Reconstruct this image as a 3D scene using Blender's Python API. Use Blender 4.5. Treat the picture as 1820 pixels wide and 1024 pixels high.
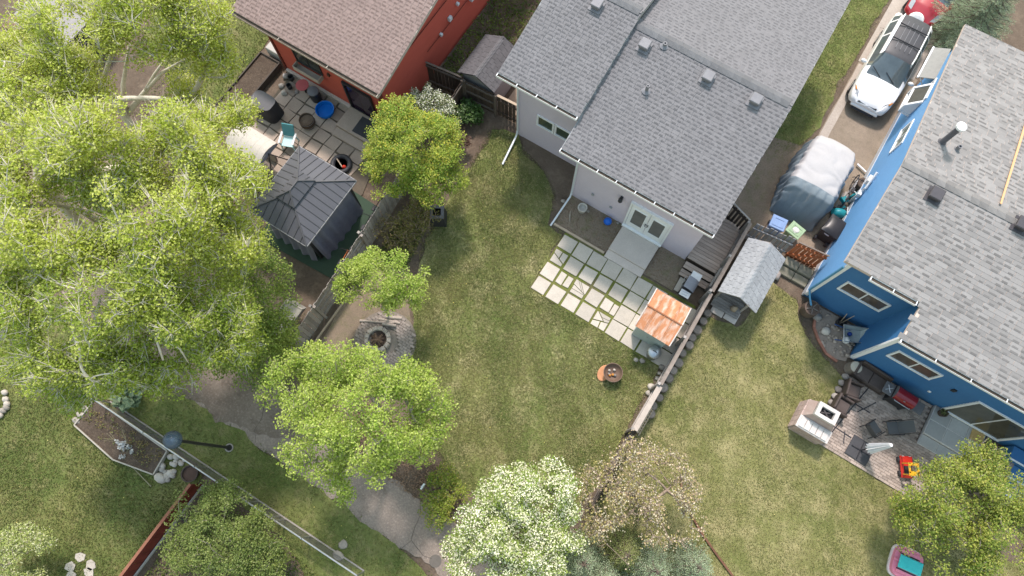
import bpy, math, random
import numpy as np
from mathutils import Matrix, Vector, noise as mnoise
from math import sin, cos, pi, radians

# ------------------------------------------------------------------ scene, camera, sky, sun
for _o in list(bpy.data.objects): bpy.data.objects.remove(_o, do_unlink=True)
SC = bpy.context.scene
COL = SC.collection
# world axes: X runs along the eaves of the houses, Y across them, origin under the drone
CAM_H, FPX, NADIR = 26.0, 1213.0, 353.0
TILT = math.atan(NADIR / FPX)
TH = radians(-32.2)
CA, SA = cos(TH), sin(TH)
def turn(x, y): return (x*CA + y*SA, -x*SA + y*CA)
cd = bpy.data.cameras.new('camera'); cam = bpy.data.objects.new('camera', cd); COL.objects.link(cam)
cd.sensor_width = 36; cd.lens = 36*FPX/1820; cd.clip_start = .1; cd.clip_end = 600
_r = Vector((*turn(1, 0), 0)); _u = Vector((*turn(0, cos(TILT)), sin(TILT))); _b = Vector((*turn(0, -sin(TILT)), cos(TILT)))
cam.matrix_world = Matrix(((_r.x, _u.x, _b.x, 0), (_r.y, _u.y, _b.y, 0), (_r.z, _u.z, _b.z, CAM_H), (0, 0, 0, 1)))
SC.camera = cam
SUN_EL, SUN_AZ = radians(56), radians(-33)
wd = bpy.data.worlds.new('World'); SC.world = wd; wd.use_nodes = True
_n = wd.node_tree.nodes; _bg = _n['Background']; _sk = _n.new('ShaderNodeTexSky')
_sk.sky_type = 'NISHITA'; _sk.sun_disc = False; _sk.sun_elevation = SUN_EL; _sk.sun_rotation = SUN_AZ % (2*pi)
_sk.air_density = 2.8; _sk.dust_density = 2.0; _sk.ozone_density = 1.0; _sk.altitude = 0
wd.node_tree.links.new(_sk.outputs[0], _bg.inputs[0]); _bg.inputs[1].default_value = .15
ld = bpy.data.lights.new('sun', 'SUN'); sun = bpy.data.objects.new('sun', ld); COL.objects.link(sun)
ld.energy = 2.4; ld.angle = radians(6); ld.color = (1, .895, .86)
_d = Vector((sin(SUN_AZ)*cos(SUN_EL), cos(SUN_AZ)*cos(SUN_EL), sin(SUN_EL)))
sun.rotation_euler = _d.to_track_quat('Z', 'Y').to_euler(); sun.location = _d*40
SC.view_settings.view_transform = 'Standard'; SC.view_settings.look = 'None'
SC.view_settings.exposure = 0.88; SC.view_settings.gamma = 1; SC.view_settings.use_curve_mapping = False

def at(px, py, h=0.0):
    """ground-plan point (X, Y) of a spot seen in the photograph, standing h metres above the ground"""
    u = (px-910)/FPX; v = (py-512)/FPX; c, s = cos(TILT), sin(TILT)
    k = (CAM_H-h)/(c+v*s)
    return turn(u*k, (s-v*c)*k)
def seen(x, y, z):
    """photo pixel of a point"""
    X = x*CA - y*SA; Y = x*SA + y*CA; c, s = cos(TILT), sin(TILT)
    d = Y*s-(z-CAM_H)*c
    return 910+FPX*X/d, 512+FPX*(-Y*c-(z-CAM_H)*s)/d

# ------------------------------------------------------------------ materials
MATS = {}
def M(name, col, col2=None, rough=.85, sc=6.0, rv=0.0, bump=.0, bsc=30.0, metal=0.0, fine=.12, spec=.3, coat=0.0, mid=.5, wid=.25, stretch=None):
    if name in MATS: return MATS[name]
    m = bpy.data.materials.new(name); m.use_nodes = True
    nt = m.node_tree; N = nt.nodes; L = nt.links; b = N['Principled BSDF']
    b.inputs['Roughness'].default_value = rough; b.inputs['Metallic'].default_value = metal
    b.inputs['Specular IOR Level'].default_value = spec; b.inputs['Coat Weight'].default_value = coat
    g = N.new('ShaderNodeNewGeometry'); pos = g.outputs['Position']
    if stretch:
        mp = N.new('ShaderNodeVectorMath'); mp.operation = 'MULTIPLY'; mp.inputs[1].default_value = stretch
        L.new(pos, mp.inputs[0]); pos = mp.outputs[0]
    def nz(scale, det=4, ro=.6):
        t = N.new('ShaderNodeTexNoise'); t.inputs['Scale'].default_value = scale; t.inputs['Detail'].default_value = det
        t.inputs['Roughness'].default_value = ro; L.new(pos, t.inputs['Vector']); return t.outputs[0]
    col2 = col2 or tuple(c*.8 for c in col)
    r = N.new('ShaderNodeMapRange'); r.inputs[1].default_value = mid-wid; r.inputs[2].default_value = mid+wid
    L.new(nz(sc, 5), r.inputs[0])
    mx = N.new('ShaderNodeMix'); mx.data_type = 'RGBA'; mx.inputs[6].default_value = (*col, 1); mx.inputs[7].default_value = (*col2, 1)
    L.new(r.outputs[0], mx.inputs[0]); out = mx.outputs[2]
    f = None
    if fine:
        f = N.new('ShaderNodeMapRange'); f.inputs[1].default_value = .25; f.inputs[2].default_value = .75
        f.inputs[3].default_value = 1-fine; f.inputs[4].default_value = 1+fine; L.new(nz(sc*9, 3), f.inputs[0])
    if rv:
        oi = N.new('ShaderNodeObjectInfo')
        a = N.new('ShaderNodeMath'); a.operation = 'MULTIPLY_ADD'; a.inputs[1].default_value = 7.31
        L.new(oi.outputs['Random'], a.inputs[0]); L.new(g.outputs['Random Per Island'], a.inputs[2])
        fr = N.new('ShaderNodeMath'); fr.operation = 'FRACT'; L.new(a.outputs[0], fr.inputs[0])
        q = N.new('ShaderNodeMapRange'); q.inputs[3].default_value = 1-rv; q.inputs[4].default_value = 1+rv; L.new(fr.outputs[0], q.inputs[0])
        if f:
            mu = N.new('ShaderNodeMath'); mu.operation = 'MULTIPLY'; L.new(f.outputs[0], mu.inputs[0]); L.new(q.outputs[0], mu.inputs[1]); f = mu
        else: f = q
    if f:
        vm = N.new('ShaderNodeVectorMath'); vm.operation = 'SCALE'; L.new(out, vm.inputs[0]); L.new(f.outputs[0], vm.inputs['Scale']); out = vm.outputs[0]
    L.new(out, b.inputs['Base Color'])
    if bump:
        bp = N.new('ShaderNodeBump'); bp.inputs['Strength'].default_value = bump; bp.inputs['Distance'].default_value = .02
        L.new(nz(bsc, 4), bp.inputs['Height']); L.new(bp.outputs[0], b.inputs['Normal'])
    MATS[name] = m; return m

def glass(name, col=(.03, .035, .035), rough=.04):
    if name in MATS: return MATS[name]
    m = M(name, col, tuple(c*1.8 for c in col), rough=rough, sc=1.5, fine=0, spec=.6); return m

def leafmat(name, c1, c2, c3=None, trans=.35, sc=1.1):
    """c1..c2 vary from clump to clump, c3 sprinkles single leaves"""
    if name in MATS: return MATS[name]
    m = bpy.data.materials.new(name); m.use_nodes = True
    nt = m.node_tree; N = nt.nodes; L = nt.links; N.remove(N['Principled BSDF'])
    g = N.new('ShaderNodeNewGeometry')
    t = N.new('ShaderNodeTexNoise'); t.inputs['Scale'].default_value = sc; t.inputs['Detail'].default_value = 3; L.new(g.outputs['Position'], t.inputs['Vector'])
    r = N.new('ShaderNodeMapRange'); r.inputs[1].default_value = .33; r.inputs[2].default_value = .67; L.new(t.outputs[0], r.inputs[0])
    mx = N.new('ShaderNodeMix'); mx.data_type = 'RGBA'; mx.inputs[6].default_value = (*c1, 1); mx.inputs[7].default_value = (*c2, 1); L.new(r.outputs[0], mx.inputs[0])
    out = mx.outputs[2]
    isl = g.outputs['Random Per Island']
    if c3:
        k = N.new('ShaderNodeMapRange'); k.inputs[1].default_value = .68; k.inputs[2].default_value = .74; L.new(isl, k.inputs[0])
        m2 = N.new('ShaderNodeMix'); m2.data_type = 'RGBA'; m2.inputs[7].default_value = (*c3, 1); L.new(out, m2.inputs[6]); L.new(k.outputs[0], m2.inputs[0]); out = m2.outputs[2]
    fm = N.new('ShaderNodeMath'); fm.operation = 'MULTIPLY'; fm.inputs[1].default_value = 17.7; L.new(isl, fm.inputs[0])
    ff = N.new('ShaderNodeMath'); ff.operation = 'FRACT'; L.new(fm.outputs[0], ff.inputs[0])
    q = N.new('ShaderNodeMapRange'); q.inputs[3].default_value = .7; q.inputs[4].default_value = 1.3; L.new(ff.outputs[0], q.inputs[0])
    vm = N.new('ShaderNodeVectorMath'); vm.operation = 'SCALE'; L.new(out, vm.inputs[0]); L.new(q.outputs[0], vm.inputs['Scale'])
    d = N.new('ShaderNodeBsdfDiffuse'); tr = N.new('ShaderNodeBsdfTranslucent'); gl = N.new('ShaderNodeBsdfGlossy'); gl.inputs['Roughness'].default_value = .5
    ms = N.new('ShaderNodeMixShader'); ms.inputs[0].default_value = trans
    L.new(vm.outputs[0], d.inputs[0]); L.new(vm.outputs[0], tr.inputs[0]); L.new(d.outputs[0], ms.inputs[1]); L.new(tr.outputs[0], ms.inputs[2])
    mg = N.new('ShaderNodeMixShader'); mg.inputs[0].default_value = .025; L.new(ms.outputs[0], mg.inputs[1]); L.new(gl.outputs[0], mg.inputs[2])
    L.new(mg.outputs[0], N['Material Output'].inputs[0]); MATS[name] = m; return m

def groundmat(name, cols, scales=(.35, 1.6, 9, 60), bump=.5, fine=.3, bias=0.0):
    """three tones mixed by broad, middling and fine noise"""
    if name in MATS: return MATS[name]
    m = bpy.data.materials.new(name); m.use_nodes = True
    nt = m.node_tree; N = nt.nodes; L = nt.links; b = N['Principled BSDF']; b.inputs['Roughness'].default_value = .95; b.inputs['Specular IOR Level'].default_value = .1
    g = N.new('ShaderNodeNewGeometry'); ns = []
    for i, s in enumerate(scales):
        t = N.new('ShaderNodeTexNoise'); t.inputs['Scale'].default_value = s; t.inputs['Detail'].default_value = 5; t.inputs['Roughness'].default_value = .65
        L.new(g.outputs['Position'], t.inputs['Vector']); ns.append(t.outputs[0])
    def mix(f, lo, hi, a, c):
        r = N.new('ShaderNodeMapRange'); r.inputs[1].default_value = lo; r.inputs[2].default_value = hi; L.new(f, r.inputs[0])
        x = N.new('ShaderNodeMix'); x.data_type = 'RGBA'; L.new(r.outputs[0], x.inputs[0])
        for k, v in ((6, a), (7, c)):
            if isinstance(v, tuple): x.inputs[k].default_value = (*v, 1)
            else: L.new(v, x.inputs[k])
        return x.outputs[2]
    o = mix(ns[0], .4+bias, .62+bias, cols[0], cols[1])
    o = mix(ns[1], .5+bias, .72+bias, o, cols[2])
    if len(cols) > 3: o = mix(ns[2], .56, .72, o, cols[3])
    f = N.new('ShaderNodeMapRange'); f.inputs[1].default_value = .25; f.inputs[2].default_value = .75; f.inputs[3].default_value = 1-fine; f.inputs[4].default_value = 1+fine; L.new(ns[3], f.inputs[0])
    f2 = N.new('ShaderNodeMapRange'); f2.inputs[1].default_value = .25; f2.inputs[2].default_value = .75; f2.inputs[3].default_value = 1-fine*.7; f2.inputs[4].default_value = 1+fine*.7; L.new(ns[2], f2.inputs[0])
    mu = N.new('ShaderNodeMath'); mu.operation = 'MULTIPLY'; L.new(f.outputs[0], mu.inputs[0]); L.new(f2.outputs[0], mu.inputs[1])
    vm = N.new('ShaderNodeVectorMath'); vm.operation = 'SCALE'; L.new(o, vm.inputs[0]); L.new(mu.outputs[0], vm.inputs['Scale']); L.new(vm.outputs[0], b.inputs['Base Color'])
    bp = N.new('ShaderNodeBump'); bp.inputs['Strength'].default_value = bump; bp.inputs['Distance'].default_value = .03; L.new(ns[3], bp.inputs['Height']); L.new(bp.outputs[0], b.inputs['Normal'])
    MATS[name] = m; return m

# ------------------------------------------------------------------ mesh building
class MB:
    """collects boxes, prisms, tubes, lathes; .to() links them as one mesh object"""
    def __init__(s): s.v = []; s.f = []
    def add(s, v, f):
        n = len(s.v); s.v += [tuple(p) for p in v]; s.f += [tuple(i+n for i in q) for q in f]; return s
    def box(s, x, y, z, sx, sy, sz, rz=0.0, rx=0.0, ry=0.0, bev=0.0):
        """centre x,y ; bottom z ; full sizes"""
        hx, hy, hz = sx/2, sy/2, sz/2
        if bev:
            b = min(bev, hx*.9, hy*.9, hz*.9); P = []
            for zz, k in ((-hz, 1), (-hz+b, 0), (hz-b, 0), (hz, 1)):
                i = b if k else 0
                P += [(-hx+i, -hy+i, zz), (hx-i, -hy+i, zz), (hx-i, hy-i, zz), (-hx+i, hy-i, zz)]
            F = [(3, 2, 1, 0), (12, 13, 14, 15)]
            for r in range(3):
                for i in range(4): j = (i+1) % 4; F.append((r*4+i, r*4+j, r*4+4+j, r*4+4+i))
        else:
            P = [(i, j, k) for k in (-hz, hz) for i, j in ((-hx, -hy), (hx, -hy), (hx, hy), (-hx, hy))]
            F = [(3, 2, 1, 0), (4, 5, 6, 7), (0, 1, 5, 4), (1, 2, 6, 5), (2, 3, 7, 6), (3, 0, 4, 7)]
        R = Matrix.Rotation(rz, 3, 'Z') @ Matrix.Rotation(ry, 3, 'Y') @ Matrix.Rotation(rx, 3, 'X'); c = Vector((x, y, z+hz))
        return s.add([R @ Vector(p) + c for p in P], F)
    def bar(s, p, q, w, h=None):
        """square bar from p to q"""
        return s.tube([p, q], [w*.7071]*2, 4, flat=h/w if h else None)
    def prism(s, poly, z0, z1):
        n = len(poly); V = [(x, y, z0) for x, y in poly] + [(x, y, z1) for x, y in poly]
        return s.add(V, [tuple(range(n-1, -1, -1)), tuple(range(n, 2*n))] + [(i, (i+1) % n, n+(i+1) % n, n+i) for i in range(n)])
    def poly3(s, pts, th=0.0, d=(0, 0, -1)):
        """flat polygon in space, with thickness th along d"""
        n = len(pts)
        if not th: return s.add(pts, [tuple(range(n))])
        V = list(pts) + [tuple(p[i]+d[i]*th for i in range(3)) for p in pts]
        return s.add(V, [tuple(range(n)), tuple(range(2*n-1, n-1, -1))] + [(i, n+i, n+(i+1) % n, (i+1) % n) for i in range(n)])
    def tube(s, pts, rad, n=6, flat=None, cap=True):
        pts = [Vector(p) for p in pts]; V = []; F = []
        if not isinstance(rad, (list, tuple)): rad = [rad]*len(pts)
        up = Vector((0, 0, 1)); a0 = None
        for i, p in enumerate(pts):
            t = (pts[min(i+1, len(pts)-1)]-pts[max(i-1, 0)]).normalized()
            if a0 is None: a0 = t.cross(up) if abs(t.z) < .95 else t.cross(Vector((0, 1, 0)))
            a = (a0 - t*a0.dot(t)).normalized(); b = t.cross(a); a0 = a
            for k in range(n):
                w = 2*pi*(k+.5)/n; V.append(p + a*cos(w)*rad[i] + b*sin(w)*rad[i]*(flat or 1))
        for i in range(len(pts)-1):
            for k in range(n): j = (k+1) % n; F.append((i*n+k, i*n+j, i*n+n+j, i*n+n+k))
        if cap: F += [tuple(range(n-1, -1, -1)), tuple(range(len(V)-n, len(V)))]
        return s.add(V, F)
    def lathe(s, prof, x=0, y=0, z=0, n=16, sx=1, sy=1, rz=0, cap=True):
        V = []; F = []; m = len(prof)
        for k in range(n):
            w = 2*pi*k/n+rz
            for r, h in prof: V.append((x+r*cos(w)*sx, y+r*sin(w)*sy, z+h))
        for k in range(n):
            j = (k+1) % n
            for i in range(m-1): F.append((k*m+i, j*m+i, j*m+i+1, k*m+i+1))
        if cap and prof[0][0] > 1e-6: F.append(tuple(k*m for k in range(n-1, -1, -1)))
        if cap and prof[-1][0] > 1e-6: F.append(tuple(k*m+m-1 for k in range(n)))
        return s.add(V, F)
    def blob(s, x, y, z, rx, ry, rz_, seed=0, rough=.18, nu=9, nv=6):
        """lumpy stone"""
        V = []; F = []
        for i in range(nv+1):
            ph = pi*i/nv
            for k in range(nu):
                w = 2*pi*k/nu; d = Vector((sin(ph)*cos(w), sin(ph)*sin(w), cos(ph)))
                r = 1+rough*mnoise.noise(d*1.6+Vector((seed*3.1, seed*1.7, 0)))*1.6
                V.append((x+d.x*rx*r, y+d.y*ry*r, z+d.z*rz_*r))
        for i in range(nv):
            for k in range(nu): j = (k+1) % nu; F.append((i*nu+k, (i+1)*nu+k, (i+1)*nu+j, i*nu+j))
        return s.add(V, F)
    def grid(s, fn, nu, nv, closed=False):
        V = [fn(i/nu, j/nv) for i in range(nu+1) for j in range(nv+1)]; w = nv+1
        return s.add(V, [(i*w+j, (i+1)*w+j, (i+1)*w+j+1, i*w+j+1) for i in range(nu) for j in range(nv)])
    def mesh(s, name):
        me = bpy.data.meshes.new(name); me.from_pydata(s.v, [], s.f); return me
    def to(s, name, mat, parent=None, smooth=False, world=True):
        """vertices are world coordinates when world is set, else in the parent's frame"""
        if parent is not None and world:
            inv = wmat(parent).inverted(); s.v = [tuple(inv @ Vector(p)) for p in s.v]
        return link(name, s.mesh(name), mat, parent, smooth)

def wmat(o):
    m = o.matrix_basis.copy()
    while o.parent is not None: o = o.parent; m = o.matrix_basis @ m
    return m
def link(name, me, mat=None, parent=None, smooth=False):
    if smooth is not False and len(me.polygons):
        me.polygons.foreach_set('use_smooth', [True]*len(me.polygons))
        if smooth is not True: me.set_sharp_from_angle(angle=radians(smooth))
    if mat is not None and not me.materials: me.materials.append(mat)
    o = bpy.data.objects.new(name, me); COL.objects.link(o)
    if parent is not None: o.parent = parent
    return o
def piece(name, me, parent, loc, rot=None, scale=None):
    """one more object on shared mesh data; loc/rot in the parent's frame"""
    o = bpy.data.objects.new(name, me); COL.objects.link(o); o.parent = parent; o.location = loc
    if rot is not None:
        if isinstance(rot, (int, float)): o.rotation_euler = (0, 0, rot)
        else: o.rotation_euler = rot
    if scale is not None: o.scale = scale
    return o
def tag(o, label, cat, group=None):
    o['label'] = label; o['category'] = cat
    if group: o['group'] = group
    return o
def thing(name, label, cat, loc=(0, 0, 0), rz=0.0, group=None):
    o = bpy.data.objects.new(name, None); COL.objects.link(o); o.empty_display_size = .2
    o.location = loc if len(loc) == 3 else (*loc, 0); o.rotation_euler = (0, 0, rz)
    return tag(o, label, cat, group)
def struct(name, mb, mat, parent=None, smooth=False):
    o = mb.to(name, mat, parent, smooth)
    if parent is None: o['kind'] = 'structure'
    return o
def stuff(o): o['kind'] = 'stuff'; return o
RND = random.Random(11)
def U(a, b): return RND.uniform(a, b)
def wig(pts, step=.5, amp=.08, seed=0, closed=True):
    """polygon with an uneven outline"""
    out = []; n = len(pts)
    for i in range(n if closed else n-1):
        a = Vector(pts[i]); b = Vector(pts[(i+1) % n]); k = max(1, int((b-a).length/step))
        nr = Vector((-(b-a).y, (b-a).x)).normalized()
        for j in range(k):
            p = a.lerp(b, j/k); d = mnoise.noise(Vector((p.x*1.1+seed, p.y*1.1, seed*.7)))+.5*mnoise.noise(Vector((p.x*3.7, p.y*3.7+seed, 3)))
            out.append(tuple(p+nr*d*amp))
    if not closed: out.append(tuple(pts[-1]))
    return out
def sheet(name, poly, z, mat, amp=.1, step=.4, seed=1):
    """flat piece of ground with real (triangulated) outline"""
    from mathutils.geometry import tessellate_polygon
    pts = wig(poly, step, amp, seed) if amp else poly
    tri = [t if (pts[t[1]][0]-pts[t[0]][0])*(pts[t[2]][1]-pts[t[0]][1])-(pts[t[1]][1]-pts[t[0]][1])*(pts[t[2]][0]-pts[t[0]][0]) > 0 else t[::-1] for t in tessellate_polygon([[Vector((x, y, 0)) for x, y in pts]])]
    me = bpy.data.meshes.new(name); me.from_pydata([(x, y, z) for x, y in pts], [], tri)
    o = link(name, me, mat); o['kind'] = 'structure'; return o
def inside(poly, x, y):
    """numpy point in polygon"""
    c = np.zeros(len(x), bool); n = len(poly)
    for i in range(n):
        x0, y0 = poly[i]; x1, y1 = poly[i-1]
        m = ((y0 > y) != (y1 > y)) & (x < (x1-x0)*(y-y0)/(y1-y0+1e-12)+x0); c ^= m
    return c
def npmesh(name, V, F4):
    """mesh straight from arrays: V (n,3), F (m,k) equal-sided faces"""
    V = np.asarray(V, np.float32); F4 = np.asarray(F4, np.int32); k = F4.shape[1]
    me = bpy.data.meshes.new(name); me.vertices.add(len(V)); me.vertices.foreach_set('co', V.ravel())
    me.loops.add(F4.size); me.loops.foreach_set('vertex_index', F4.ravel())
    me.polygons.add(len(F4)); me.polygons.foreach_set('loop_start', np.arange(0, F4.size, k, dtype=np.int32))
    me.polygons.foreach_set('loop_total', np.full(len(F4), k, np.int32)); me.update(calc_edges=True); me.validate(); me.shade_flat(); return me
# ------------------------------------------------------------------ palette
GRASS = groundmat('grass_mat', ((.118, .152, .044), (.205, .215, .078), (.33, .295, .155), (.29, .27, .13)), (.3, 1.1, 5, 60), bump=.8, fine=.25, bias=-.03)
GRASSR = groundmat('grass_right_mat', ((.135, .15, .048), (.195, .193, .073), (.295, .262, .128), (.26, .235, .11)), (.28, 1.2, 5, 60), bump=.8, fine=.25, bias=-.07)
GRASSB = groundmat('grass_back_mat', ((.105, .135, .04), (.175, .185, .065), (.235, .215, .10), (.14, .16, .05)), (.4, 1.9, 7, 70), bump=.8, fine=.3)
BLADE = leafmat('blade_mat', (.12, .165, .046), (.26, .255, .10), (.35, .31, .158), trans=.35, sc=.7)
SOIL = groundmat('soil_mat', ((.13, .098, .074), (.175, .135, .102), (.22, .17, .125), (.11, .08, .06)), (.5, 2.2, 14, 80), bump=1, fine=.35)
MULCH = groundmat('mulch_mat', ((.225, .178, .132), (.275, .215, .16), (.185, .17, .095), (.155, .122, .09)), (.7, 2.6, 16, 90), bump=1, fine=.4)
DIRT = groundmat('driveway_dirt_mat', ((.24, .195, .15), (.30, .245, .19), (.21, .175, .13), (.17, .135, .10)), (.5, 1.8, 12, 70), bump=.7, fine=.25)
CONC = M('concrete_mat', (.56, .49, .435), (.48, .42, .375), sc=2.5, rv=.07, bump=.15, fine=.1)
PAVE = M('paver_mat', (.49, .44, .375), (.40, .36, .305), sc=2.2, rv=.1, bump=.15, fine=.12)
ASPH = groundmat('asphalt_mat', ((.25, .205, .172), (.305, .25, .212), (.185, .15, .124), (.33, .275, .235)), (.35, 1.3, 14, 90), bump=.9, fine=.3)
WHITE = M('white_paint', (.78, .79, .80), (.72, .73, .75), rough=.45, sc=3, fine=.04)
BLACK = M('black_metal', (.022, .022, .025), (.035, .035, .04), rough=.4, sc=5, fine=.1)
BLACKP = M('black_plastic', (.028, .028, .032), (.04, .04, .045), rough=.55, sc=4, fine=.1)
STEEL = M('galvanised_steel', (.50, .51, .52), (.40, .41, .42), rough=.35, metal=.8, sc=5)
WOODG = M('weathered_wood', (.34, .312, .29), (.235, .212, .195), sc=4, rv=.25, fine=.25, bump=.2)
WOODD = M('dark_fence_wood', (.085, .062, .048), (.055, .04, .032), sc=5, rv=.3, fine=.25)
WOODB = M('brown_deck_wood', (.41, .325, .27), (.32, .25, .205), sc=5, rv=.14, fine=.2, stretch=(.5, 3, 1))
WOODT = M('tan_wood', (.46, .37, .28), (.38, .30, .22), sc=5, rv=.1, fine=.15)
ORANGE = M('orange_stain', (.46, .155, .065), (.36, .115, .048), sc=5, rv=.2, fine=.2)
STONE = M('river_stone', (.40, .36, .31), (.28, .255, .225), sc=7, rv=.25, bump=.3, fine=.15)
STONEG = M('grey_stone', (.30, .27, .25), (.22, .20, .18), sc=7, rv=.25, bump=.3, fine=.2)
BARK = M('grey_bark', (.33, .29, .24), (.22, .19, .15), sc=9, fine=.2, bump=.4)
BARKP = M('poplar_bark', (.62, .58, .49), (.46, .43, .36), sc=7, fine=.2)
GUTIN = M('dark_gutter_inside', (.05, .04, .033), (.09, .07, .05), sc=12, fine=.3)

# ------------------------------------------------------------------ ground
sheet('ground', [(-160, -160), (160, -160), (160, 160), (-160, 160)], -.03, SOIL, amp=0)
LAWN_C = [(-8.5, 11.9), (-7.5, 12.2), (-6.8, 11.75), (-5.4, 11.3), (-4.7, 10.8), (-4.25, 9.45), (-3.5, 9.4), (-3.42, 6.78), (2.5, 6.75), (2.6, 2.0), (2.4, .3), (.5, -.9), (-1.4, -1.0), (-3.0, -.5), (-4.6, .2), (-5.9, 1.2), (-6.1, 2.6), (-6.6, 3.3), (-7.4, 4.6), (-8.1, 6.3), (-8.3, 9.5)]
LAWN_R = [(2.85, 9.5), (4.3, 9.7), (4.5, 12.1), (5.75, 12.0), (6.2, 11.3), (6.9, 10.8), (7.9, 10.5), (8.55, 10.1), (8.5, 9.0), (8.8, 7.5), (12, 7.35), (14.2, 7.3), (22, 7), (24, -3), (8, -6), (2.9, -2)]
LAWN_P = [(-20, -3.5), (-14, -3.72), (-9.5, -3.78), (-6.6, -3.8), (-4, -3.85), (-2, -3.95), (3, -4.5), (3, -7.5), (-3, -7.2), (-6, -5.9), (-9.5, -5.55), (-14.8, -5.45), (-20, -5.2)]
LAWN_B = [(-9.85, -5.75), (-9.85, -15), (-27, -17), (-27, -5.4), (-15.1, -5.5)]
LAWN_D = [(1.3, 17.6), (2.4, 17.2), (3.1, 18.4), (3.2, 34), (1.3, 34)]
LAWN_L = [(-26, 13), (-19.8, 12), (-19.15, 9.6), (-19.05, 6.5), (-20.5, 5.9), (-24, 7.6)]
for nm, pl, mt, sd in (('lawn', LAWN_C, GRASS, 1), ('lawn', LAWN_R, GRASSR, 2), ('park_grass', LAWN_P, GRASSB, 3), ('lawn', LAWN_B, GRASSB, 4), ('verge', LAWN_D, GRASSB, 5), ('lawn', LAWN_L, GRASSB, 6)):
    sheet(nm, pl, .010 if nm == 'park_grass' else 0, mt, amp=.2, step=.25, seed=sd)
sheet('mulch_bed', [(-4.15, 11.15), (1.25, 11.15), (1.4, 9.7), (-4.15, 9.66)], .005, MULCH, amp=.03, seed=7)
sheet('soil_bed', [(-7.3, 12.35), (-4.1, 12.35), (-4.1, 10.9), (-4.75, 10.7), (-5.6, 11.4), (-6.9, 11.8)], .006, SOIL, amp=.14, seed=8)
FIREZ = [(-9.3, 4.2), (-7.7, 4.3), (-6.9, 3.4), (-6.05, 2.6), (-5.95, 1.3), (-6.6, -.1), (-9.2, -.3)]
sheet('fire_pit_yard', FIREZ, .004, MULCH, amp=.12, seed=9)
sheet('path', [(-19, -2.0), (-15, -2.15), (-11, -2.1), (-7, -1.95), (-3, -2.1), (.2, -2.35), (3.5, -2.9), (7, -4.5), (6, -6.2), (2.5, -4.7), (-.5, -4.05), (-3, -3.92), (-7, -3.85), (-11, -3.75), (-15, -3.8), (-19, -3.6)], .008, ASPH, amp=.28, step=.18, seed=10)
sheet('dirt_patch', [(-19, -1.7), (-14, -1.8), (-10.5, -1.7), (-8.6, -2.0), (-7.6, -2.7), (-8.4, -3.3), (-9.6, -3.7), (-12, -3.85), (-15, -3.9), (-19, -3.7)], .0125, groundmat('trodden_dirt', ((.185, .148, .12), (.235, .19, .155), (.15, .118, .094), (.26, .21, .175)), (.5, 1.8, 12, 80), bump=1, fine=.3), amp=.35, step=.15, seed=31)
sheet('manhole_patch', [(-.95+.22*cos(i*pi/8), -3.6+.22*sin(i*pi/8)) for i in range(16)], .012, M('patch_mat', (.13, .115, .10)), amp=0)
sheet('driveway', [(3.35, 13.55), (5.9, 13.55), (5.9, 23.8), (3.35, 23.4)], .006, DIRT, amp=.05, seed=11)
sheet('driveway_slab', [(3.3, 23.3), (5.75, 23.7), (5.75, 34), (3.3, 34)], .012, M('driveway_concrete', (.40, .345, .295), (.33, .285, .245), sc=1.5, fine=.14), amp=0)
sheet('driveway_slab', [(3.4, 18.8), (3.75, 18.8), (3.72, 23.2), (3.38, 23.2)], .010, M('driveway_concrete', (.4, .345, .295)), amp=.02, seed=12)
sheet('side_yard', [(1.2, 13.5), (3.3, 13.6), (3.3, 18.3), (1.25, 17.8)], .003, MULCH, amp=.05, seed=13)
sheet('side_path', [(-8.7, 13.0), (-7.6, 13.0), (-7.6, 30), (-8.7, 30)], .008, M('tan_concrete', (.40, .31, .235), (.33, .26, .20), sc=2, fine=.12), amp=.02, seed=14)
sheet('gravel_yard', [(-24, 3.5), (-19, 2.0), (-14.5, 2.2), (-10.3, 1.0), (-9.9, -1.4), (-14, -1.9), (-24, -1.8)], .003, MULCH, amp=.3, seed=15)
# cracks: thin dark strips let into the path and the driveway
CR = M('crack_mat', (.07, .06, .05))
for pts in ([(-2.6, -2.2), (-2.3, -2.6), (-2.2, -3.1), (-2.05, -3.5), (-2.2, -3.9)], [(-9.6, -2.3), (-9.3, -2.9), (-9.25, -3.4), (-8.9, -3.75)], [(-2.05, -3.5), (-1.4, -3.7), (-1.1, -3.6)], [(3.75, 23.0), (4.3, 22.4), (4.9, 22.2), (5.7, 22.3)], [(3.4, 25.4), (4.2, 25.6), (5.6, 25.5)]):
    q = wig(pts, .12, .05, len(pts), closed=False); mb = MB()
    for a, b in zip(q[:-1], q[1:]):
        d = Vector((b[0]-a[0], b[1]-a[1])); n = Vector((-d.y, d.x)).normalized()*U(.004, .009)
        mb.poly3([(a[0]-n.x, a[1]-n.y, .0165), (b[0]-n.x, b[1]-n.y, .0165), (b[0]+n.x, b[1]+n.y, .0165), (a[0]+n.x, a[1]+n.y, .0165)])
    struct('crack', mb, CR)

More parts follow.
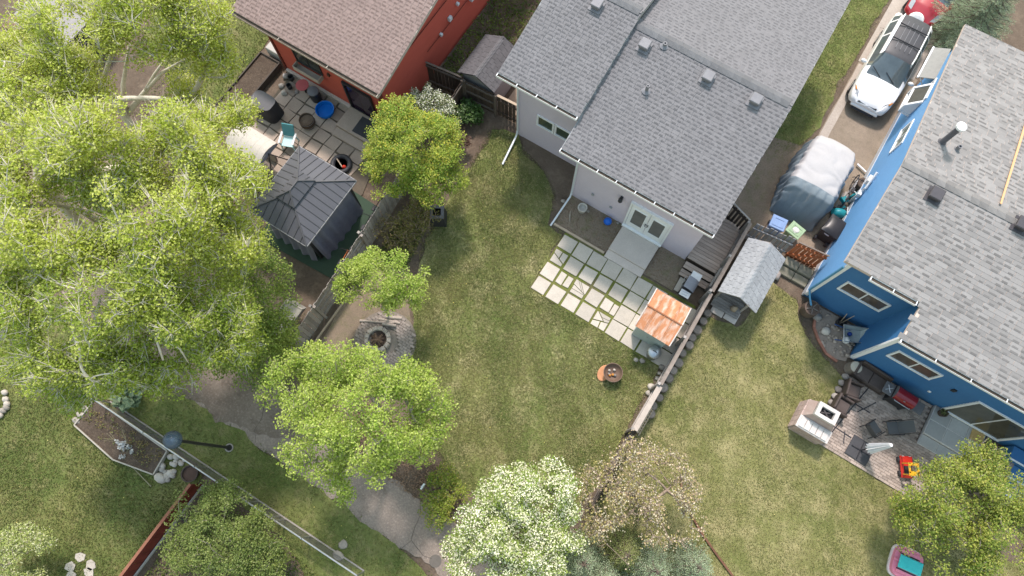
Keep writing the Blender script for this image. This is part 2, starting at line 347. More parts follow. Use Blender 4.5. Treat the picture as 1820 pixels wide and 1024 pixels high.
def blades(name, label, polys, n, mat, h=(.04, .09), w=.022, seed=0, cut=None, z0=0.0, gap=None):
    """single grass blades, one triangle each"""
    r = np.random.default_rng(seed); xs = []; ys = []
    areas = [abs(sum(p[i][0]*p[i-1][1]-p[i-1][0]*p[i][1] for i in range(len(p))))/2 for p in polys]
    for p, A in zip(polys, areas):
        a = np.array(p); k = int(n*A/sum(areas)*1.9)
        x = r.uniform(a[:, 0].min()-.15, a[:, 0].max()+.15, k); y = r.uniform(a[:, 1].min()-.15, a[:, 1].max()+.15, k)
        e = r.normal(0, .07, (2, k)); m = inside(p, x+e[0], y+e[1]); xs.append(x[m]); ys.append(y[m])
    x = np.concatenate(xs); y = np.concatenate(ys)
    # only what the camera can see
    X = x*CA-y*SA; Y = x*SA+y*CA; c, s = cos(TILT), sin(TILT); d = Y*s+CAM_H*c
    u = 910+FPX*X/d; v = 512+FPX*(-Y*c+CAM_H*s)/d; k = (u > -60) & (u < 1880) & (v > -60) & (v < 1084)
    if cut is not None:
        for q in cut: k &= ~inside(q, x, y)
    x = x[k]; y = y[k]
    th = np.sin(x*1.9+1.3*np.sin(y*1.1+seed))+np.sin(y*2.3+1.7*np.sin(x*.9))+.8*np.sin(x*5.1+y*3.3+2*np.sin(y*1.7)); k = r.uniform(0, 1, len(x)) < np.clip(.85+.16*th, .45, 1); x = x[k]; y = y[k]; n = len(x)
    an = r.uniform(0, 2*pi, n); le = r.uniform(.2, 1.0, n); hh = r.uniform(*h, n); ww = w*r.uniform(.6, 1.4, n)
    dx, dy = np.cos(an), np.sin(an); V = np.zeros((n, 3, 3), np.float32)
    V[:, 0] = np.stack([x-dy*ww, y+dx*ww, np.full(n, z0)], 1); V[:, 1] = np.stack([x+dy*ww, y-dx*ww, np.full(n, z0)], 1)
    V[:, 2] = np.stack([x+dx*hh*le, y+dy*hh*le, z0+hh], 1)
    o = link(name, npmesh(name, V.reshape(-1, 3), np.arange(n*3).reshape(-1, 3)), mat)
    tag(o, label, 'grass'); return stuff(o)
STOOP = [(-1.65, 9.5), (.1, 9.5), (.1, 11.1), (-1.65, 11.1)]
blades('grass', 'mottled green and straw coloured grass of the centre lawn', [LAWN_C], 220000, BLADE, h=(.02, .055), w=.013, seed=3)
blades('grass', 'paler straw coloured grass of the right lawn', [LAWN_R], 240000, leafmat('blade_right', (.13, .155, .047), (.24, .232, .095), (.325, .288, .145), trans=.3, sc=.7), h=(.02, .05), w=.013, seed=5)
blades('grass', 'longer green grass beside the path and the driveway', [LAWN_P, LAWN_B, LAWN_L], 150000, leafmat('blade_dark', (.09, .13, .033), (.165, .18, .055), (.22, .20, .085), trans=.25, sc=1.5), h=(.03, .08), w=.015, seed=4)
blades('grass', 'short green grass of the verge beside the driveway', [LAWN_D], 26000, BLADE, h=(.02, .05), w=.013, seed=6)

DSOIL = groundmat('dark_soil_mat', ((.095, .072, .055), (.125, .095, .073), (.075, .056, .043), (.16, .125, .09)), (.9, 3, 16, 90), bump=1, fine=.35)
rd = np.random.default_rng(8); V = []; F = []
for pl, n in ((LAWN_C, 60), (LAWN_R, 60), (LAWN_B, 30), (LAWN_P, 20)):
    a = np.array(pl); x = rd.uniform(a[:, 0].min(), a[:, 0].max(), n*3); y = rd.uniform(a[:, 1].min(), a[:, 1].max(), n*3); k = inside(pl, x, y)
    for xx, yy in list(zip(x[k], y[k]))[:n]:
        m = len(V); s_ = rd.uniform(.009, .018); V += [(xx+s_*cos(q*pi/3), yy+s_*sin(q*pi/3), .07) for q in range(6)]; F.append(tuple(range(m, m+6)))
stuff(tag(link('dandelions', npmesh('dandelions', V, F), M('dandelion_yellow', (.62, .5, .06), (.6, .55, .3), fine=0)), 'tiny yellow dandelions scattered over the lawns', 'flowers'))
# ------------------------------------------------------------------ roofs and houses
def shingle_mesh(w, e, mat):
    me = MB().add([(-w/2, -e*.5, 0), (w/2, -e*.5, 0), (w/2, e*.6, 0), (-w/2, e*.6, 0), (-w/2, -e*.5, .011), (w/2, -e*.5, .011), (w/2, e*.6, .004), (-w/2, e*.6, .004)],
        [(3, 2, 1, 0), (4, 5, 6, 7), (0, 1, 5, 4), (1, 2, 6, 5), (2, 3, 7, 6), (3, 0, 4, 7)]).mesh('shingle'); me.materials.append(mat); return me
def shingle_slope(items, O, u, v, wid, length, e=.148, tw=.25, seed=0, clip=None):
    """rows of tabs on a plane: O lower left corner, u along the eave, v up the slope"""
    r = random.Random(seed); O = Vector(O); u = Vector(u).normalized(); v = Vector(v).normalized(); n = u.cross(v)
    for i in range(int(length/e+.999)):
        y = (i+.5)*e
        if y-e/2 > length-.03: break
        x = -r.uniform(0, tw)
        while x < wid:
            w = tw*r.uniform(.88, 1.12); a = max(x, 0); b = min(x+w, wid); x += w
            if b-a < .05: continue
            if clip and not clip((a+b)/2, y): continue
            items.append((O+u*((a+b)/2)+v*y+n*.004, b-a-.012, u, v, n, e if y+e*.6 <= length else None))
def lay_shingles(items, root, mat, e=.148, most=300, name='shingle', dark=None, full=True):
    """the tabs largest in the photograph become parts, the others one joined part"""
    def size(t):
        x, y = seen(*t[0])
        if not (-15 < x < 1835 and -15 < y < 1039): return 0
        return t[1]*1000/(t[0]-Vector((0, 0, CAM_H))).length**2
    vis = [t for t in items if seen(*t[0])[0] > -80 and seen(*t[0])[1] > -80 and seen(*t[0])[0] < 1900]
    vis.sort(key=lambda t: -size(t)); inv = wmat(root).inverted(); cache = {}
    for t in vis[:most]:
        w = round(t[1]*20)/20 or .05
        if w not in cache: cache[w] = shingle_mesh(1.0, e, mat)
        o = bpy.data.objects.new(name, cache[w]); COL.objects.link(o); o.parent = root
        m = Matrix((t[2]*t[1], t[3], t[4])).transposed().to_4x4(); m.translation = inv @ t[0]; o.matrix_basis = m
    rest = vis[most:]; V = []; F = []; r = random.Random(len(items)); DV = []; DF = []
    for t in vis:   # the darker laminate dashes along the lower half of the tabs
        if r.random() > (.94 if full else .7): continue
        w_ = t[1]*(r.uniform(.5, .68) if full else r.uniform(.4, .8)); k = len(DV); c = inv @ (t[0]+t[2]*((t[1]-w_)/2*r.uniform(-1, 1))); a = t[2]*(w_/2); lo = t[3]*(-e*.5-.004); hi = t[3]*(-e*.5+e*r.uniform(.28, .42)); n0 = t[4]*.0125; n1 = t[4]*.0105
        DV += [c-a+lo, c+a+lo, c+a+lo+n0, c-a+lo+n0, c+a+hi+n1, c-a+hi+n1]; DF += [(k, k+1, k+2, k+3), (k+3, k+2, k+4, k+5)]
    if DV: stuff(link('laminate_dashes', npmesh('laminate_dashes', [tuple(p) for p in DV], DF), dark or mat, root))
    for t in rest:
        k = len(V); c = inv @ t[0]; a = t[2]*(t[1]/2); lo = t[3]*(-e*.5); hi = t[3]*(e*.6 if t[5] else e*.45)
        V += [c-a+lo, c+a+lo, c+a+hi, c-a+hi, c-a+lo+t[4]*.011, c+a+lo+t[4]*.011, c+a+hi+t[4]*.004, c-a+hi+t[4]*.004]
        F += [(k+4, k+5, k+6, k+7), (k, k+1, k+5, k+4), (k+1, k+2, k+6, k+5), (k+3, k, k+4, k+7)]
    if V:
        o = link('shingle_field', npmesh('shingle_field', [tuple(p) for p in V], F), mat, root); stuff(o)
def ridge_caps(root, mat, p, q, d=.3, w=.15, drop=.06):
    p = Vector(p); q = Vector(q); n = int((q-p).length/d); t = (q-p).normalized(); s = Vector((-t.y, t.x, 0)); inv = wmat(root).inverted()
    me = MB().add([tuple(t*(-d*.55)+s*w-Vector((0, 0, drop))), tuple(t*(-d*.55)+Vector((0, 0, .03))), tuple(t*(-d*.55)-s*w-Vector((0, 0, drop))),
        tuple(t*(d*.55)+s*w-Vector((0, 0, drop-.02))), tuple(t*(d*.55)+Vector((0, 0, .012))), tuple(t*(d*.55)-s*w-Vector((0, 0, drop-.02)))],
        [(0, 3, 4, 1), (1, 4, 5, 2), (0, 1, 2), (3, 5, 4)]).mesh('ridge_cap'); me.materials.append(mat)
    for i in range(n): piece('ridge_cap', me, root, inv @ (p+t*((i+.5)*d)))
def gutter(root, p, q, mat, hang=.9, w=.145, h=.1, out=(0, -1)):
    """open trough with hangers along an eave; p..q is the roof edge"""
    p = Vector(p); q = Vector(q); t = (q-p).normalized(); o = Vector((*out, 0)); n = (q-p).length; mb = MB()
    zt = Vector((0, 0, 1))
    prof = [o*.004, o*.004-zt*h, o*w-zt*h, o*w+zt*.01]
    for a, b in zip(prof[:-1], prof[1:]): mb.poly3([p+a, q+a, q+b, p+b], .008, (0, 0, -1) if abs((b-a).z) < .01 else tuple(o))
    for e in (p, q): mb.poly3([e+prof[0], e+prof[1], e+prof[2], e+prof[3]], .006, tuple(t))
    g = mb.to('eavestrough', mat, root)
    MB().poly3([p+o*.015-zt*.05, q+o*.015-zt*.05, q+o*(w-.012)-zt*.05, p+o*(w-.012)-zt*.05], .03).to('dark_gutter_inside', GUTIN, g)  # dark mottled strip along the inside of the trough
    hm = MB(); hm.box(0, 0, 0, .028 if abs(t.x) > .5 else w+.012, w+.012 if abs(t.x) > .5 else .035, .014); me = hm.mesh('hanger'); me.materials.append(mat)
    inv = wmat(root).inverted()
    k = max(2, int(n/hang))
    for i in range(k+1): piece('hanger', me, g, inv @ (p+t*(n*(i+.02)/(k+.04))+o*(w/2)+zt*.004))
    return g
def window(root, name, x0, x1, y, z0, z1, mat, face=(0, -1), fr=.07, panes=2, gm=None, swing=None):
    """framed window on a wall facing -Y (x0..x1) or -X (then x0..x1 run along Y and y is the wall's X)"""
    gm = gm or glass('window_glass')
    def V(a, d, z): return (a, y-d, z) if face == (0, -1) else (y-d, a, z)
    def bx(mb, a0, a1, d0, d1, zz0, zz1):
        p = V(a0, d0, zz0); q = V(a1, d1, zz1)
        return mb.box((p[0]+q[0])/2, (p[1]+q[1])/2, zz0, abs(p[0]-q[0]), abs(p[1]-q[1]), zz1-zz0)
    f = MB()
    bx(f, x0-fr, x1+fr, .002, .05, z1, z1+fr); bx(f, x0-fr, x1+fr, .002, .065, z0-fr, z0); bx(f, x0-fr, x0, .002, .05, z0, z1); bx(f, x1, x1+fr, .002, .05, z0, z1)
    w = f.to(name, mat, root)
    n = panes; pw = (x1-x0)/n
    for i in range(n):
        a = x0+i*pw
        bx(MB(), a+.015, a+pw-.015, .004, .02, z0+.015, z1-.015).to('pane', gm, w)
        if i: bx(MB(), a-.02, a+.02, .003, .04, z0, z1).to('mullion', mat, w)
    return w
def spout(root, pts, mat, w=.075):
    return MB().tube(pts, w*.62, 4).to('downspout', mat, root, smooth=False)
def siding(root, name, p, q, z0, tops, mat, lap=.16, th=.028, bottom=None):
    """lapped boards on a wall from p to q; tops(t) gives the wall's height at 0..1"""
    p = Vector((*p, 0)); q = Vector((*q, 0)); L = (q-p).length; t = (q-p).normalized(); o = Vector((t.y, -t.x, 0)); mb = MB(); z = z0; n = 14
    while True:
        zt = z+lap; m = max(tops(i/n) for i in range(n+1))
        if z >= m-.01: break
        xs = [i/n for i in range(n+1)]
        run = [(s, min(zt, tops(s))) for s in xs if tops(s) > z+.005]
        if len(run) > 1:
            for (s0, h0), (s1, h1) in zip(run[:-1], run[1:]):
                a = p+t*(s0*L); b = p+t*(s1*L)
                mb.add([a+o*th+Vector((0, 0, z)), b+o*th+Vector((0, 0, z)), b+Vector((0, 0, h1)), a+Vector((0, 0, h0))], [(0, 1, 2, 3)])
                mb.add([a+Vector((0, 0, z)), b+Vector((0, 0, z)), b+o*th+Vector((0, 0, z)), a+o*th+Vector((0, 0, z))], [(0, 1, 2, 3)])
        z = zt
    return stuff(mb.to(name, mat, root))
def roof_vent(root, x, y, z, s, mat, name='roof_vent', sl=.24):
    mb = MB().box(x, y, z, s*1.25, s*1.25, .03, rx=math.atan(sl)).box(x, y, z+.03, s*.8, s*.8, .14).box(x, y, z+.15, s, s, .1, rx=math.atan(sl)*.6, bev=.025)
    return mb.to(name, mat, root)

# ---- grey house
GROOF = M('grey_shingle', (.178, .173, .18), (.158, .154, .16), sc=1.2, rv=.07, fine=.06)
GSTUCCO = M('grey_stucco', (.595, .535, .625), (.555, .498, .583), sc=1.3, bump=.25, bsc=120, fine=.04)
GTRIM = M('grey_trim', (.30, .31, .32), (.27, .28, .29), fine=.05)
SPOUT = M('white_aluminium', (.62, .66, .70), (.55, .59, .63), rough=.4, fine=.05)
VENT = M('grey_vent', (.20, .20, .215), (.16, .16, .175), rough=.5, fine=.08)
gh = thing('grey_house', 'grey stucco bungalow with grey shingle roof and white double doors beside the patio', 'house', (-3, 14, 0))
S = .24; E2, Z2 = 10.72, 4.1; E1, Z1 = 11.85, 4.6; RB2 = 15.75; RZ2 = Z2+S*(RB2-E2); RB1 = 16.05; RZ1 = Z1+S*(RB1-E1)
XL, XM, XR = -8.05, -4.68, 1.46
w = MB(); w.prism([(-7.5, 12.3), (-4.15, 12.3), (-4.15, 11.1), (1.2, 11.1), (1.2, 21), (-7.5, 21)], -.02, 3.9); w.to('wall', GSTUCCO, gh)
MB().add([(1.2, 11.1, 3.9), (1.2, 21, 3.9), (1.2, RB2, RZ2-.1)], [(0, 1, 2)]).to('gable', GSTUCCO, gh); w = MB().add([(-7.5, 12.3, 3.9), (-7.5, 21, 3.9), (-7.5, RB1, RZ1-.12)], [(0, 2, 1)]); w.to('gable', GSTUCCO, gh)
MB().poly3([(XM, E2, Z2), (XR, E2, Z2), (XR, RB2, RZ2), (XM, RB2, RZ2)], .12).poly3([(XM, RB2, RZ2), (XR, RB2, RZ2), (XR, 23, RZ2-S*(23-RB2)), (XM, 23, RZ2-S*(23-RB2))], .12).to('roof_deck', GTRIM, gh)
MB().poly3([(XL, E1, Z1), (XM, E1, Z1), (XM, RB1, RZ1), (XL, RB1, RZ1)], .3).poly3([(XL, RB1, RZ1), (XM, RB1, RZ1), (XM, 23, RZ1-S*(23-RB1)), (XL, 23, RZ1-S*(23-RB1))], .3).to('roof_deck', GTRIM, gh)
it = []
sl = math.hypot(1, S)
shingle_slope(it, (XM+.02, E2-.02, Z2), (1, 0, 0), (0, 1, S), XR-XM, (RB2-E2)*sl, seed=1)
shingle_slope(it, (XR, 23, RZ2-S*(23-RB2)), (-1, 0, 0), (0, -1, S), XR-XM, (23-RB2)*sl, seed=2)
shingle_slope(it, (XL, E1-.02, Z1), (1, 0, 0), (0, 1, S), XM-XL+.03, (RB1-E1)*sl, seed=3)
shingle_slope(it, (XM+.03, 23, RZ1-S*(23-RB1)), (-1, 0, 0), (0, -1, S), XM-XL+.03, (23-RB1)*sl, seed=4)
lay_shingles(it, gh, GROOF, dark=M('grey_shingle_dark', (.115, .114, .12), (.102, .101, .107), rv=.12, fine=.08))
RIDGE = M('ridge_cap_grey', (.135, .137, .144), (.122, .124, .13), sc=3, rv=.1)
ridge_caps(gh, RIDGE, (XM, RB2, RZ2+.03), (XR, RB2, RZ2+.03), w=.2, drop=.045); ridge_caps(gh, RIDGE, (XL, RB1, RZ1+.03), (XM, RB1, RZ1+.03), w=.2, drop=.045)
gutter(gh, (XM, E2+.0, Z2-.02), (XR, E2, Z2-.02), WHITE, hang=.72); gutter(gh, (XL, E1, Z1-.02), (XM-.02, E1, Z1-.02), WHITE, hang=.8)
MB().poly3([(XL, E1+.02, Z1-.3), (XM, E1+.02, Z1-.3), (XM, 12.32, Z1-.3), (XL, 12.32, Z1-.3)], .02).poly3([(XM, E2+.02, Z2-.14), (XR, E2+.02, Z2-.14), (XR, 11.12, Z2-.14), (XM, 11.12, Z2-.14)], .02).to('soffit', WHITE, gh)
spout(gh, [(-7.42, 11.93, Z1-.1), (-7.42, 12.2, Z1-.45), (-7.42, 12.23, .45), (-7.4, 12.1, .2), (-7.22, 10.72, .08)], SPOUT)
spout(gh, [(-4.06, 10.75, Z2-.1), (-4.06, 11.02, Z2-.45), (-4.06, 11.02, .45), (-4.06, 10.9, .2), (-4.1, 9.45, .08)], SPOUT)
WG = glass('green_window_glass', (.035, .05, .042))
window(gh, 'window', -6.5, -5.86, 12.3, 1.75, 2.35, WHITE, panes=1, gm=WG); window(gh, 'window', -5.68, -5.04, 12.3, 1.75, 2.35, WHITE, panes=1, gm=WG)
# double doors
dr = MB().box(-.77, 11.05, 2.3, 1.78, .1, .09).box(-1.62, 11.05, .3, .08, .1, 2.0).box(.08, 11.05, .3, .08, .1, 2.0).box(-.77, 11.02, .2, 1.78, .16, .1).to('door_frame', WHITE, gh)
DG = glass('door_glass', (.07, .068, .06), .12)
for i, x in enumerate((-1.175, -.365)):
    d = MB().box(x, 11.06, .32, .79, .06, 1.97).to('door', WHITE, dr)
    MB().box(x, 11.024, .75, .50, .012, 1.25).to('door_pane', DG, dr)
    fr = MB()
    for sx_, w_, z_, h_ in ((x, .58, 2.0, .05), (x, .58, .70, .05), (x-.27, .05, .75, 1.25), (x+.27, .05, .75, 1.25)): fr.box(sx_, 11.02, z_, w_, .02, h_)
    fr.to('pane_frame', WHITE, dr)
MB().box(-.72, 11.0, 1.15, .03, .06, .16).box(-.82, 11.0, 1.15, .03, .06, .16).to('door_handle', BLACK, dr)
MB().box(-2.07, 11.05, 2.1, .1, .08, .2).lathe([(.02, .2), (.08, .16), (.09, 0), (.05, -.04)], -2.07, 10.97, 2.1, 10).to('wall_lamp', BLACK, gh)
MB().box(-2.35, 11.06, .9, .12, .05, .1, bev=.01).to('outlet_cover', GTRIM, gh)
MB().box(-3.2, 11.06, 1.1, .1, .05, .14, bev=.01).to('hose_tap', GTRIM, gh)
for (px, py) in ((1145, 83), (1257, 140), (1341, 181)):
    x, y = at(px, py, 5.2); roof_vent(gh, x, y, Z2+S*(y-E2)+.02, .38, VENT)
x, y = at(1061, 8, 5.6); roof_vent(gh, x, y, Z1+S*(y-E1)+.02, .38, VENT)
for (px, py, r, h) in ((1150, 158, .06, .32), (1178, 90, .07, .16)):
    x, y = at(px, py, 5.0); MB().lathe([(.17, 0), (.1, .04), (r, .06), (r, h), (r*.6, h), (r*.6, h-.06)], x, y, Z2+S*(y-E2)+.02, 12).to('vent_pipe', VENT, gh)

# ---- red house
RROOF = M('brown_shingle', (.245, .182, .165), (.22, .163, .148), sc=1.2, rv=.07, fine=.06)
RSID = M('red_siding', (.43, .088, .062), (.385, .078, .055), sc=1.5, fine=.06, stretch=(1, 1, 3))
RTRIM = M('dark_red_trim', (.15, .035, .025)); RFAS = M('taupe_fascia', (.42, .37, .32), fine=.06)
rh = thing('red_house', 'red sided house with a brown shingle roof and a black patio door', 'house', (-15, 13, 0))
ER, ZR, SR = 9.25, 3.6, .25; RBR = 15.5
MB().box(-14.85, 15.8, -.02, 5.48, 12.38, 3.5).to('wall', RSID, rh)
MB().add([(-12.11, 9.62, 3.53), (-12.11, 22.5, 3.53), (-12.11, RBR+.4, 5.05)], [(0, 1, 2)]).to('gable', RSID, rh)
siding(rh, 'siding', (-17.6, 9.6), (-12.1, 9.6), .25, lambda s: 3.5, RSID, lap=.2)
siding(rh, 'siding', (-12.1, 9.6), (-12.1, 22.6), .25, lambda s: min(3.55+.23*(s*13), 5.0 if s < .5 else 5-(s-.5)*3), RSID, lap=.2)
MB().box(-12.06, 9.56, 0, .14, .14, 3.5).to('corner_trim', RTRIM, rh); MB().box(-17.62, 9.58, 0, .12, .1, 3.5).to('corner_trim', RTRIM, rh)
MB().box(-14.85, 9.52, -.02, 5.4, .14, .25).to('foundation', CONC, rh)
XRL, XRR = -18.7, -11.66
zr = ZR+SR*(RBR-ER)
MB().poly3([(XRL, ER, ZR), (XRR, ER, ZR), (XRR, RBR, zr), (XRL, RBR, zr)], .14).poly3([(XRL, RBR, zr), (XRR, RBR, zr), (XRR, 22.5, ZR), (XRL, 22.5, ZR)], .14).to('roof_deck', RFAS, rh)
it = []; shingle_slope(it, (XRL, ER-.02, ZR), (1, 0, 0), (0, 1, SR), XRR-XRL, (RBR-ER)*math.hypot(1, SR), seed=5); lay_shingles(it, rh, RROOF, dark=M('brown_shingle_dark', (.16, .115, .103), (.145, .104, .093), rv=.1, fine=.08))
ridge_caps(rh, RROOF, (XRL, RBR, zr+.03), (XRR, RBR, zr+.03))
gutter(rh, (XRL, ER, ZR-.02), (XRR, ER, ZR-.02), RFAS, hang=2.2)
window(rh, 'window', -16.45, -15.2, 9.585, 1.65, 2.45, BLACKP, panes=2, fr=.05)
MB().box(-15.85, 9.4, 1.35, 1.3, .3, .04).box(-15.85, 9.25, 1.35, 1.3, .03, .25).box(-16.5, 9.4, 1.35, .03, .3, .25).box(-15.2, 9.4, 1.35, .03, .3, .25).to('window_box', RFAS, rh)
pd = MB().box(-13.35, 9.53, 2.05, 1.4, .1, .1).box(-14.02, 9.53, .25, .07, .1, 1.8).box(-12.68, 9.53, .25, .07, .1, 1.8).box(-13.35, 9.53, .2, 1.4, .12, .06).to('patio_door', BLACKP, rh)
MB().box(-13.67, 9.56, .27, .6, .03, 1.76).to('door_pane', glass('dark_glass', (.02, .011, .024)), pd); MB().box(-13.03, 9.54, .27, .6, .03, 1.76).to('door_pane', glass('dark_glass'), pd)
MB().box(-14.75, 9.54, 1.9, .1, .08, .18).to('wall_lamp', M('rust_metal', (.09, .045, .03)), rh)
for y, z, s in ((14.3, 2.0, .18), (14.9, 2.3, .12), (13.6, 1.8, .12)): MB().box(-12.02, y, z, .12, s, s*1.3, bev=.02).to('meter_box', SPOUT, rh)
x, y = at(845, 3, 1.6); MB().box(-12.0, y, 1.6, .16, .25, .3, bev=.03).to('meter_box', SPOUT, rh)
MB().tube([(-12.02, 10.6, 3.3), (-12.02, 16, 3.3)], .02, 5).tube([(-12.02, 12.6, 1.9), (-12.02, 20, 1.9)], .016, 5).to('wall_cable', RTRIM, rh)

# ---- blue house
BROOF = M('pale_grey_shingle', (.238, .228, .222), (.212, .203, .198), sc=1.4, rv=.15, fine=.06)
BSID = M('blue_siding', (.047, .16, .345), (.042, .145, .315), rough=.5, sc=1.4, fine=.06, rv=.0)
BSIDL = M('sunlit_faded_blue_siding', (.135, .315, .57), (.125, .295, .535), rough=.5, sc=1.4, fine=.06)  # paler copy of the blue siding: fading, with sunlit glare put into the colour
bh = thing('blue_house', 'blue lap sided house with a pale grey shingle roof behind a brick patio', 'house', (12, 14, 0))
EB1, ZB1 = 12.09, 4.3; SBn = .22; EB2 = 10.78; ZB2 = ZB1-SBn*(EB1-EB2); RBB = 15.9; RZB = ZB1+SBn*(RBB-EB1); FB = 23.4; FZ = 3.95; SBf = (RZB-FZ)/(FB-RBB)
XB0, XB1, XB2 = 5.57, 8.34, 21.0
MB().prism([(5.86, 12.3), (8.44, 12.3), (8.44, 10.97), (20.8, 10.97), (20.8, 23.0), (5.86, 23.0)], -.02, 3.75).to('wall', BSID, bh)
topf = lambda b: min(ZB1+SBn*(b-EB1), RZB-SBf*(b-RBB))-.14
siding(bh, 'siding', (5.85, 12.3), (8.43, 12.3), .3, lambda s: 4.12, BSID, lap=.17)
siding(bh, 'siding', (8.43, 12.3), (8.43, 10.95), .3, lambda s: 4.05, BSID, lap=.17)
siding(bh, 'siding', (8.43, 10.95), (20.8, 10.95), .3, lambda s: ZB2-.13, BSID, lap=.17)
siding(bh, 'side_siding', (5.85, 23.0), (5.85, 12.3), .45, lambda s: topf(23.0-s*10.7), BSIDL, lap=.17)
MB().prism([(5.8, 12.27), (5.86, 12.27), (5.86, 23.05), (5.8, 23.05)], 0, .45).to('foundation', M('pale_blue_grey_concrete', (.50, .53, .57), (.44, .47, .51), sc=3), bh)
MB().box(5.88, 12.26, .3, .13, .1, 3.85).to('corner_trim', WHITE, bh); MB().box(8.44, 10.91, .3, .14, .1, 3.65).to('corner_trim', WHITE, bh)
MB().poly3([(XB0, EB1, ZB1), (XB1, EB1, ZB1), (XB1, EB2, ZB2), (XB2, EB2, ZB2), (XB2, RBB, RZB), (XB0, RBB, RZB)], .13).poly3([(XB0, RBB, RZB), (XB2, RBB, RZB), (XB2, FB, FZ), (XB0, FB, FZ)], .13).to('roof_deck', M('peach_fascia', (.56, .46, .40), (.50, .42, .37)), bh)
it = []; sb = math.hypot(1, SBn)
shingle_slope(it, (XB0, EB2-.02, ZB2), (1, 0, 0), (0, 1, SBn), 11.5, (RBB-EB2)*sb, e=.17, tw=.36, seed=7, clip=lambda x, y: x > XB1-XB0 or y > (EB1-EB2)*sb)
shingle_slope(it, (XB0+11.5, FB, FZ), (-1, 0, 0), (0, -1, SBf), 11.5, (FB-RBB)*math.hypot(1, SBf), e=.17, tw=.36, seed=8)
lay_shingles(it, bh, BROOF, e=.17, full=False, dark=M('pale_shingle_dark', (.155, .149, .145), (.14, .134, .13), rv=.12, fine=.08))
ridge_caps(bh, M('ridge_cap_pale', (.20, .193, .188), (.18, .173, .168), rv=.15), (XB0, RBB, RZB+.03), (XB0+11, RBB, RZB+.03), w=.18, drop=.04)
gutter(bh, (XB1, EB2, ZB2-.02), (XB1+11, EB2, ZB2-.02), WHITE, hang=1.2); gutter(bh, (6.55, EB1, ZB1-.02), (8.2, EB1, ZB1-.02), WHITE, hang=.8, w=.16)
window(bh, 'window', 6.42, 7.95, 12.288, 2.05, 2.75, WHITE, panes=2, gm=glass('brown_window_glass', (.07, .055, .045))); window(bh, 'window', 8.95, 10.45, 10.938, 2.05, 2.75, WHITE, panes=2, gm=glass('brown_window_glass'))
window(bh, 'patio_door', 12.15, 14.2, 10.938, .35, 2.35, WHITE, panes=2, fr=.09, gm=glass('patio_door_glass', (.06, .058, .045)))
window(bh, 'window', 18.45, 19.5, 5.838, 2.0, 2.75, WHITE, face=(-1, 0), panes=2, gm=glass('pale_window_glass', (.16, .19, .17)))
window(bh, 'window', 20.6, 21.5, 5.838, 2.0, 2.9, WHITE, face=(-1, 0), panes=1, gm=glass('pale_window_glass'))
bw = MB()
for p_, q_ in (((5.42, 20.5, 1.75), (5.42, 21.4, 1.75)), ((5.42, 20.5, 1.75), (5.42, 20.5, 2.15)), ((5.42, 21.4, 1.75), (5.42, 21.4, 2.15)), ((5.42, 20.5, 2.15), (5.42, 21.4, 2.15)), ((5.42, 20.5, 2.15), (5.83, 20.5, 2.75)), ((5.42, 21.4, 2.15), (5.83, 21.4, 2.75)), ((5.83, 20.5, 2.75), (5.83, 21.4, 2.75)), ((5.42, 20.5, 1.75), (5.83, 20.5, 1.75)), ((5.42, 21.4, 1.75), (5.83, 21.4, 1.75))): bw.bar(p_, q_, .085)
bay = bw.to('bay_window', WHITE, bh)
MB().poly3([(5.42, 20.5, 2.15), (5.83, 20.5, 2.75), (5.83, 21.4, 2.75), (5.42, 21.4, 2.15)][::-1], .02).to('pane', glass('bay_glass', (.06, .062, .055)), bay); MB().poly3([(5.43, 20.5, 1.75), (5.43, 20.5, 2.15), (5.43, 21.4, 2.15), (5.43, 21.4, 1.75)], .01, (1, 0, 0)).to('pane', glass('bay_glass'), bay)
MB().poly3([(5.43, 20.51, 1.75), (5.83, 20.51, 1.75), (5.83, 20.51, 2.75), (5.43, 20.51, 2.15)], .01, (0, 1, 0)).to('side_panel', WHITE, bay)
aw = MB().poly3([(5.3, 21.7, 2.45), (5.84, 21.7, 2.75), (5.84, 23.3, 2.75), (5.3, 23.3, 2.45)][::-1], .04).to('door_awning', M('awning_grey', (.27, .268, .255), (.22, .22, .21), rough=.7), bh)
MB().bar((5.28, 21.67, 2.44), (5.28, 23.32, 2.44), .06).to('awning_edge', WHITE, aw)
for y_ in (21.85, 23.15): MB().bar((5.34, y_, 2.4), (5.83, y_, 1.8), .04).to('awning_brace', WHITE, aw)
MB().box(11.3, 10.93, 2.1, .12, .1, .2).to('wall_lamp', BLACK, bh)
MB().box(11.1, 10.93, 1.0, .1, .05, .1).to('outlet_cover', WHITE, bh)
x, y = at(1668, 258, 4.7); zz = RZB-SBf*(y-RBB)
MB().lathe([(.18, -.02), (.12, .05), (.1, .08), (.1, 1.0)], x, y, zz, 14).to('flue', M('grey_flue', (.10, .10, .115), rough=.4), bh, smooth=40)
MB().lathe([(.1, 0), (.17, .02), (.17, .1), (.03, .17), (0, .17)], x, y, zz+1.0, 14).to('flue_cap', M('bright_cap', (.82, .83, .84), rough=.35), bh)
x, y = at(1694, 270, 4.7); MB().lathe([(.14, -.02), (.08, .04), (.07, .06), (.07, .22), (.045, .22), (.045, .1)], x, y, RZB-SBf*(y-RBB), 12).to('vent_pipe', VENT, bh)
for px, py in ((1662, 347), (1812, 402)):
    x, y = at(px, py, 5.1); roof_vent(bh, x, y, ZB1+SBn*(y-EB1)+.01, .42, M('dark_vent', (.075, .07, .078), rough=.5), sl=SBn)
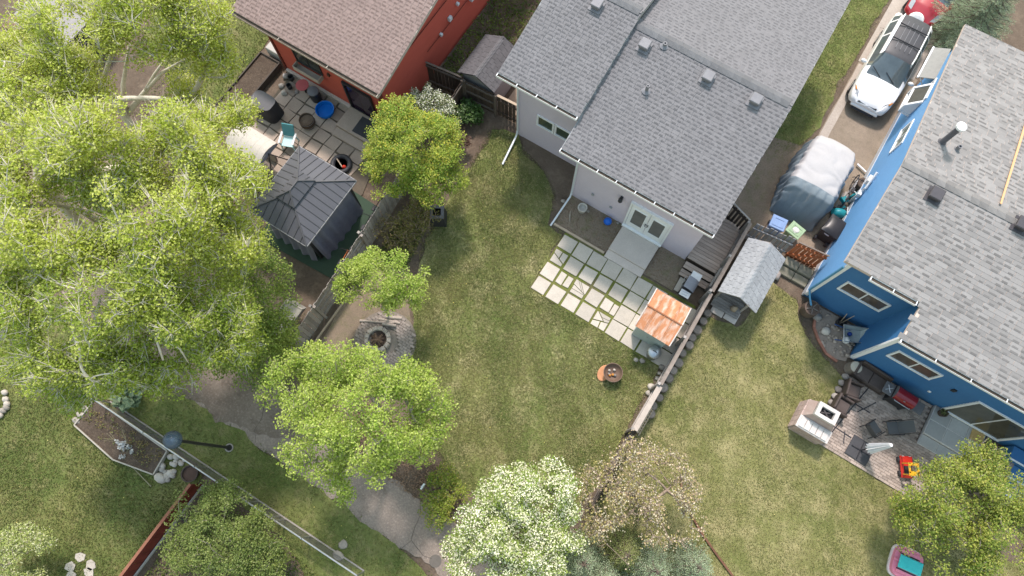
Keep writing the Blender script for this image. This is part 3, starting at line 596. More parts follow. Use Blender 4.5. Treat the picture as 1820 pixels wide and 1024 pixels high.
p = at(1812, 245, 4.7); q = at(1775, 364, 5.1); MB().poly3([(p[0]+.06, p[1]+2.5, FZ+SBf*(FB-p[1]-2.5)+.05), (p[0]-.03, p[1]+2.5, FZ+SBf*(FB-p[1]-2.5)+.05), (q[0]-.02, q[1], RZB+.06), (q[0]+.04, q[1], RZB+.06)][::-1], .02).to('timber_strip', M('orange_timber', (.62, .36, .19), (.55, .33, .18)), bh)
spout(bh, [(5.78, 12.2, 3.7), (5.78, 12.2, .9), (5.95, 12.0, .75), (6.15, 11.75, .7)], M('blue_spout', (.09, .26, .42)))
MB().tube([(5.74, 16.9, .0), (5.74, 16.9, 1.4), (5.74, 17.4, 1.9)], .05, 6).box(5.72, 17.3, 1.2, .16, .3, .35, bev=.02).box(5.72, 16.8, .9, .14, .22, .25, bev=.02).to('utility_pipe', WHITE, bh)
# ------------------------------------------------------------------ trees and shrubs
def grow(base, fork, tips, rng, trunk_r, sub=3, droop=.0, tipr=.008, lean=None, power=2.35):
    """skeleton: every tip is tied to the nearest node already there, nearest tips first"""
    P = [np.array(base, float)]; par = [-1]
    f = np.array(fork, float); k = 5
    for i in range(1, k+1):
        t = i/k; p = P[0]*(1-t)+f*t
        if i < k: p = p+rng.normal(0, .06, 3)*[1, 1, 0]
        P.append(p); par.append(len(P)-2)
    top = len(P)-1; tips = np.asarray(tips); order = np.argsort(np.linalg.norm(tips-f, axis=1)); ends = []
    arr = np.zeros((len(tips)*sub+50, 3)); arr[:len(P)] = P; depth = np.zeros(len(arr)); n = len(P)
    depth[:n] = 0; low = 2
    for ti in order:
        t = tips[ti]; d = np.linalg.norm(arr[low:n]-t, axis=1); up = np.maximum(0, arr[low:n, 2]-t[2]+.1)
        j = low+int(np.argmin(d+.9*up+.12*depth[low:n])); a = arr[j].copy(); L = np.linalg.norm(t-a); prev = j
        bow = rng.normal(0, .09*L, 3); bow[2] += .12*L
        for s in range(1, sub+1):
            q = s/sub; p = a*(1-q)+t*q+bow*(4*q*(1-q))*.5; arr[n] = p; par.append(prev); depth[n] = depth[prev]+L/sub; prev = n; n += 1
        ends.append(prev)
    arr = arr[:n]; kids = np.zeros(n); R = np.zeros(n); acc = np.zeros(n)
    for e in ends: acc[e] += tipr**power
    for i in range(n-1, 0, -1):
        if acc[i] == 0: acc[i] = tipr**power
        acc[par[i]] += acc[i]
    R = acc**(1/power); R = np.maximum(tipr*.8, tipr+(R-tipr)*max(trunk_r-tipr, .004)/max(R[1]-tipr, 1e-6))
    return arr, par, R, np.array(ends)
def limbs(arr, par, R, minr=0.0):
    V = []; F = []; n = len(arr)
    for i in range(1, n):
        j = par[i]
        if j < 0: continue
        a, b = arr[j], arr[i]; t = b-a; L = np.linalg.norm(t)
        if L < 1e-5: continue
        t = t/L; u = np.cross(t, (0, 0, 1) if abs(t[2]) < .9 else (1, 0, 0)); u /= np.linalg.norm(u); w = np.cross(t, u)
        ra = min(R[j], R[i]*1.35); rb = R[i]; k = 7 if ra > .06 else 4; m = len(V)
        if k == 4 and ra < minr: continue
        for (c, r) in ((a, ra), (b+t*rb*.3, rb)):
            for q in range(k): g = 2*pi*q/k; V.append(c+(u*cos(g)+w*sin(g))*r)
        F += [(m+q, m+(q+1) % k, m+k+(q+1) % k, m+k+q) for q in range(k)]
    return V, F
def leaves(centres, per, rad, size, rng, flat=.75, aspect=.75, upb=.6):
    """diamond leaves scattered round each centre"""
    c = np.repeat(np.asarray(centres), per, axis=0); n = len(c)
    d = rng.normal(0, 1, (n, 3)); d /= np.linalg.norm(d, axis=1)[:, None]; r = rad*rng.uniform(0, 1, n)**.45
    c = c+d*r[:, None]*[1, 1, flat]
    nrm = rng.normal(0, 1, (n, 3)); nrm[:, 2] = np.abs(nrm[:, 2])+upb; nrm /= np.linalg.norm(nrm, axis=1)[:, None]
    a = np.cross(nrm, rng.normal(0, 1, (n, 3))); a /= np.linalg.norm(a, axis=1)[:, None]+1e-9; b = np.cross(nrm, a)
    s = (size*rng.uniform(.6, 1.35, n)/2)[:, None]; V = np.stack([c-a*s, c-b*s*aspect, c+a*s, c+b*s*aspect], 1)
    V[:, 1] += nrm*s*.25; V[:, 3] += nrm*s*.25
    return V.reshape(-1, 3), np.arange(n*4).reshape(-1, 4)
def crown_points(lobes, n, rng, shell=.55, gaps=.25, gs=.9):
    """points spread through overlapping ellipsoids, denser outside, with holes"""
    out = []; w = np.array([l[3]*l[4]*l[5] for l in lobes])**.67; w /= w.sum(); off = rng.uniform(0, 50)
    while len(out) < n:
        l = lobes[rng.choice(len(lobes), p=w)]; d = rng.normal(0, 1, 3); d /= np.linalg.norm(d)
        if d[2] < -.55: continue
        r = rng.uniform(shell, 1)**.7*(1+.22*mnoise.noise(Vector(d*2.2)+Vector((off, l[0], l[1]))))
        p = np.array(l[:3])+d*np.array(l[3:6])*r
        if mnoise.noise(Vector(p*gs)+Vector((off, 0, 0))) < -gaps*rng.uniform(.4, 1.5) : continue
        if p[2] < .15: continue
        out.append(p)
    return np.array(out)
def tree(name, label, cat, base, fork, lobes, tips=160, per=60, rad=.4, size=.1, leaf=None, bark=None, tr=.12, seed=1, shell=.5, gaps=.25, tipr=.008, gs=.9, group=None, extra=None, sub=3, flat=.75, upb=1.3, minr=0.0, spray=0, spl=.45, spr=.009, guides=()):
    rng = np.random.default_rng(seed)
    root = thing(name, label, cat, (base[0], base[1], 0), group=group)
    pts = crown_points(lobes, tips, rng, shell, gaps, gs)
    if guides:
        sx = []
        for gl in guides:
            for a_, b_ in zip(gl[:-1], gl[1:]): sx += [(a_[0]+(b_[0]-a_[0])*k/6, a_[1]+(b_[1]-a_[1])*k/6) for k in range(7)]
        sx = np.array(sx); pts = np.array([p for p in pts if np.hypot(*(sx-np.array(seen(*p))).T).min() > 13])
    o = np.array((base[0], base[1], 0))
    arr, par, R, ends = grow((base[0], base[1], -.1), fork, pts, rng, tr, tipr=tipr, sub=sub)
    V, F = limbs(arr, par, R, minr)
    for gl in guides:
        q = MB().tube([(*at(p[0], p[1], p[2]), p[2]) for p in gl], [p[3]*.62 for p in gl], 8); n0 = len(V); V += [np.array(v) for v in q.v]; F += [tuple(i+n0 for i in f) for f in q.f]
    if spray:
        for e in ends:
            a = arr[e]; b0 = arr[par[e]]; d0 = (a-b0)/(np.linalg.norm(a-b0)+1e-9)
            for _ in range(spray):
                d = d0*.8+rng.normal(0, .6, 3)+[0, 0, .45]; d /= np.linalg.norm(d); c = b0+(a-b0)*rng.uniform(.3, 1); q = c+d*spl*rng.uniform(.5, 1.2); u = np.cross(d, (.3, .5, .8)); u /= np.linalg.norm(u); w = np.cross(d, u); m = len(V)
                V += [c+u*spr, c-u*spr*.5+w*spr*.87, c-u*spr*.5-w*spr*.87, q]; F += [(m, m+1, m+3), (m+1, m+2, m+3), (m+2, m, m+3)]
    mb = MB(); mb.v = [tuple(v-o) for v in V]; mb.f = F
    mb.to('trunk', bark or BARK, root, smooth=True, world=False)
    cen = arr[ends]
    V, F = leaves(cen, per, rad, size, rng, flat, upb=upb)
    link('crown', npmesh('crown', V-o, F), leaf, root)
    if extra:
        for nm, (fr, p2, r2, s2, m2, asp) in extra.items():
            k = rng.choice(len(cen), int(len(cen)*fr), replace=False); V, F = leaves(cen[k]+[0, 0, rad*.25], p2, r2, s2, rng, flat, asp, 1.2)
            link(nm, npmesh(nm, V-o, F), m2, root)
    return root
def lobe(px, py, z, rpx, rz, k=1.0, ry=None):
    """crown lobe centred where the photograph shows it, radius in photo pixels"""
    x, y = at(px, py, z); d = rpx*(CAM_H-z)/FPX/.95; return (x, y, z, d, (ry or d), rz)
POP = leafmat('poplar_leaf', (.36, .45, .045), (.49, .55, .09), (.60, .63, .19), trans=.52, sc=.6)
POPD = leafmat('poplar_leaf_deep', (.13, .21, .035), (.24, .32, .055), (.33, .38, .09), trans=.4, sc=.6)
MAPLE = leafmat('maple_leaf', (.19, .30, .03), (.30, .37, .045), (.40, .43, .08), trans=.4)
LIME = leafmat('lime_leaf', (.25, .37, .042), (.37, .46, .078), (.48, .55, .15), trans=.42, sc=.8)
# big poplars on the left: three trunks in a row, pale limbs showing through open crowns
g = 'tall poplars along the left side'
b = at(312, 290, 0); f = at(222, 207, 3.2)
tree('poplar_tree', 'pale barked poplar with a forked trunk beside the raised bed, at the top left', 'tree', b, (f[0], f[1], 3.2),
    [lobe(120, 50, 8.5, 85, 1.5), lobe(250, 35, 8.0, 95, 1.6), lobe(355, 40, 7.5, 70, 1.3), lobe(60, 180, 8, 85, 1.6), lobe(380, 95, 6.5, 45, 1.0), lobe(25, 110, 7.5, 65, 1.3), lobe(430, 5, 7, 38, .8), lobe(130, 130, 7.8, 55, 1.2), lobe(300, 95, 7, 35, .7), lobe(330, 160, 5, 34, .6), lobe(180, 165, 6, 40, .8)],
    tips=640, per=96, rad=.44, size=.072, spray=5, spl=.6, spr=.012, leaf=POP, bark=BARKP, tr=.15, seed=21, gaps=.12, tipr=.02, gs=.55, group=g, shell=.3,
    guides=[[(222, 207, 3.2, .2), (219, 150, 4.4, .14), (224, 118, 5.4, .1), (230, 80, 6.4, .07)], [(226, 203, 3.2, .2), (262, 158, 4.2, .14), (290, 128, 5.0, .1), (328, 106, 6, .06)], [(258, 163, 4.1, .12), (275, 132, 4.8, .09), (292, 108, 5.6, .06)]])
b = at(265, 490, 0)
tree('poplar_tree', 'widest poplar, spreading towards the grey gazebo, with curving pale limbs', 'tree', b, (b[0]-.3, b[1]+.3, 4.5),
    [lobe(60, 290, 9, 100, 1.7), lobe(180, 285, 9.5, 95, 1.7), lobe(310, 280, 8.5, 85, 1.6), lobe(405, 335, 7.5, 68, 1.4), lobe(110, 400, 9, 105, 1.7), lobe(270, 385, 9, 105, 1.7), lobe(395, 420, 7, 68, 1.3), lobe(425, 198, 6, 30, .5), lobe(440, 385, 7, 40, 1.0), lobe(360, 225, 7, 40, .8), lobe(455, 330, 6.5, 22, .5)],
    tips=960, per=96, rad=.44, size=.072, spray=5, spl=.6, spr=.012, leaf=POP, bark=BARKP, tr=.2, seed=22, gaps=.12, tipr=.02, gs=.55, group=g, shell=.3,
    guides=[[(185, 400, 5.5, .18), (140, 372, 6.6, .16), (100, 363, 7.4, .15), (70, 364, 8.0, .14), (29, 372, 8.6, .1)], [(230, 375, 6.6, .1), (190, 365, 7.2, .12), (150, 380, 7, .1)], [(180, 500, 5.2, .2), (110, 478, 6.3, .17), (75, 471, 7, .19), (40, 468, 7.6, .12)]])
b = at(330, 610, 0)
tree('poplar_tree', 'lower poplar reaching over the path above the long raised bed', 'tree', b, (b[0]-.2, b[1]+.2, 3.6),
    [lobe(60, 525, 7.5, 90, 1.6), lobe(190, 530, 8, 100, 1.7), lobe(310, 540, 7.5, 85, 1.6), lobe(110, 625, 6.5, 75, 1.4), lobe(220, 615, 7, 70, 1.4), lobe(300, 625, 6, 65, 1.3), lobe(375, 575, 6, 75, 1.4), lobe(60, 590, 6.5, 50, 1.1), lobe(415, 620, 5, 50, 1.0), lobe(135, 685, 5.5, 42, .8), lobe(285, 665, 5.5, 34, .7), lobe(80, 660, 5.5, 34, .7), lobe(195, 655, 6, 48, .9), lobe(25, 640, 6, 36, .8), lobe(340, 600, 5.5, 40, .8)],
    tips=960, per=96, rad=.42, size=.07, spray=5, spl=.6, spr=.012, leaf=leafmat('poplar_leaf_mid', (.26, .37, .035), (.40, .48, .065), (.53, .58, .15), trans=.52, sc=.6), bark=BARKP, tr=.18, seed=23, gaps=.12, tipr=.02, gs=.55, group=g, shell=.3,
    guides=[[(272, 515, 7.6, .07), (270, 540, 7.3, .09), (268, 575, 6.8, .1)], [(180, 525, 7.4, .05), (170, 560, 7.2, .07), (171, 590, 6.8, .08)], [(240, 590, 7.4, .04), (258, 577, 7.5, .06), (275, 595, 7.4, .06), (290, 640, 6.8, .05)], [(275, 595, 7.4, .05), (320, 620, 6.8, .05), (335, 645, 6.2, .03)]])
b = at(455, 600, 0)
tree('understory_tree', 'dense dark green small tree under the poplars beside the plank fence', 'tree', b, (b[0], b[1], 1.6),
    [lobe(430, 470, 3.2, 55, .9), lobe(455, 540, 3.4, 65, 1.0), lobe(440, 610, 3.2, 70, 1.0), lobe(480, 640, 2.6, 45, .8), lobe(470, 490, 2.6, 40, .8), lobe(490, 590, 2.6, 35, .8)],
    tips=280, per=95, rad=.36, size=.066, leaf=POPD, bark=BARK, tr=.12, seed=24, gaps=.2)
b = at(745, 335, 0)
tree('maple_tree', 'round bright green maple beside the red house', 'tree', b, (b[0], b[1], 1.9),
    [lobe(735, 262, 3.6, 72, 1.2), lobe(700, 230, 3.6, 45, .9), lobe(775, 250, 3.3, 50, .9), lobe(760, 315, 2.9, 52, .9), lobe(695, 310, 3, 45, .8), lobe(805, 318, 2.4, 28, .5), lobe(720, 200, 3.4, 32, .6), lobe(675, 270, 2.9, 30, .6)],
    tips=380, per=88, rad=.29, size=.064, leaf=MAPLE, tr=.1, seed=25, gaps=.28, extra={'new_leaves': (.35, 22, .28, .07, leafmat('new_maple_leaf', (.42, .42, .05), (.5, .45, .06), trans=.4), .75)})
b = at(690, 560, 0)
tree('aspen_tree', 'small lime green tree by the stone fire pit', 'tree', b, (b[0]-.05, b[1]+.1, 1.5),
    [lobe(680, 497, 3.0, 55, .7), lobe(640, 490, 2.8, 38, .55), lobe(715, 485, 2.8, 38, .55), lobe(690, 522, 2.4, 26, .4), lobe(735, 478, 2.6, 24, .4), lobe(620, 515, 2.4, 24, .4), lobe(738, 520, 2.4, 22, .4)],
    tips=150, per=80, rad=.26, size=.064, leaf=LIME, tr=.055, seed=26, gaps=.3)
b = at(690, 800, 0)
tree('aspen_tree', 'large lime green tree hanging over the path at the foot of the lawn', 'tree', b, (b[0]-.1, b[1]+.1, 2.2),
    [lobe(630, 720, 5.2, 95, 1.5), lobe(540, 700, 4.8, 72, 1.2), lobe(635, 655, 4.4, 38, .8), lobe(730, 720, 4.4, 68, 1.1), lobe(725, 682, 4.2, 36, .8), lobe(570, 770, 4.2, 70, 1.1), lobe(660, 790, 4.2, 65, 1.1), lobe(500, 740, 4.0, 35, .7), lobe(625, 850, 3.2, 38, .8), lobe(540, 815, 3.6, 34, .7), lobe(765, 745, 3.6, 34, .7), lobe(745, 790, 3.2, 32, .6), lobe(560, 650, 4.0, 38, .8)],
    tips=470, per=92, rad=.33, size=.066, spray=2, leaf=LIME, tr=.15, seed=27, gaps=.1, gs=.7, shell=.4)
WLEAF = leafmat('chokecherry_leaf', (.20, .29, .05), (.29, .36, .085), trans=.35)
b = at(920, 960, 0)
tree('blossom_tree', 'tree covered in white blossom at the bottom of the lawn', 'tree', b, (b[0], b[1], 1.3),
    [lobe(920, 920, 3.8, 70, 1.1), lobe(870, 940, 3.4, 55, .9), lobe(970, 890, 3.4, 55, .9), lobe(900, 880, 3.3, 40, .8), lobe(960, 960, 3.2, 55, .9), lobe(870, 1000, 3.0, 60, .9), lobe(940, 1015, 2.8, 60, .8), lobe(985, 850, 2.8, 28, .6), lobe(840, 930, 2.6, 30, .6), lobe(935, 832, 2.6, 16, .4), lobe(1015, 905, 2.4, 20, .4), lobe(815, 970, 2.2, 20, .4), lobe(1005, 965, 2.4, 24, .5)],
    tips=360, per=60, rad=.31, size=.07, leaf=WLEAF, tr=.1, seed=28, gaps=.14, gs=1.1, shell=.45, spray=2,
    extra={'blossom': (.95, 62, .28, .055, leafmat('blossom_petal', (.76, .74, .56), (.66, .67, .42), trans=.2), .8)})
b = at(1130, 900, 0)
tree('crabapple_tree', 'sparse twiggy crabapple with pale buds straddling the fence end', 'tree', b, (b[0], b[1], .9),
    [lobe(1130, 860, 2.6, 70, .8), lobe(1175, 870, 2.4, 60, .8), lobe(1080, 890, 2.2, 48, .7), lobe(1110, 930, 2.2, 60, .7), lobe(1190, 920, 2.2, 50, .7), lobe(1135, 815, 2.0, 34, .5), lobe(1215, 880, 1.8, 36, .5), lobe(1060, 850, 1.8, 26, .4), lobe(1235, 925, 1.6, 22, .4), lobe(1050, 925, 1.6, 24, .4), lobe(1180, 810, 1.7, 20, .35)],
    tips=430, per=8, rad=.3, spray=3, spl=.4, spr=.007, size=.07, leaf=leafmat('crab_leaf', (.26, .25, .07), (.38, .32, .12), (.48, .36, .22), trans=.3), bark=M('brown_twig', (.30, .23, .18), (.22, .17, .13)), tr=.08, seed=29, gaps=.12, gs=1.0, tipr=.01,
    extra={'buds': (.7, 7, .24, .055, leafmat('bud_petal', (.50, .40, .30), (.58, .53, .37), trans=.2), .9)})
OLIVE = leafmat('olive_leaf', (.15, .225, .03), (.28, .335, .05), (.39, .39, .085), trans=.36)
b = at(1730, 920, 0)
tree('shade_tree', 'yellow olive green rounded tree in front of the blue house, bottom right', 'tree', b, (b[0], b[1], 1.2),
    [lobe(1720, 910, 3.0, 80, 1.0), lobe(1660, 880, 2.6, 55, .8), lobe(1780, 880, 2.8, 60, .9), lobe(1740, 830, 2.4, 45, .7), lobe(1640, 930, 2.2, 45, .7), lobe(1700, 980, 2.4, 60, .8), lobe(1790, 970, 2.6, 60, .8), lobe(1690, 840, 2.2, 30, .6), lobe(1615, 890, 1.9, 26, .5)],
    tips=380, per=85, rad=.32, size=.066, leaf=OLIVE, tr=.11, seed=30, gaps=.16, gs=.8, shell=.45, spray=2)
b = at(410, 955, 0)
tree('elder_shrub', 'big green shrub behind the chain link fence at the bottom left', 'shrub', b, (b[0], b[1], .5),
    [lobe(400, 950, 1.9, 70, .8), lobe(350, 910, 1.6, 45, .6), lobe(440, 985, 1.6, 60, .7), lobe(340, 975, 1.4, 40, .6), lobe(475, 1015, 1.2, 40, .5), lobe(395, 890, 1.5, 30, .5)],
    tips=290, per=80, rad=.3, size=.06, leaf=leafmat('elder_leaf', (.10, .15, .03), (.19, .24, .05), (.23, .27, .08), trans=.3), tr=.06, seed=31, gaps=.3)
b = at(20, 1000, 0)
tree('dogwood_shrub', 'pale yellow green shrub at the bottom left of the lawn', 'shrub', b, (b[0], b[1], .5),
    [lobe(30, 995, 1.8, 60, .8), lobe(75, 1020, 1.5, 40, .6), lobe(0, 1010, 1.5, 45, .6)],
    tips=120, per=70, rad=.27, size=.06, leaf=leafmat('dogwood_leaf', (.25, .32, .07), (.36, .40, .14), (.5, .5, .3), trans=.3), tr=.05, seed=32)
b = at(788, 905, 0)
tree('currant_shrub', 'low dark green shrub at the edge of the path', 'shrub', b, (b[0], b[1], .25),
    [lobe(790, 880, .8, 38, .45), lobe(775, 910, .7, 28, .4), lobe(808, 905, .7, 26, .4), lobe(790, 850, .6, 22, .3)],
    tips=130, per=38, rad=.2, size=.06, leaf=leafmat('currant_leaf', (.13, .20, .02), (.24, .30, .035), (.30, .28, .06), trans=.35), tr=.03, seed=33)
b = at(768, 215, 0)
tree('lilac_shrub', 'white flowering shrub between the maple and the back fence', 'shrub', b, (b[0], b[1], .6),
    [lobe(768, 190, 2.0, 36, .6), lobe(795, 205, 1.8, 26, .5), lobe(735, 185, 1.7, 24, .4), lobe(800, 235, 1.5, 18, .4)],
    tips=110, per=26, rad=.22, size=.07, leaf=leafmat('lilac_leaf', (.12, .16, .05), (.2, .23, .09), trans=.3), tr=.04, seed=34, extra={'blossom': (.85, 24, .2, .06, leafmat('cream_petal', (.62, .62, .50), (.52, .54, .42), trans=.2), .8)})
b = at(830, 205, 0)
tree('rhubarb_plant', 'dark green leafy plant in front of the dark fence', 'plant', b, (b[0], b[1], .2),
    [lobe(830, 200, .5, 24, .3), lobe(845, 205, .4, 16, .25)], tips=50, per=16, rad=.2, size=.14, leaf=leafmat('dark_leaf', (.035, .08, .02), (.07, .13, .03), trans=.25), tr=.02, seed=35)
b = at(722, 425, 0)
tree('twiggy_shrub', 'half bare brown twiggy shrub below the maple', 'shrub', b, (b[0], b[1], .2),
    [lobe(718, 395, 1.1, 48, .6), lobe(700, 410, .8, 38, .5), lobe(745, 385, .9, 34, .5), lobe(725, 430, .6, 32, .4)],
    tips=300, per=9, rad=.2, size=.06, leaf=leafmat('sparse_leaf', (.15, .15, .035), (.23, .2, .06), (.2, .15, .07), trans=.3), bark=M('brown_twig', (.30, .23, .18), (.22, .17, .13)), tr=.03, seed=36, tipr=.009, shell=.2)
b = at(815, 250, 0)
tree('barberry_shrub', 'dark reddish brown shrub at the right of the maple', 'shrub', b, (b[0], b[1], .2), [lobe(818, 250, .6, 20, .35)],
    tips=50, per=26, rad=.16, size=.06, leaf=leafmat('barberry_leaf', (.09, .05, .035), (.13, .07, .05), trans=.2), tr=.02, seed=37)
b = at(225, 715, 0)
tree('cabbage_plant', 'broad leaved grey green plant behind the long raised bed', 'plant', b, (b[0], b[1], .15),
    [lobe(225, 708, .4, 22, .2), lobe(236, 722, .3, 16, .15)], tips=26, per=5, rad=.14, size=.3, leaf=leafmat('cabbage_leaf', (.16, .23, .13), (.24, .31, .19), trans=.25), tr=.02, seed=38, upb=1.5)
def spruce(name, label, base, h, r, seed, leaf, group=None):
    rng = np.random.default_rng(seed); root = thing(name, label, 'spruce', (*base, 0), group=group); mb = MB(); mb.tube([(0, 0, -.05), (0, 0, h*.97)], [r*.07, .015], 7); mb.to('trunk', M('spruce_bark', (.12, .09, .07)), root, world=False)
    segs = []; br = MB(); z = .25
    while z < h*.97:
        k = max(5, int(9*(1-z/h)+4)); L = r*(1-z/h)**.8+.08
        for i in range(k):
            a = 2*pi*(i+rng.uniform(-.35, .35))/k+z*3; l = L*rng.uniform(.75, 1.12); d = np.array((cos(a), sin(a), 0))
            p0 = np.array((0, 0, z)); p1 = p0+d*l*.6+[0, 0, -.05*l]; p2 = p0+d*l+[0, 0, .02*l]; br.tube([p0, p1, p2], [.02, .014, .006], 4, cap=False)
            n = max(3, int(l/.07))
            for j in range(n):
                q = (j+1)/n; c = p0*(1-q)+p2*q+[0, 0, -.06*l*4*q*(1-q)]; wdt = (.28*l*(1-q)+.1)*rng.uniform(.8, 1.1)
                for sgn in (-1, 1):
                    e = np.array((-d[1]*sgn, d[0]*sgn, 0))*wdt+d*wdt*.7; segs.append((c, c+e+[0, 0, rng.uniform(-.05, .04)]))
        z += rng.uniform(.16, .26)
    br.to('branches', M('spruce_bark', (.12, .09, .07)), root, world=False)
    a = np.array([s[0] for s in segs]); b = np.array([s[1] for s in segs]); reps = 12; t = np.tile(np.linspace(.08, 1, reps), len(a))
    A = np.repeat(a, reps, 0); B = np.repeat(b, reps, 0); c = A*(1-t[:, None])+B*t[:, None]; ax = (B-A); ax /= np.linalg.norm(ax, axis=1)[:, None]
    nd = rng.normal(0, 1, c.shape); nd -= ax*(nd*ax).sum(1)[:, None]; nd /= np.linalg.norm(nd, axis=1)[:, None]; nd = nd*.6+ax*.6; le = rng.uniform(.035, .065, len(c))[:, None]
    sd = np.cross(nd, rng.normal(0, 1, c.shape)); sd /= np.linalg.norm(sd, axis=1)[:, None]; V = np.stack([c-sd*.011, c+sd*.011, c+nd*le], 1).reshape(-1, 3)
    link('crown', npmesh('crown', V, np.arange(len(V)).reshape(-1, 3)), leaf, root); return root
BSPR = leafmat('blue_spruce_needle', (.22, .29, .16), (.32, .38, .23), (.38, .43, .30), trans=.15); GSPR = leafmat('green_spruce_needle', (.17, .21, .07), (.25, .27, .10), trans=.15)
g = 'small spruces beyond the fence end'
for i, (px, py, h, r, lf, lb) in enumerate(((1035, 1000, 2.6, 1.0, BSPR, 'blue green spruce next to the white blossom tree'), (1110, 985, 2.3, .9, GSPR, 'yellowish green spruce below the crabapple'), (1160, 1012, 2.4, 1.0, BSPR, 'blue spruce at the bottom edge, below the crabapple'), (1235, 1005, 2.0, .9, BSPR, 'smallest blue spruce, beside the timber edging'), (1075, 1035, 2.6, .9, BSPR, 'blue spruce cut by the bottom edge of the picture'))):
    spruce('spruce_tree', lb, at(px, py, h*.6), h, r, 40+i, lf, g)
spruce('spruce_tree', 'silvery blue spruce behind the blue house at the top right', at(1762, 8, 2.5), 4.2, 2.0, 50, BSPR)
# greenery on the ground, uncountable
def cover(name, label, poly, n, mat, size=.08, h=.25, seed=0):
    r = np.random.default_rng(seed); a = np.array(poly); x = r.uniform(a[:, 0].min(), a[:, 0].max(), n*2); y = r.uniform(a[:, 1].min(), a[:, 1].max(), n*2); m = inside(poly, x, y); x = x[m][:n]; y = y[m][:n]
    hh = np.array([max(.03, h*(.55+.9*mnoise.noise(Vector((xx*1.3, yy*1.3, seed))))) for xx, yy in zip(x, y)]); c = np.stack([x, y, hh*r.uniform(.2, 1, len(x))], 1)
    V, F = leaves(c, 1, .05, size, r); o = link(name, npmesh(name, V, F), mat); tag(o, label, 'plants'); return stuff(o)
cover('ground_cover', 'leafy green ground cover between the red and grey houses', [(-12.0, 13.2), (-10.75, 13.0), (-9.9, 15.0), (-9.9, 30), (-12, 30)], 9000, leafmat('cover_leaf', (.06, .11, .02), (.16, .20, .035), trans=.3), .09, .45, 3)
cover('ground_cover', 'weeds along the fence by the fire pit', [(-9.5, 7.5), (-8.4, 7.5), (-8.0, 4.6), (-9.4, 4.4)], 2600, leafmat('weed_leaf', (.08, .12, .025), (.15, .17, .045), trans=.3), .07, .2, 4)
cover('ground_cover', 'weeds on the brown ground below the poplars', [(-22, 9), (-19.3, 5.6), (-13.8, 4.6), (-13.6, 2.0), (-10.2, 1.2), (-10.1, -1.4), (-22, -1.5)], 9000, leafmat('weed_leaf'  , (.08, .12, .025), (.15, .17, .045)), .06, .1, 5)
cover('ground_cover', 'scrubby weeds to the right of the red fence', [(-9.4, -5.8), (-4, -6.2), (-3, -9), (-9.3, -11)], 7000, leafmat('weed_leaf', (.08, .12, .025), (.15, .17, .045)), .08, .25, 6)
cover('leaf_litter', 'brown leaf litter under the lime green tree', [(-6.5, -.2), (-3.2, -.7), (-1.2, -1.3), (-1.2, -2.3), (-6.4, -2.1)], 5000, leafmat('litter_leaf', (.20, .13, .085), (.27, .19, .13), trans=.1), .06, .05, 7)
cover('leaf_litter', 'pale leaf litter in the side yard and beds', [(-4.1, 9.7), (1.2, 9.7), (1.2, 11), (-4.1, 11)], 1500, leafmat('litter_leaf', (.20, .13, .085), (.27, .19, .13)), .05, .03, 8)
# ------------------------------------------------------------------ fences
def fence(name, label, p, q, h, mat, bw=.14, gap=.012, rails=(), rail_side=1, posts=None, cap=None, th=.02, hv=.02, cat='fence', lean=0.0, railmat=None, z0=0.0, capmat=None):
    """board fence from p to q, every board a part"""
    p = Vector(p); q = Vector(q); L = (q-p).length; ang = math.atan2(q.y-p.y, q.x-p.x); r = thing(name, label, cat, (p.x, p.y, 0), ang)
    me = MB().box(0, 0, 0, bw, th, 1.0).mesh('board'); me.materials.append(mat); n = int(L/(bw+gap)); st = L/n
    for i in range(n):
        o = piece('board', me, r, ((i+.5)*st, U(-.006, .006), z0), (lean+U(-.012, .012), U(-.008, .008), 0), (1, 1, h+U(-hv, hv)-z0))
    rm = railmat or mat
    for z in rails: MB().box(L/2, -rail_side*(th/2+.025), z, L, .045, .09).to('rail', rm, r, world=False)
    if posts:
        k = max(1, round(L/posts)); pm = MB().box(0, 0, 0, .1, .1, 1.0).mesh('post'); pm.materials.append(rm)
        for i in range(k+1): piece('post', pm, r, (L*i/k, -rail_side*.075, 0), None, (1, 1, h+.06))
    if cap: MB().box(L/2, 0, h+.015, L, cap, .03).to('cap_board', capmat or rm, r, world=False)
    return r
fence('plank_fence', 'weathered grey plank fence beside the small lime green tree, part of it showing rails', (-9.62, 1.5), (-9.78, 4.7), 1.65, WOODG, rails=(.25, .75, 1.25), rail_side=1, posts=2.4, railmat=M('pale_rail', (.30, .27, .25), (.24, .21, .19), fine=.2))
fence('plank_fence', 'weathered grey plank fence behind the twiggy shrub', (-9.8, 4.75), (-10.05, 8.2), 1.65, WOODG, rails=(.3, 1.2), rail_side=-1, posts=2.4)
fence('plank_fence', 'weathered grey plank fence below the railed section, by the path end', (-9.5, -1.5), (-9.62, 1.45), 1.65, WOODG, rails=(.3, 1.2), rail_side=-1, posts=2.4)
DK = M('dark_rail', (.15, .125, .105), (.10, .08, .068), fine=.2)
fence('back_fence', 'dark board fence joining the small dark shed to the grey house', (-10.25, 12.5), (-8.72, 12.62), 1.5, WOODD, rails=(.2, .75, 1.3), rail_side=1, posts=1.5, railmat=DK)
fence('garden_gate', 'dark gate with a pale top board against the grey house', (-8.68, 12.64), (-7.62, 12.7), 1.45, WOODD, rails=(.25, 1.15), rail_side=1, cat='gate', cap=.1, capmat=WOODT)
fence('back_fence', 'dark board fence between the red house and the gate post', (-11.95, 12.3), (-10.3, 12.5), 1.6, WOODD, rails=(.3, 1.4), rail_side=1, cap=.08, railmat=DK)
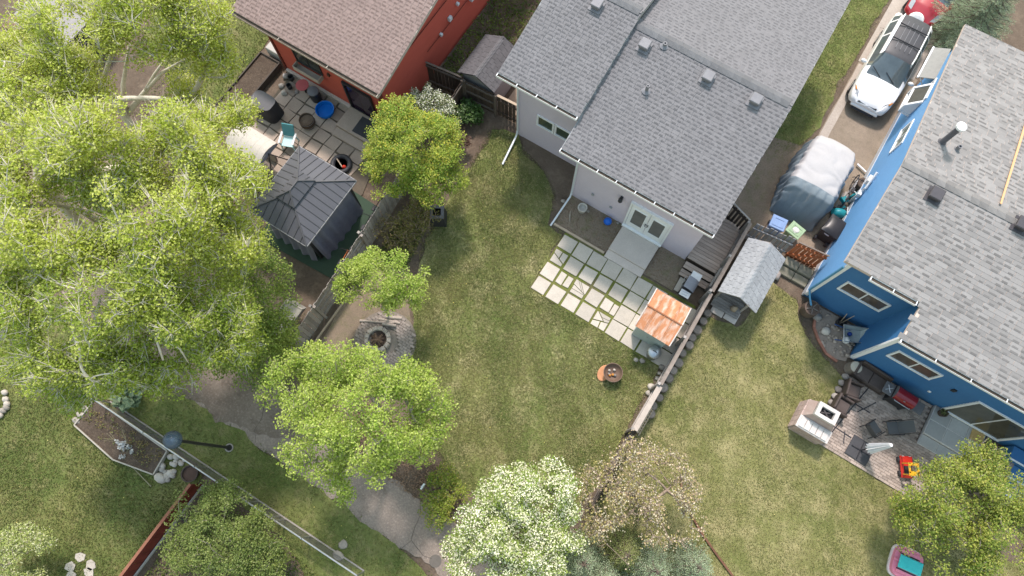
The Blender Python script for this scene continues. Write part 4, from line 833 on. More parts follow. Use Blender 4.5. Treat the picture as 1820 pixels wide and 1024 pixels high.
fence('back_fence', 'short dark fence return running down from the gate post', (-10.25, 12.45), (-10.15, 10.6), 1.5, WOODD, rails=(.3, 1.3), rail_side=-1, posts=1.8, railmat=DK)
WOODP = M('pale_cap_wood', (.26, .215, .185), (.165, .135, .115), sc=6, fine=.25, rv=.1)
fence('boundary_fence', 'weathered low fence between the deck and the little grey roofed shed', (2.6, 9.9), (2.58, 13.1), 1.5, WOODG, rails=(.3, 1.2), rail_side=-1, posts=2, cap=.13, capmat=WOODP)
fence('boundary_fence', 'weathered fence beside the rusty shed with round stones along its foot', (2.66, 5.85), (2.62, 9.85), 1.4, WOODG, rails=(.3, 1.1), rail_side=-1, posts=2, cap=.12, capmat=WOODP)
fence('boundary_fence', 'fence section topped by a wide pale plank, above the ladder', (2.66, 3.95), (2.67, 5.8), 1.3, WOODG, rails=(.3, 1.0), rail_side=-1, posts=1.8, cap=.2, capmat=M('wide_plank', (.43, .37, .32), (.34, .29, .25), sc=8, fine=.15))
fence('boundary_fence', 'dark lower end of the boundary fence running into the crabapple', (2.74, 1.0), (2.66, 3.9), 1.15, M('charred_wood', (.12, .10, .088), (.08, .066, .058), rv=.3, fine=.2), rails=(.3, .9), rail_side=-1, posts=1.5)
fence('picket_fence', 'grey leaning picket fence behind the little shed', (2.78, 13.2), (4.4, 13.38), 1.45, M('silver_wood', (.36, .345, .34), (.27, .26, .255), rv=.2, fine=.2), bw=.13, gap=.045, rails=(.35, 1.1), rail_side=1, hv=.06, lean=-.06)
r = fence('garden_gate', 'orange brown stained wooden gate beside the blue house', (4.5, 13.42), (5.72, 13.52), 1.45, ORANGE, bw=.14, gap=.03, rails=(.25, 1.2), rail_side=1, cat='gate', cap=.05, capmat=WOODP)
MB().bar((.1, -.05, .35), (1.1, -.05, 1.2), .07).to('brace', ORANGE, r, world=False)
fence('garden_gate', 'dark slatted gate between the grey house and the boundary fence', (1.3, 13.62), (2.52, 13.2), 1.5, M('near_black_wood', (.05, .038, .032), (.03, .024, .02), rv=.35, fine=.2), bw=.1, gap=.05, rails=(.3, 1.2), rail_side=-1, cat='gate', cap=.06, capmat=WOODG)
r = fence('red_fence', 'low red stained board fence running down to the bottom edge', (-9.62, -5.95), (-9.72, -11), 1.0, M('red_stain', (.145, .028, .02), (.105, .02, .016), rv=.15, fine=.15), bw=.14, gap=.004, rails=(.85,), rail_side=-1, cap=.1, capmat=M('worn_red_cap', (.27, .12, .075), (.2, .08, .05), fine=.2))
MB().box(2.5, .06, 0, 5.0, .05, .14).to('base_board', M('grey_board', (.42, .40, .38)), r, world=False)
MB().box(1.25, .25, .3, .05, .5, .05).to('brace', BLACK, r, world=False)
# chain link fence
cf = thing('chain_link_fence', 'low chain link fence with a steel top rail along the path', 'fence', (-14.5, -5.5, 0))
A = Vector((-14.5, -5.52, 0)); B = Vector((-2.9, -5.25, 0)); dv = (B-A); Lc = dv.length; t = dv.normalized()
MB().tube([A+Vector((0, 0, 1.08)), B+Vector((0, 0, 1.08))], .03, 8).to('top_rail', STEEL, cf, smooth=40)
pm = MB().lathe([(.034, 0), (.034, 1.12), (.02, 1.15), (0, 1.15)], n=8).mesh('post'); pm.materials.append(STEEL)
for i in range(6): piece('post', pm, cf, A+t*(Lc*i/5)-Vector((-14.5, -5.5, 0)))
for k in (-.1, .12): piece('post', pm, cf, A+t*8.05+t*k-Vector((-14.5, -5.5, 0)))
ms = MB(); st = .11
for i in range(int(Lc/st)):
    a = A+t*(i*st)
    for sg in (1, -1):
        b = a+t*sg*1.0
        if (b-A).dot(t) < 0 or (b-A).dot(t) > Lc: continue
        ms.bar(a+Vector((0, 0, .04)), b+Vector((0, 0, 1.04)), .006)
stuff(ms.to('wire_mesh', M('wire', (.16, .15, .14), metal=.3, rough=.5), cf))
mb = MB(); mb.prism([tuple((A+Vector((0, .02, 0)))[:2]), tuple((B+Vector((0, .02, 0)))[:2]), tuple((B+Vector((0, .07, 0)))[:2]), tuple((A+Vector((0, .07, 0)))[:2])], 0, .05); mb.to('kickboard', WOODG, cf)

# ------------------------------------------------------------------ centre yard: patio, stoop, deck
pv = struct('patio', MB().prism([(-3.45, 6.76), (2.5, 6.72), (2.5, 9.62), (-3.45, 9.6)], -.02, .012), groundmat('moss_joint', ((.13, .155, .035), (.15, .15, .045), (.12, .095, .07), (.10, .08, .06)), (.5, 1.2, 8, 60), fine=.3))
PW = .683; cols = 9; rows = 4
rp = random.Random(4)
def slab(cx, cy, w, d, ang=0, cut=.02, name='paver', mat=PAVE, parent=pv, z=.012, h=.038, irr=.012):
    pts = []
    for sx, sy in ((-1, -1), (1, -1), (1, 1), (-1, 1)):
        pts.append((cx+sx*w/2+rp.uniform(-irr, irr), cy+sy*d/2+rp.uniform(-irr, irr)))
    return MB().prism(pts, z, z+h+rp.uniform(-.006, .006)).to(name, mat, parent)
def broken(cx, cy, w, d, n, parent=pv, mat=PAVE, name='paver_shard', z=.012):
    """a slab broken into angular pieces"""
    polys = [[(cx-w*.45, cy-d*.45), (cx+w*.45, cy-d*.45), (cx+w*.45, cy+d*.45), (cx-w*.45, cy+d*.45)]]
    while len(polys) < n:
        polys.sort(key=lambda p: -abs(sum(p[i][0]*p[i-1][1]-p[i-1][0]*p[i][1] for i in range(len(p))))); p = polys.pop(0)
        mx_ = sum(q[0] for q in p)/len(p)+rp.uniform(-.05, .05); my_ = sum(q[1] for q in p)/len(p)+rp.uniform(-.05, .05); an = rp.uniform(0, pi); nx, ny = cos(an), sin(an); A_, B_ = [], []
        for i in range(len(p)):
            u, v = p[i], p[(i+1) % len(p)]; du = (u[0]-mx_)*nx+(u[1]-my_)*ny; dw = (v[0]-mx_)*nx+(v[1]-my_)*ny
            (A_ if du > 0 else B_).append(u)
            if du*dw < 0: t = du/(du-dw); q = (u[0]+(v[0]-u[0])*t, u[1]+(v[1]-u[1])*t); A_.append(q); B_.append(q)
        polys += [q for q in (A_, B_) if len(q) > 2]
    for p in polys:
        gx = sum(q[0] for q in p)/len(p); gy = sum(q[1] for q in p)/len(p); MB().prism([(gx+(q[0]-gx)*.86, gy+(q[1]-gy)*.86) for q in p], z, z+.036).to(name, mat, parent)
xs = [-3.11+PW*i for i in range(9)]
for j in range(4):
    y = 7.1+PW*j
    for i, x in enumerate(xs):
        if j >= 2 and x > 1.3 and j == 3: pass
        if (i, j) == (0, 2): broken(x, y, .66, .66, 3); continue
        if (i, j) == (0, 1) : slab(x, y, .6, .6); continue
        if (i, j) == (2, 1): broken(x, y, .7, .68, 5); continue
        if (i, j) == (1, 1): slab(x-.15, y, .26, .5); slab(x+.16, y, .24, .46); continue
        if (i, j) == (4, 0): broken(x, y, .7, .7, 5); continue
        if (i, j) == (4, 1): slab(x-.12, y, .4, .46); slab(x+.22, y-.02, .2, .44); continue
        if (i, j) == (0, 3): slab(x, y, .6, .58); continue
        wv = rp.uniform(.56, .61) if (i < 5 and j < 3) else rp.uniform(.61, .655)
        slab(x, y, wv, wv)
slab(1.72, 10.05, .62, .6)
st = thing('concrete_stoop', 'broad concrete stoop in front of the white double doors', 'stoop', (-.77, 10.2, 0))
MB().box(-.77, 10.42, -.02, 1.68, 1.2, .2, bev=.015).to('landing', CONC, st); MB().box(-.77, 9.66, -.02, 1.68, .36, .1, bev=.012).to('step', CONC, st)
tag(MB().box(-2.85, 9.6, 0, 2.35, .09, .11, bev=.01).to('timber_edging', WOODT), 'tan timber edging along the mulch bed by the grey house', 'edging')
dk = thing('wooden_deck', 'brown plank deck with steps beside the grey house', 'deck', (1.9, 12.2, 0))
MB().prism([(1.24, 11.05), (2.5, 11.05), (2.5, 13.3), (1.24, 13.3)], 0, .38).to('frame', WOODD, dk)
for i in range(16):
    y = 11.06+.07+i*.143; MB().box(1.87, y, .385, 1.28+U(-.01, .01), .13, .03).to('plank', WOODB, dk)
for k, (y, z) in enumerate(((10.83, .25), (10.52, .13))):
    for d in (-.075, .075): MB().box(1.9, y+d, z, 1.25, .135, .035).to('step_plank', WOODB, dk)
    MB().box(1.9, y+.02, 0, 1.18, .22, z-.004).to('step_riser', WOODD, dk)
MB().bar((2.5, 10.4, 0), (2.5, 10.4, .75), .07).bar((2.5, 11.05, .38), (2.5, 11.05, 1.05), .07).bar((2.5, 10.35, .75), (2.5, 11.1, 1.08), .07).to('handrail', WOODG, dk)
# barbecue on the patio
q = thing('gas_barbecue', 'grey gas barbecue with open side shelf next to the rusty shed', 'barbecue', (1.83, 9.95, 0))
MB().box(1.83, 9.95, .1, .42, .5, .55).to('cabinet', BLACKP, q)
MB().box(1.85, 9.98, .66, .46, .52, .12).to('firebox', BLACK, q)
mb = MB()
mb.grid(lambda u, v: (1.85-.23+.46*math.sin(u*pi/2)*1.0, 9.72+.52*v, .78+.2*cos(u*pi/2)), 6, 2); mb.to('hood', M('grey_enamel', (.22, .22, .24), rough=.3), q, smooth=True)
MB().box(1.66, 9.98, .8, .02, .34, .14, ry=-.5).to('viewing_window', BLACK, q)
MB().tube([(1.58, 9.78, .82), (1.53, 9.80, .84), (1.53, 10.15, .84), (1.58, 10.17, .82)], .014, 6).to('handle', STEEL, q)
MB().box(1.87, 10.42, .74, .4, .3, .03, bev=.01).to('side_shelf', M('white_shelf', (.72, .71, .70)), q); MB().box(1.83, 9.56, .74, .4, .26, .03, bev=.01).to('side_shelf', M('white_shelf'  , (.72, .71, .70)), q)
for x, y in ((1.65, 9.75), (2.0, 9.75), (1.65, 10.15), (2.0, 10.15)): MB().lathe([(.0, 0), (.05, 0), (.05, .1), (0, .1)], x, y, 0, 8).to('wheel', BLACKP, q)
MB().tube([(1.7, 9.6, .775), (1.95, 9.62, .775)], .012, 5).tube([(1.72, 9.5, .775), (1.95, 9.52, .775)], .012, 5).to('tongs', STEEL, q)
# rusty shed
RUST = M('rusted_sheet', (.44, .19, .09), (.58, .46, .38), rough=.7, sc=3.2, mid=.6, wid=.14, fine=.18, rv=.06, stretch=(2.2, .7, 1)); TEALS = M('teal_sheet', (.42, .50, .485), (.36, .42, .41), rough=.5, sc=2)
sh = thing('metal_shed', 'small tin shed with a rust orange roof and pale teal walls', 'shed', (1.5, 8.0, 0))
MB().box(1.5, 7.98, 0, 1.22, 1.36, 1.7).to('wall', TEALS, sh)
MB().add([(.89, 7.3, 1.7), (.89, 8.66, 1.7), (.89, 7.98, 1.93)], [(0, 2, 1)]).add([(2.11, 7.3, 1.7), (2.11, 8.66, 1.7), (2.11, 7.98, 1.93)], [(0, 1, 2)]).to('gable', TEALS, sh)
for i in range(9): MB().box(.93+.142*i, 7.295, .05, .07, .012, 1.6).to('wall_rib', TEALS, sh)
n = 4; w = 1.42/n
for side in (-1, 1):
    for i in range(n):
        x0 = .79+w*i; x1 = x0+w-.012; y0, y1 = 7.985+side*.012, 7.985+side*.83
        mb = MB().poly3([(x0, y0, 2.0), (x1, y0, 2.0), (x1, y1, 1.72), (x0, y1, 1.72)] if side > 0 else [(x0, y1, 1.72), (x1, y1, 1.72), (x1, y0, 2.0), (x0, y0, 2.0)], .012)
        mb.bar((x0+.01, y0, 2.012), (x0+.01, y1, 1.732), .03); mb.to('roof_panel', RUST, sh)
MB().bar((.78, 7.985, 2.01), (2.22, 7.985, 2.01), .05).to('ridge_cap', M('rust_brown', (.28, .12, .06)), sh)
MB().bar((.785, 7.15, 1.73), (.785, 7.98, 2.015), .04).bar((2.215, 7.15, 1.73), (2.215, 7.98, 2.015), .04).bar((2.215, 7.99, 2.015), (2.215, 8.82, 1.73), .04).bar((.785, 7.99, 2.015), (.785, 8.82, 1.73), .04).to('bargeboard', M('chipped_white', (.62, .60, .57), (.45, .36, .3)), sh)
MB().box(1.2, 7.285, .1, .62, .02, 1.5).to('door', TEALS, sh); MB().box(1.44, 7.27, .8, .04, .03, .14).to('door_handle', STEEL, sh)
c = thing('trash_can', 'galvanised trash can in front of the rusty shed', 'trash can', (1.95, 6.98, 0))
MB().lathe([(.0, 0), (.2, 0), (.235, .2), (.24, .6)], 1.95, 6.98, 0, 18).to('bin', STEEL, c, smooth=40); l = MB().lathe([(.26, .58), (.265, .62), (.24, .66), (.12, .70), (0, .72)], 1.95, 6.98, 0, 18).to('lid', STEEL, c, smooth=40)
MB().tube([(1.87, 6.98, .70), (1.9, 6.98, .76), (2.0, 6.98, .76), (2.03, 6.98, .70)], .012, 5).to('lid_handle', BLACK, l)
# planter bowl on the lawn
x, y = at(1089, 663, .3); fb = thing('fire_bowl', 'dark round fire bowl filled with ash and stones standing on the lawn', 'fire bowl', (x, y, 0))
MB().lathe([(.0, .1), (.2, .1), (.34, .3), (.37, .42), (.345, .42), (.31, .32), (.2, .22), (0, .2)], x, y, 0, 22).to('bowl', M('brown_iron', (.11, .075, .055), (.16, .10, .07), rough=.6), fb, smooth=40)
for k in range(3): a = 2*pi*k/3; MB().tube([(x+.2*cos(a), y+.2*sin(a), .18), (x+.3*cos(a), y+.3*sin(a), 0)], .02, 5).to('leg', BLACK, fb)
for k, (dx, dy, mt) in enumerate(((-.15, .02, STONE), (.0, .14, STONE), (-.05, -.13, M('ember', (.50, .22, .05))), (.12, -.03, STONEG), (.04, -.05, M('ember'  , (.5, .22, .05))), (-.1, -.1, STONEG))): MB().blob(x+dx, y+dy, .27, .06, .05, .05, k).to('stone', mt, fb, smooth=True)
tag(MB().lathe([(0, .0), (.3, .0), (.34, .05), (.3, .06), (0, .05)], x-.27, y-.12, 0, 16, sx=.7).to('terracotta_saucer', M('terracotta', (.50, .25, .13), (.42, .2, .1))), 'terracotta coloured saucer leaning at the fire bowl', 'saucer')
# bed things by the house
x, y = -3.37, 10.72; tag(MB().lathe([(0, .0), (.13, 0), (.15, .05), (.14, .2), (.2, .3), (.2, .36), (.155, .36), (.13, .24), (0, .24)], x, y, 0, 16).to('urn_planter', M('pale_stone_cast', (.50, .47, .42), (.42, .39, .35)), smooth=40), 'pale stone urn planter in the mulch bed', 'planter')
x, y = -2.22, 10.82; tag(MB().blob(x, y, .16, .17, .17, .16, 2, rough=.02, nu=14, nv=9).to('ball', M('blue_rubber', (.01, .11, .55), (.012, .12, .5), rough=.35), smooth=True), 'bright blue ball against the grey house wall', 'ball')
tag(MB().tube([(-3.75, 10.45, .03), (-3.66, 10.25, .05), (-3.55, 10.05, .03)], [.03, .045, .02], 6).to('branch', BARK), 'short dark stick lying in the mulch bed', 'stick')
for i, (px, py) in enumerate(((1045, 376), (1098, 397), (1001, 358), (1210, 455))): 
    x, y = at(px, py); tag(MB().blob(x, y, .03, U(.06, .1), U(.05, .08), .05, i+5).to('stone', STONE, smooth=True), ('pale stone beside the urn planter', 'pale stone near the corner of the stoop', 'pale rock at the foot of the middle downspout', 'pale stone in the bed beside the deck')[i], 'stone')
# stones and log rounds along the fence
ORD = ('first', 'second', 'third', 'fourth', 'fifth', 'sixth', 'seventh', 'eighth', 'ninth', 'tenth', 'eleventh', 'twelfth', 'last'); g = 'round log ends along the foot of the boundary fence'; lm = M('log_end', (.21, .18, .155), (.145, .122, .106), sc=9, fine=.2, rv=.2)
for i in range(13):
    y = 9.55-i*.385+U(-.05, .05); x = 2.95+U(-.04, .06); rr = U(.15, .19); o = thing('log_round', ORD[i]+' upright log round from the little shelter, along the foot of the boundary fence', 'log', (x, y, 0), U(0, 3), g)
    MB().lathe([(rr*1.05, -.02), (rr, .2), (rr*.96, .26)], n=11).to('log', lm, o, smooth=50, world=False); MB().lathe([(rr*.9, .258), (rr*.5, .266), (0, .268)], n=11).to('cut_face', M('log_cut', (.265, .225, .195), (.19, .16, .138), sc=14, fine=.2, rv=.15), o, world=False)
g = 'pale field stones at the left foot of the boundary fence'
for i, (px, py, s) in enumerate(((1176, 653, .13), (1172, 664, .08), (1168, 673, .1), (1157, 688, .16), (1152, 699, .12), (1141, 642, .12), (1130, 640, .1))):
    x, y = at(px, py); tag(MB().blob(x, y, s*.35, s, s*.85, s*.6, i+20).to('field_stone', STONE, smooth=True), 'pale field stone near the left foot of the fence below the rusty shed', 'stone', g)
# ladder leaning on the fence
ld_ = thing('ladder', 'short pale wooden ladder leaning on the boundary fence', 'ladder', (3.05, 4.6, 0))
for z, x in ((.35, 2.98), (.72, 2.86)): MB().bar((x, 4.0, z), (x, 5.1, z), .045).to('side_rail', WOODT, ld_)
for i in range(9): MB().bar((2.98, 4.08+i*.12, .35), (2.86, 4.08+i*.12, .72), .028).to('rung', WOODT, ld_)
MB().bar((2.98, 4.1, 0), (2.98, 4.1, .35), .04).bar((2.98, 5.0, 0), (2.98, 5.0, .35), .04).to('foot', WOODT, ld_)
# compost bin
x, y = at(780, 390, 0); cb = thing('compost_bin', 'black square compost bin with an open lid on the lawn beside the twiggy shrub', 'compost bin', (x, y, 0), radians(32))
MB().add([(-.33, -.33, 0), (.33, -.33, 0), (.33, .33, 0), (-.33, .33, 0), (-.26, -.26, .75), (.26, -.26, .75), (.26, .26, .75), (-.26, .26, .75)], [(0, 1, 5, 4), (1, 2, 6, 5), (2, 3, 7, 6), (3, 0, 4, 7)]).to('bin', BLACKP, cb, world=False)
mb = MB()
for sx, sy, w, d in ((-.22, 0, .12, .56), (.22, 0, .12, .56), (0, -.22, .32, .12), (0, .22, .32, .12)): mb.box(sx, sy, .75, w, d, .04)
mb.to('rim', M('grey_plastic', (.13, .13, .145), rough=.45), cb, world=False); MB().box(0, 0, .5, .36, .36, .02).to('compost', M('compost', (.03, .025, .02)), cb, world=False)
# stone fire pit with brick circle
cx, cy = -7.05, 1.95; bc = struct('brick_circle', MB().prism([(cx+1.22*cos(2*pi*i/40), cy+1.22*sin(2*pi*i/40)) for i in range(40)], -.02, .01), M('sand_joint', (.22, .19, .16)))
BRK = M('grey_brick', (.30, .255, .225), (.25, .21, .185), sc=8, rv=.16, fine=.12); bm_ = MB().box(0, 0, 0, .19, .092, .05, bev=.006).mesh('brick'); bm_.materials.append(BRK); n = 0
for i in range(-12, 13):
    for j in range(-7, 8):
        x = j*.2+(.1 if i % 2 else 0); y = i*.1
        if .55 < math.hypot(x, y) < 1.14: piece('brick', bm_, bc, (cx+x, cy+y, .008+U(-.003, .003)), U(-.02, .02)); n += 1
fp = thing('stone_fire_pit', 'round stone fire pit with charred logs beside the small lime green tree', 'fire pit', (cx-.25, cy-.1, 0)); cx, cy = cx-.25, cy-.1
for k in range(13): a = 2*pi*k/13; MB().box(cx+.43*cos(a), cy+.43*sin(a), 0, .2, .16, .26+U(-.03, .03), rz=a+pi/2+U(-.1, .1), bev=.03).to('stone', M('fire_stone', (.42, .37, .32), (.34, .29, .25), rv=.2, sc=8), fp)
MB().lathe([(0, .06), (.36, .05)], cx, cy, 0, 16).to('ash_bed', M('ash', (.10, .06, .045), (.15, .11, .09), sc=9), fp)
for k in range(4): a = k*1.3; MB().tube([(cx-.25*cos(a), cy-.25*sin(a), .1), (cx+.25*cos(a), cy+.25*sin(a), .22)], .05, 7).to('charred_log', M('burnt_log', (.26, .15, .10), (.1, .07, .05), sc=9), fp)
for i, (p, q, r_) in enumerate((((-8.35, 2.1, .06), (-7.15, 2.72, .1), .05), ((-7.75, 2.55, .06), (-6.95, 2.85, .08), .06), ((-7.6, 2.75, .06), (-7.0, 3.05, .07), .07), ((-7.5, 2.45, .15), (-7.0, 2.68, .17), .06))):
    tag(MB().tube([p, q], [r_, r_*.9], 8).to('firewood_log', M('grey_firewood', (.42, .36, .31), (.31, .26, .22), sc=9)), ('longest pale firewood pole beside the stone fire pit', 'firewood log lying across the brick circle', 'short firewood log furthest behind the fire pit', 'firewood log resting on top of the pile')[i], 'log')
tag(MB().box(-9.32, 1.6, 0, .06, 3.2, .1).to('timber_edging', WOODT), 'thin timber edging along the plank fence by the fire pit', 'edging')
tag(MB().lathe([(0, 0), (.16, 0), (.2, .3), (.17, .3), (.14, .05)], *at(556, 622, .1), 0, 12).to('bucket', M('navy_plastic', (.02, .025, .06))), 'dark navy bucket under the lime green tree by the plank fence', 'bucket')
# sign post by the path
x, y = at(757, 866, 0); sp = thing('sign_post', 'thin metal sign post by the shrub at the path edge', 'sign post', (x, y, 0)); MB().tube([(x, y, 0), (x-.02, y+.02, 1.2)], .025, 6).to('post', STEEL, sp); MB().box(x, y+.03, .85, .05, .22, .3).to('plate', M('pale_sign', (.62, .66, .66)), sp)
# lower right timber edging
pts = wig([(5.05, 3.6), (5.4, 3.05), (6.0, 2.6), (6.64, 2.25), (7.4, 1.9), (8.1, 1.62), (8.8, 1.35)], .3, .03, 5, closed=False)
te = thing('log_edging', 'rust brown timber edging curving across the right lawn', 'edging', (6.6, 2.3, 0))
for a, b in zip(pts[:-1], pts[1:]): MB().bar((*a, .06), (*b, .06), .07).to('edging_board', M('rust_timber', (.16, .075, .045), (.11, .055, .035), rv=.25), te)
# ------------------------------------------------------------------ little grey-roofed shed
LROOF = M('silver_shingle', (.31, .32, .33), (.265, .275, .285), sc=2, rv=.1, fine=.1)
sd = thing('garden_shelter', 'little open fronted shelter with a pale grey shingle roof beside the boundary fence', 'shelter', (3.5, 11.2, 0))
for x in (2.95, 4.05):
    for y in (10.35, 12.2): MB().bar((x, y, 0), (x, y, 1.62), .09).to('post', WOODG, sd)
for i in range(8): MB().box(3.5, 10.0+i*.115, .12, 1.15, .105, .03).to('floor_plank', WOODG, sd)
for i in range(8): MB().box(3.0+i*.145, 12.22, .1, .135, .02, 1.5).to('wall_board', WOODG, sd)
for i in range(12):
    for x in (2.9, 4.1): MB().box(x, 10.6+i*.14, .1, .02, .13, 1.5).to('wall_board', WOODG, sd)
MB().poly3([(2.78, 9.95, 1.7), (3.48, 9.95, 2.2), (3.48, 12.45, 2.2), (2.78, 12.45, 1.7)][::-1], .04, (0, 0, -1)).poly3([(3.48, 9.95, 2.2), (4.3, 9.95, 1.66), (4.3, 12.45, 1.66), (3.48, 12.45, 2.2)][::-1], .04).to('roof_deck', WOODG, sd)
it = []; shingle_slope(it, (2.76, 12.45, 1.69), (0, -1, 0), (.7, 0, .5), 2.5, .86, e=.14, tw=.24, seed=11); shingle_slope(it, (4.32, 9.95, 1.65), (0, 1, 0), (-.82, 0, .54), 2.5, .98, e=.14, tw=.24, seed=12)
lay_shingles(it, sd, LROOF, e=.14); ridge_caps(sd, LROOF, (3.48, 9.95, 2.22), (3.48, 12.45, 2.22), d=.2, w=.11, drop=.06)
MB().blob(3.75, 10.2, .35, .14, .14, .2, 4).to('sack', M('burlap', (.36, .28, .2)), sd, smooth=True)
g = 'grey square slabs in front of the little shelter'
for i, (px, py) in enumerate(((1277, 550), (1300, 562))): x, y = at(px, py); tag(MB().box(x, y, 0, .52, .5, .05, rz=U(-.05, .05), bev=.01).to('slab', CONC), ('left grey slab in front of the little shelter', 'right grey slab in front of the little shelter')[i], 'slab', g)
# stone steps at the orange gate
ss = thing('stone_steps', 'mossy stone steps below the orange stained gate', 'steps', (5.2, 12.9, 0))
for i, (y, z) in enumerate(((13.15, .24), (12.75, .13))):
    for k in range(2): MB().box(4.88+k*.6, y, 0, .58, .36, z, bev=.02).to('step', M('mossy_stone', (.26, .24, .20), (.19, .19, .13), rv=.2, sc=6), ss)
tag(MB().blob(4.35, 12.85, .16, .22, .2, .2, 9).to('boulder', STONEG, smooth=True), 'grey boulder between the shelter and the stone steps', 'rock')
tag(MB().blob(4.6, 12.4, .12, .16, .2, .14, 12).to('boulder', STONEG, smooth=True), 'smaller dark rock below the stone steps', 'rock')
# ------------------------------------------------------------------ bins and carts
def tote(label, px, py, mat, rz=0):
    x, y = at(px, py, .4); o = thing('recycling_bin', label, 'bin', (x, y, 0), rz)
    MB().add([(-.22, -.2, 0), (.22, -.2, 0), (.22, .2, 0), (-.22, .2, 0), (-.28, -.25, .72), (.28, -.25, .72), (.28, .25, .72), (-.28, .25, .72)], [(3, 2, 1, 0), (0, 1, 5, 4), (1, 2, 6, 5), (2, 3, 7, 6), (3, 0, 4, 7)]).to('body', mat, o, world=False)
    l = MB().box(0, 0, .72, .62, .56, .05, bev=.02).to('lid', mat, o, world=False)
    mb = MB()
    for sx, sy, w, d in ((-.2, 0, .05, .34), (.2, 0, .05, .34), (0, -.16, .36, .04), (0, .16, .36, .04)): mb.box(sx, sy, .77, w, d, .02)
    mb.to('lid_rib', mat, l, world=False); MB().tube([(-.2, .28, .7), (.2, .28, .7)], .018, 6).to('handle', mat, o, world=False)
    for s in (-1, 1): MB().tube([(s*.2, .24, .08), (s*.26, .24, .08)], .08, 10).to('wheel', BLACKP, o, world=False)
    return o
tote('blue lidded recycling bin behind the grey picket fence', 1378, 402, M('blue_plastic', (.20, .30, .50), (.18, .27, .45), rough=.5), radians(5))
o = tote('pale green bin beside the blue recycling bin', 1408, 415, M('green_plastic', (.30, .42, .26), (.27, .38, .23), rough=.5), radians(-12))
MB().blob(0, 0, .785, .14, .13, .03, 3).to('paper_label', M('pale_paper', (.6, .6, .55)), o, world=False)
x, y = at(1475, 410, .5); o = thing('garbage_cart', 'black wheeled garbage cart tipped against the blue house', 'garbage cart', (x, y, 0), radians(-8))
MB().add([(-.27, -.33, .06), (.27, -.33, .06), (.27, .3, .06), (-.27, .3, .06), (-.33, -.4, .95), (.33, -.4, .95), (.33, .36, .95), (-.33, .36, .95)], [(3, 2, 1, 0), (0, 1, 5, 4), (1, 2, 6, 5), (2, 3, 7, 6), (3, 0, 4, 7)]).to('body', BLACKP, o, world=False)
mb = MB().grid(lambda u, v: (-.36+.72*u, -.43+.84*v, .96+.1*sin(pi*u)**.5*sin(pi*v)**.4), 10, 8); mb.to('lid', M('black_gloss_plastic', (.03, .03, .034), rough=.32), o, smooth=True, world=False)
MB().box(-.05, -.42, .78, .2, .02, .06).to('badge', M('pale_label', (.6, .6, .62)), o, world=False)
for s in (-1, 1): MB().tube([(s*.2, -.36, .12), (s*.3, -.36, .12)], .13, 14).to('wheel', BLACKP, o, world=False)
MB().tube([(-.25, .4, .9), (.25, .4, .9)], .02, 6).to('handle', BLACKP, o, world=False)
# ------------------------------------------------------------------ covered car
COVW = M('cover_white', (.44, .435, .435), (.40, .395, .395), rough=.7, sc=2, fine=.04); COVB = M('cover_blue_grey', (.20, .245, .27), (.165, .205, .23), rough=.75, sc=2, fine=.05)
cv = thing('covered_car', 'car under a white and blue grey fabric cover', 'covered car', (4.0, 16.6, 0))
def cov(u, v):
    """u 0..1 along the car (front, low Y, to back), v -1..1 across, over the top"""
    y = 14.95+3.35*u; ht = 1.62*(1-abs(2*u-1.06)**5*.35); ht *= min(1, .62+2.4*u) if u < .2 else 1
    hw = 1.0*(1-abs(2*u-1)**4*.18)
    s = abs(v); sg = 1 if v >= 0 else -1
    if s < .55: a = s/.55; x = hw*.82*a; z = ht*(1-.06*a*a)
    else: a = (s-.55)/.45; x = hw*(.82+.22*a**.6); z = ht*.94*(1-a)**.9
    if u < .06 or u > .97:
        k = (.06-u)/.06 if u < .06 else (u-.97)/.03; z *= 1-k**2*.999; y += (-.12 if u < .06 else .06)*k
    n = mnoise.noise(Vector((y*1.2, v*2.2, 0)))*.05+.035*abs(sin(v*2.2+mnoise.noise(Vector((y*1.7, v*1.5, 4)))*5+y*2.5))*(1 if s < .6 else 2.2)
    if s > .6: n += .03*sin(y*17+3*mnoise.noise(Vector((y, v, 2))))
    if u < .25: n += .025*sin(v*26+2*mnoise.noise(Vector((y*2, v, 7))))
    return (4.02+sg*(x+n), y, max(.02, z+n*.8))
def patch(u0, u1, v0, v1, nu, nv): return MB().grid(lambda a, b: cov(u0+(u1-u0)*a, v0+(v1-v0)*b), nu, nv)
patch(.26, .985, -.66, 1.0, 44, 44).to('cover_top', COVW, cv, smooth=True)
patch(0, .26, -1, 1, 26, 60).to('cover_front', COVB, cv, smooth=True)
patch(.26, 1, -1, -.66, 44, 14).to('cover_side', COVB, cv, smooth=True)
patch(.985, 1, -.66, 1, 4, 44).to('cover_rear', COVW, cv, smooth=True)
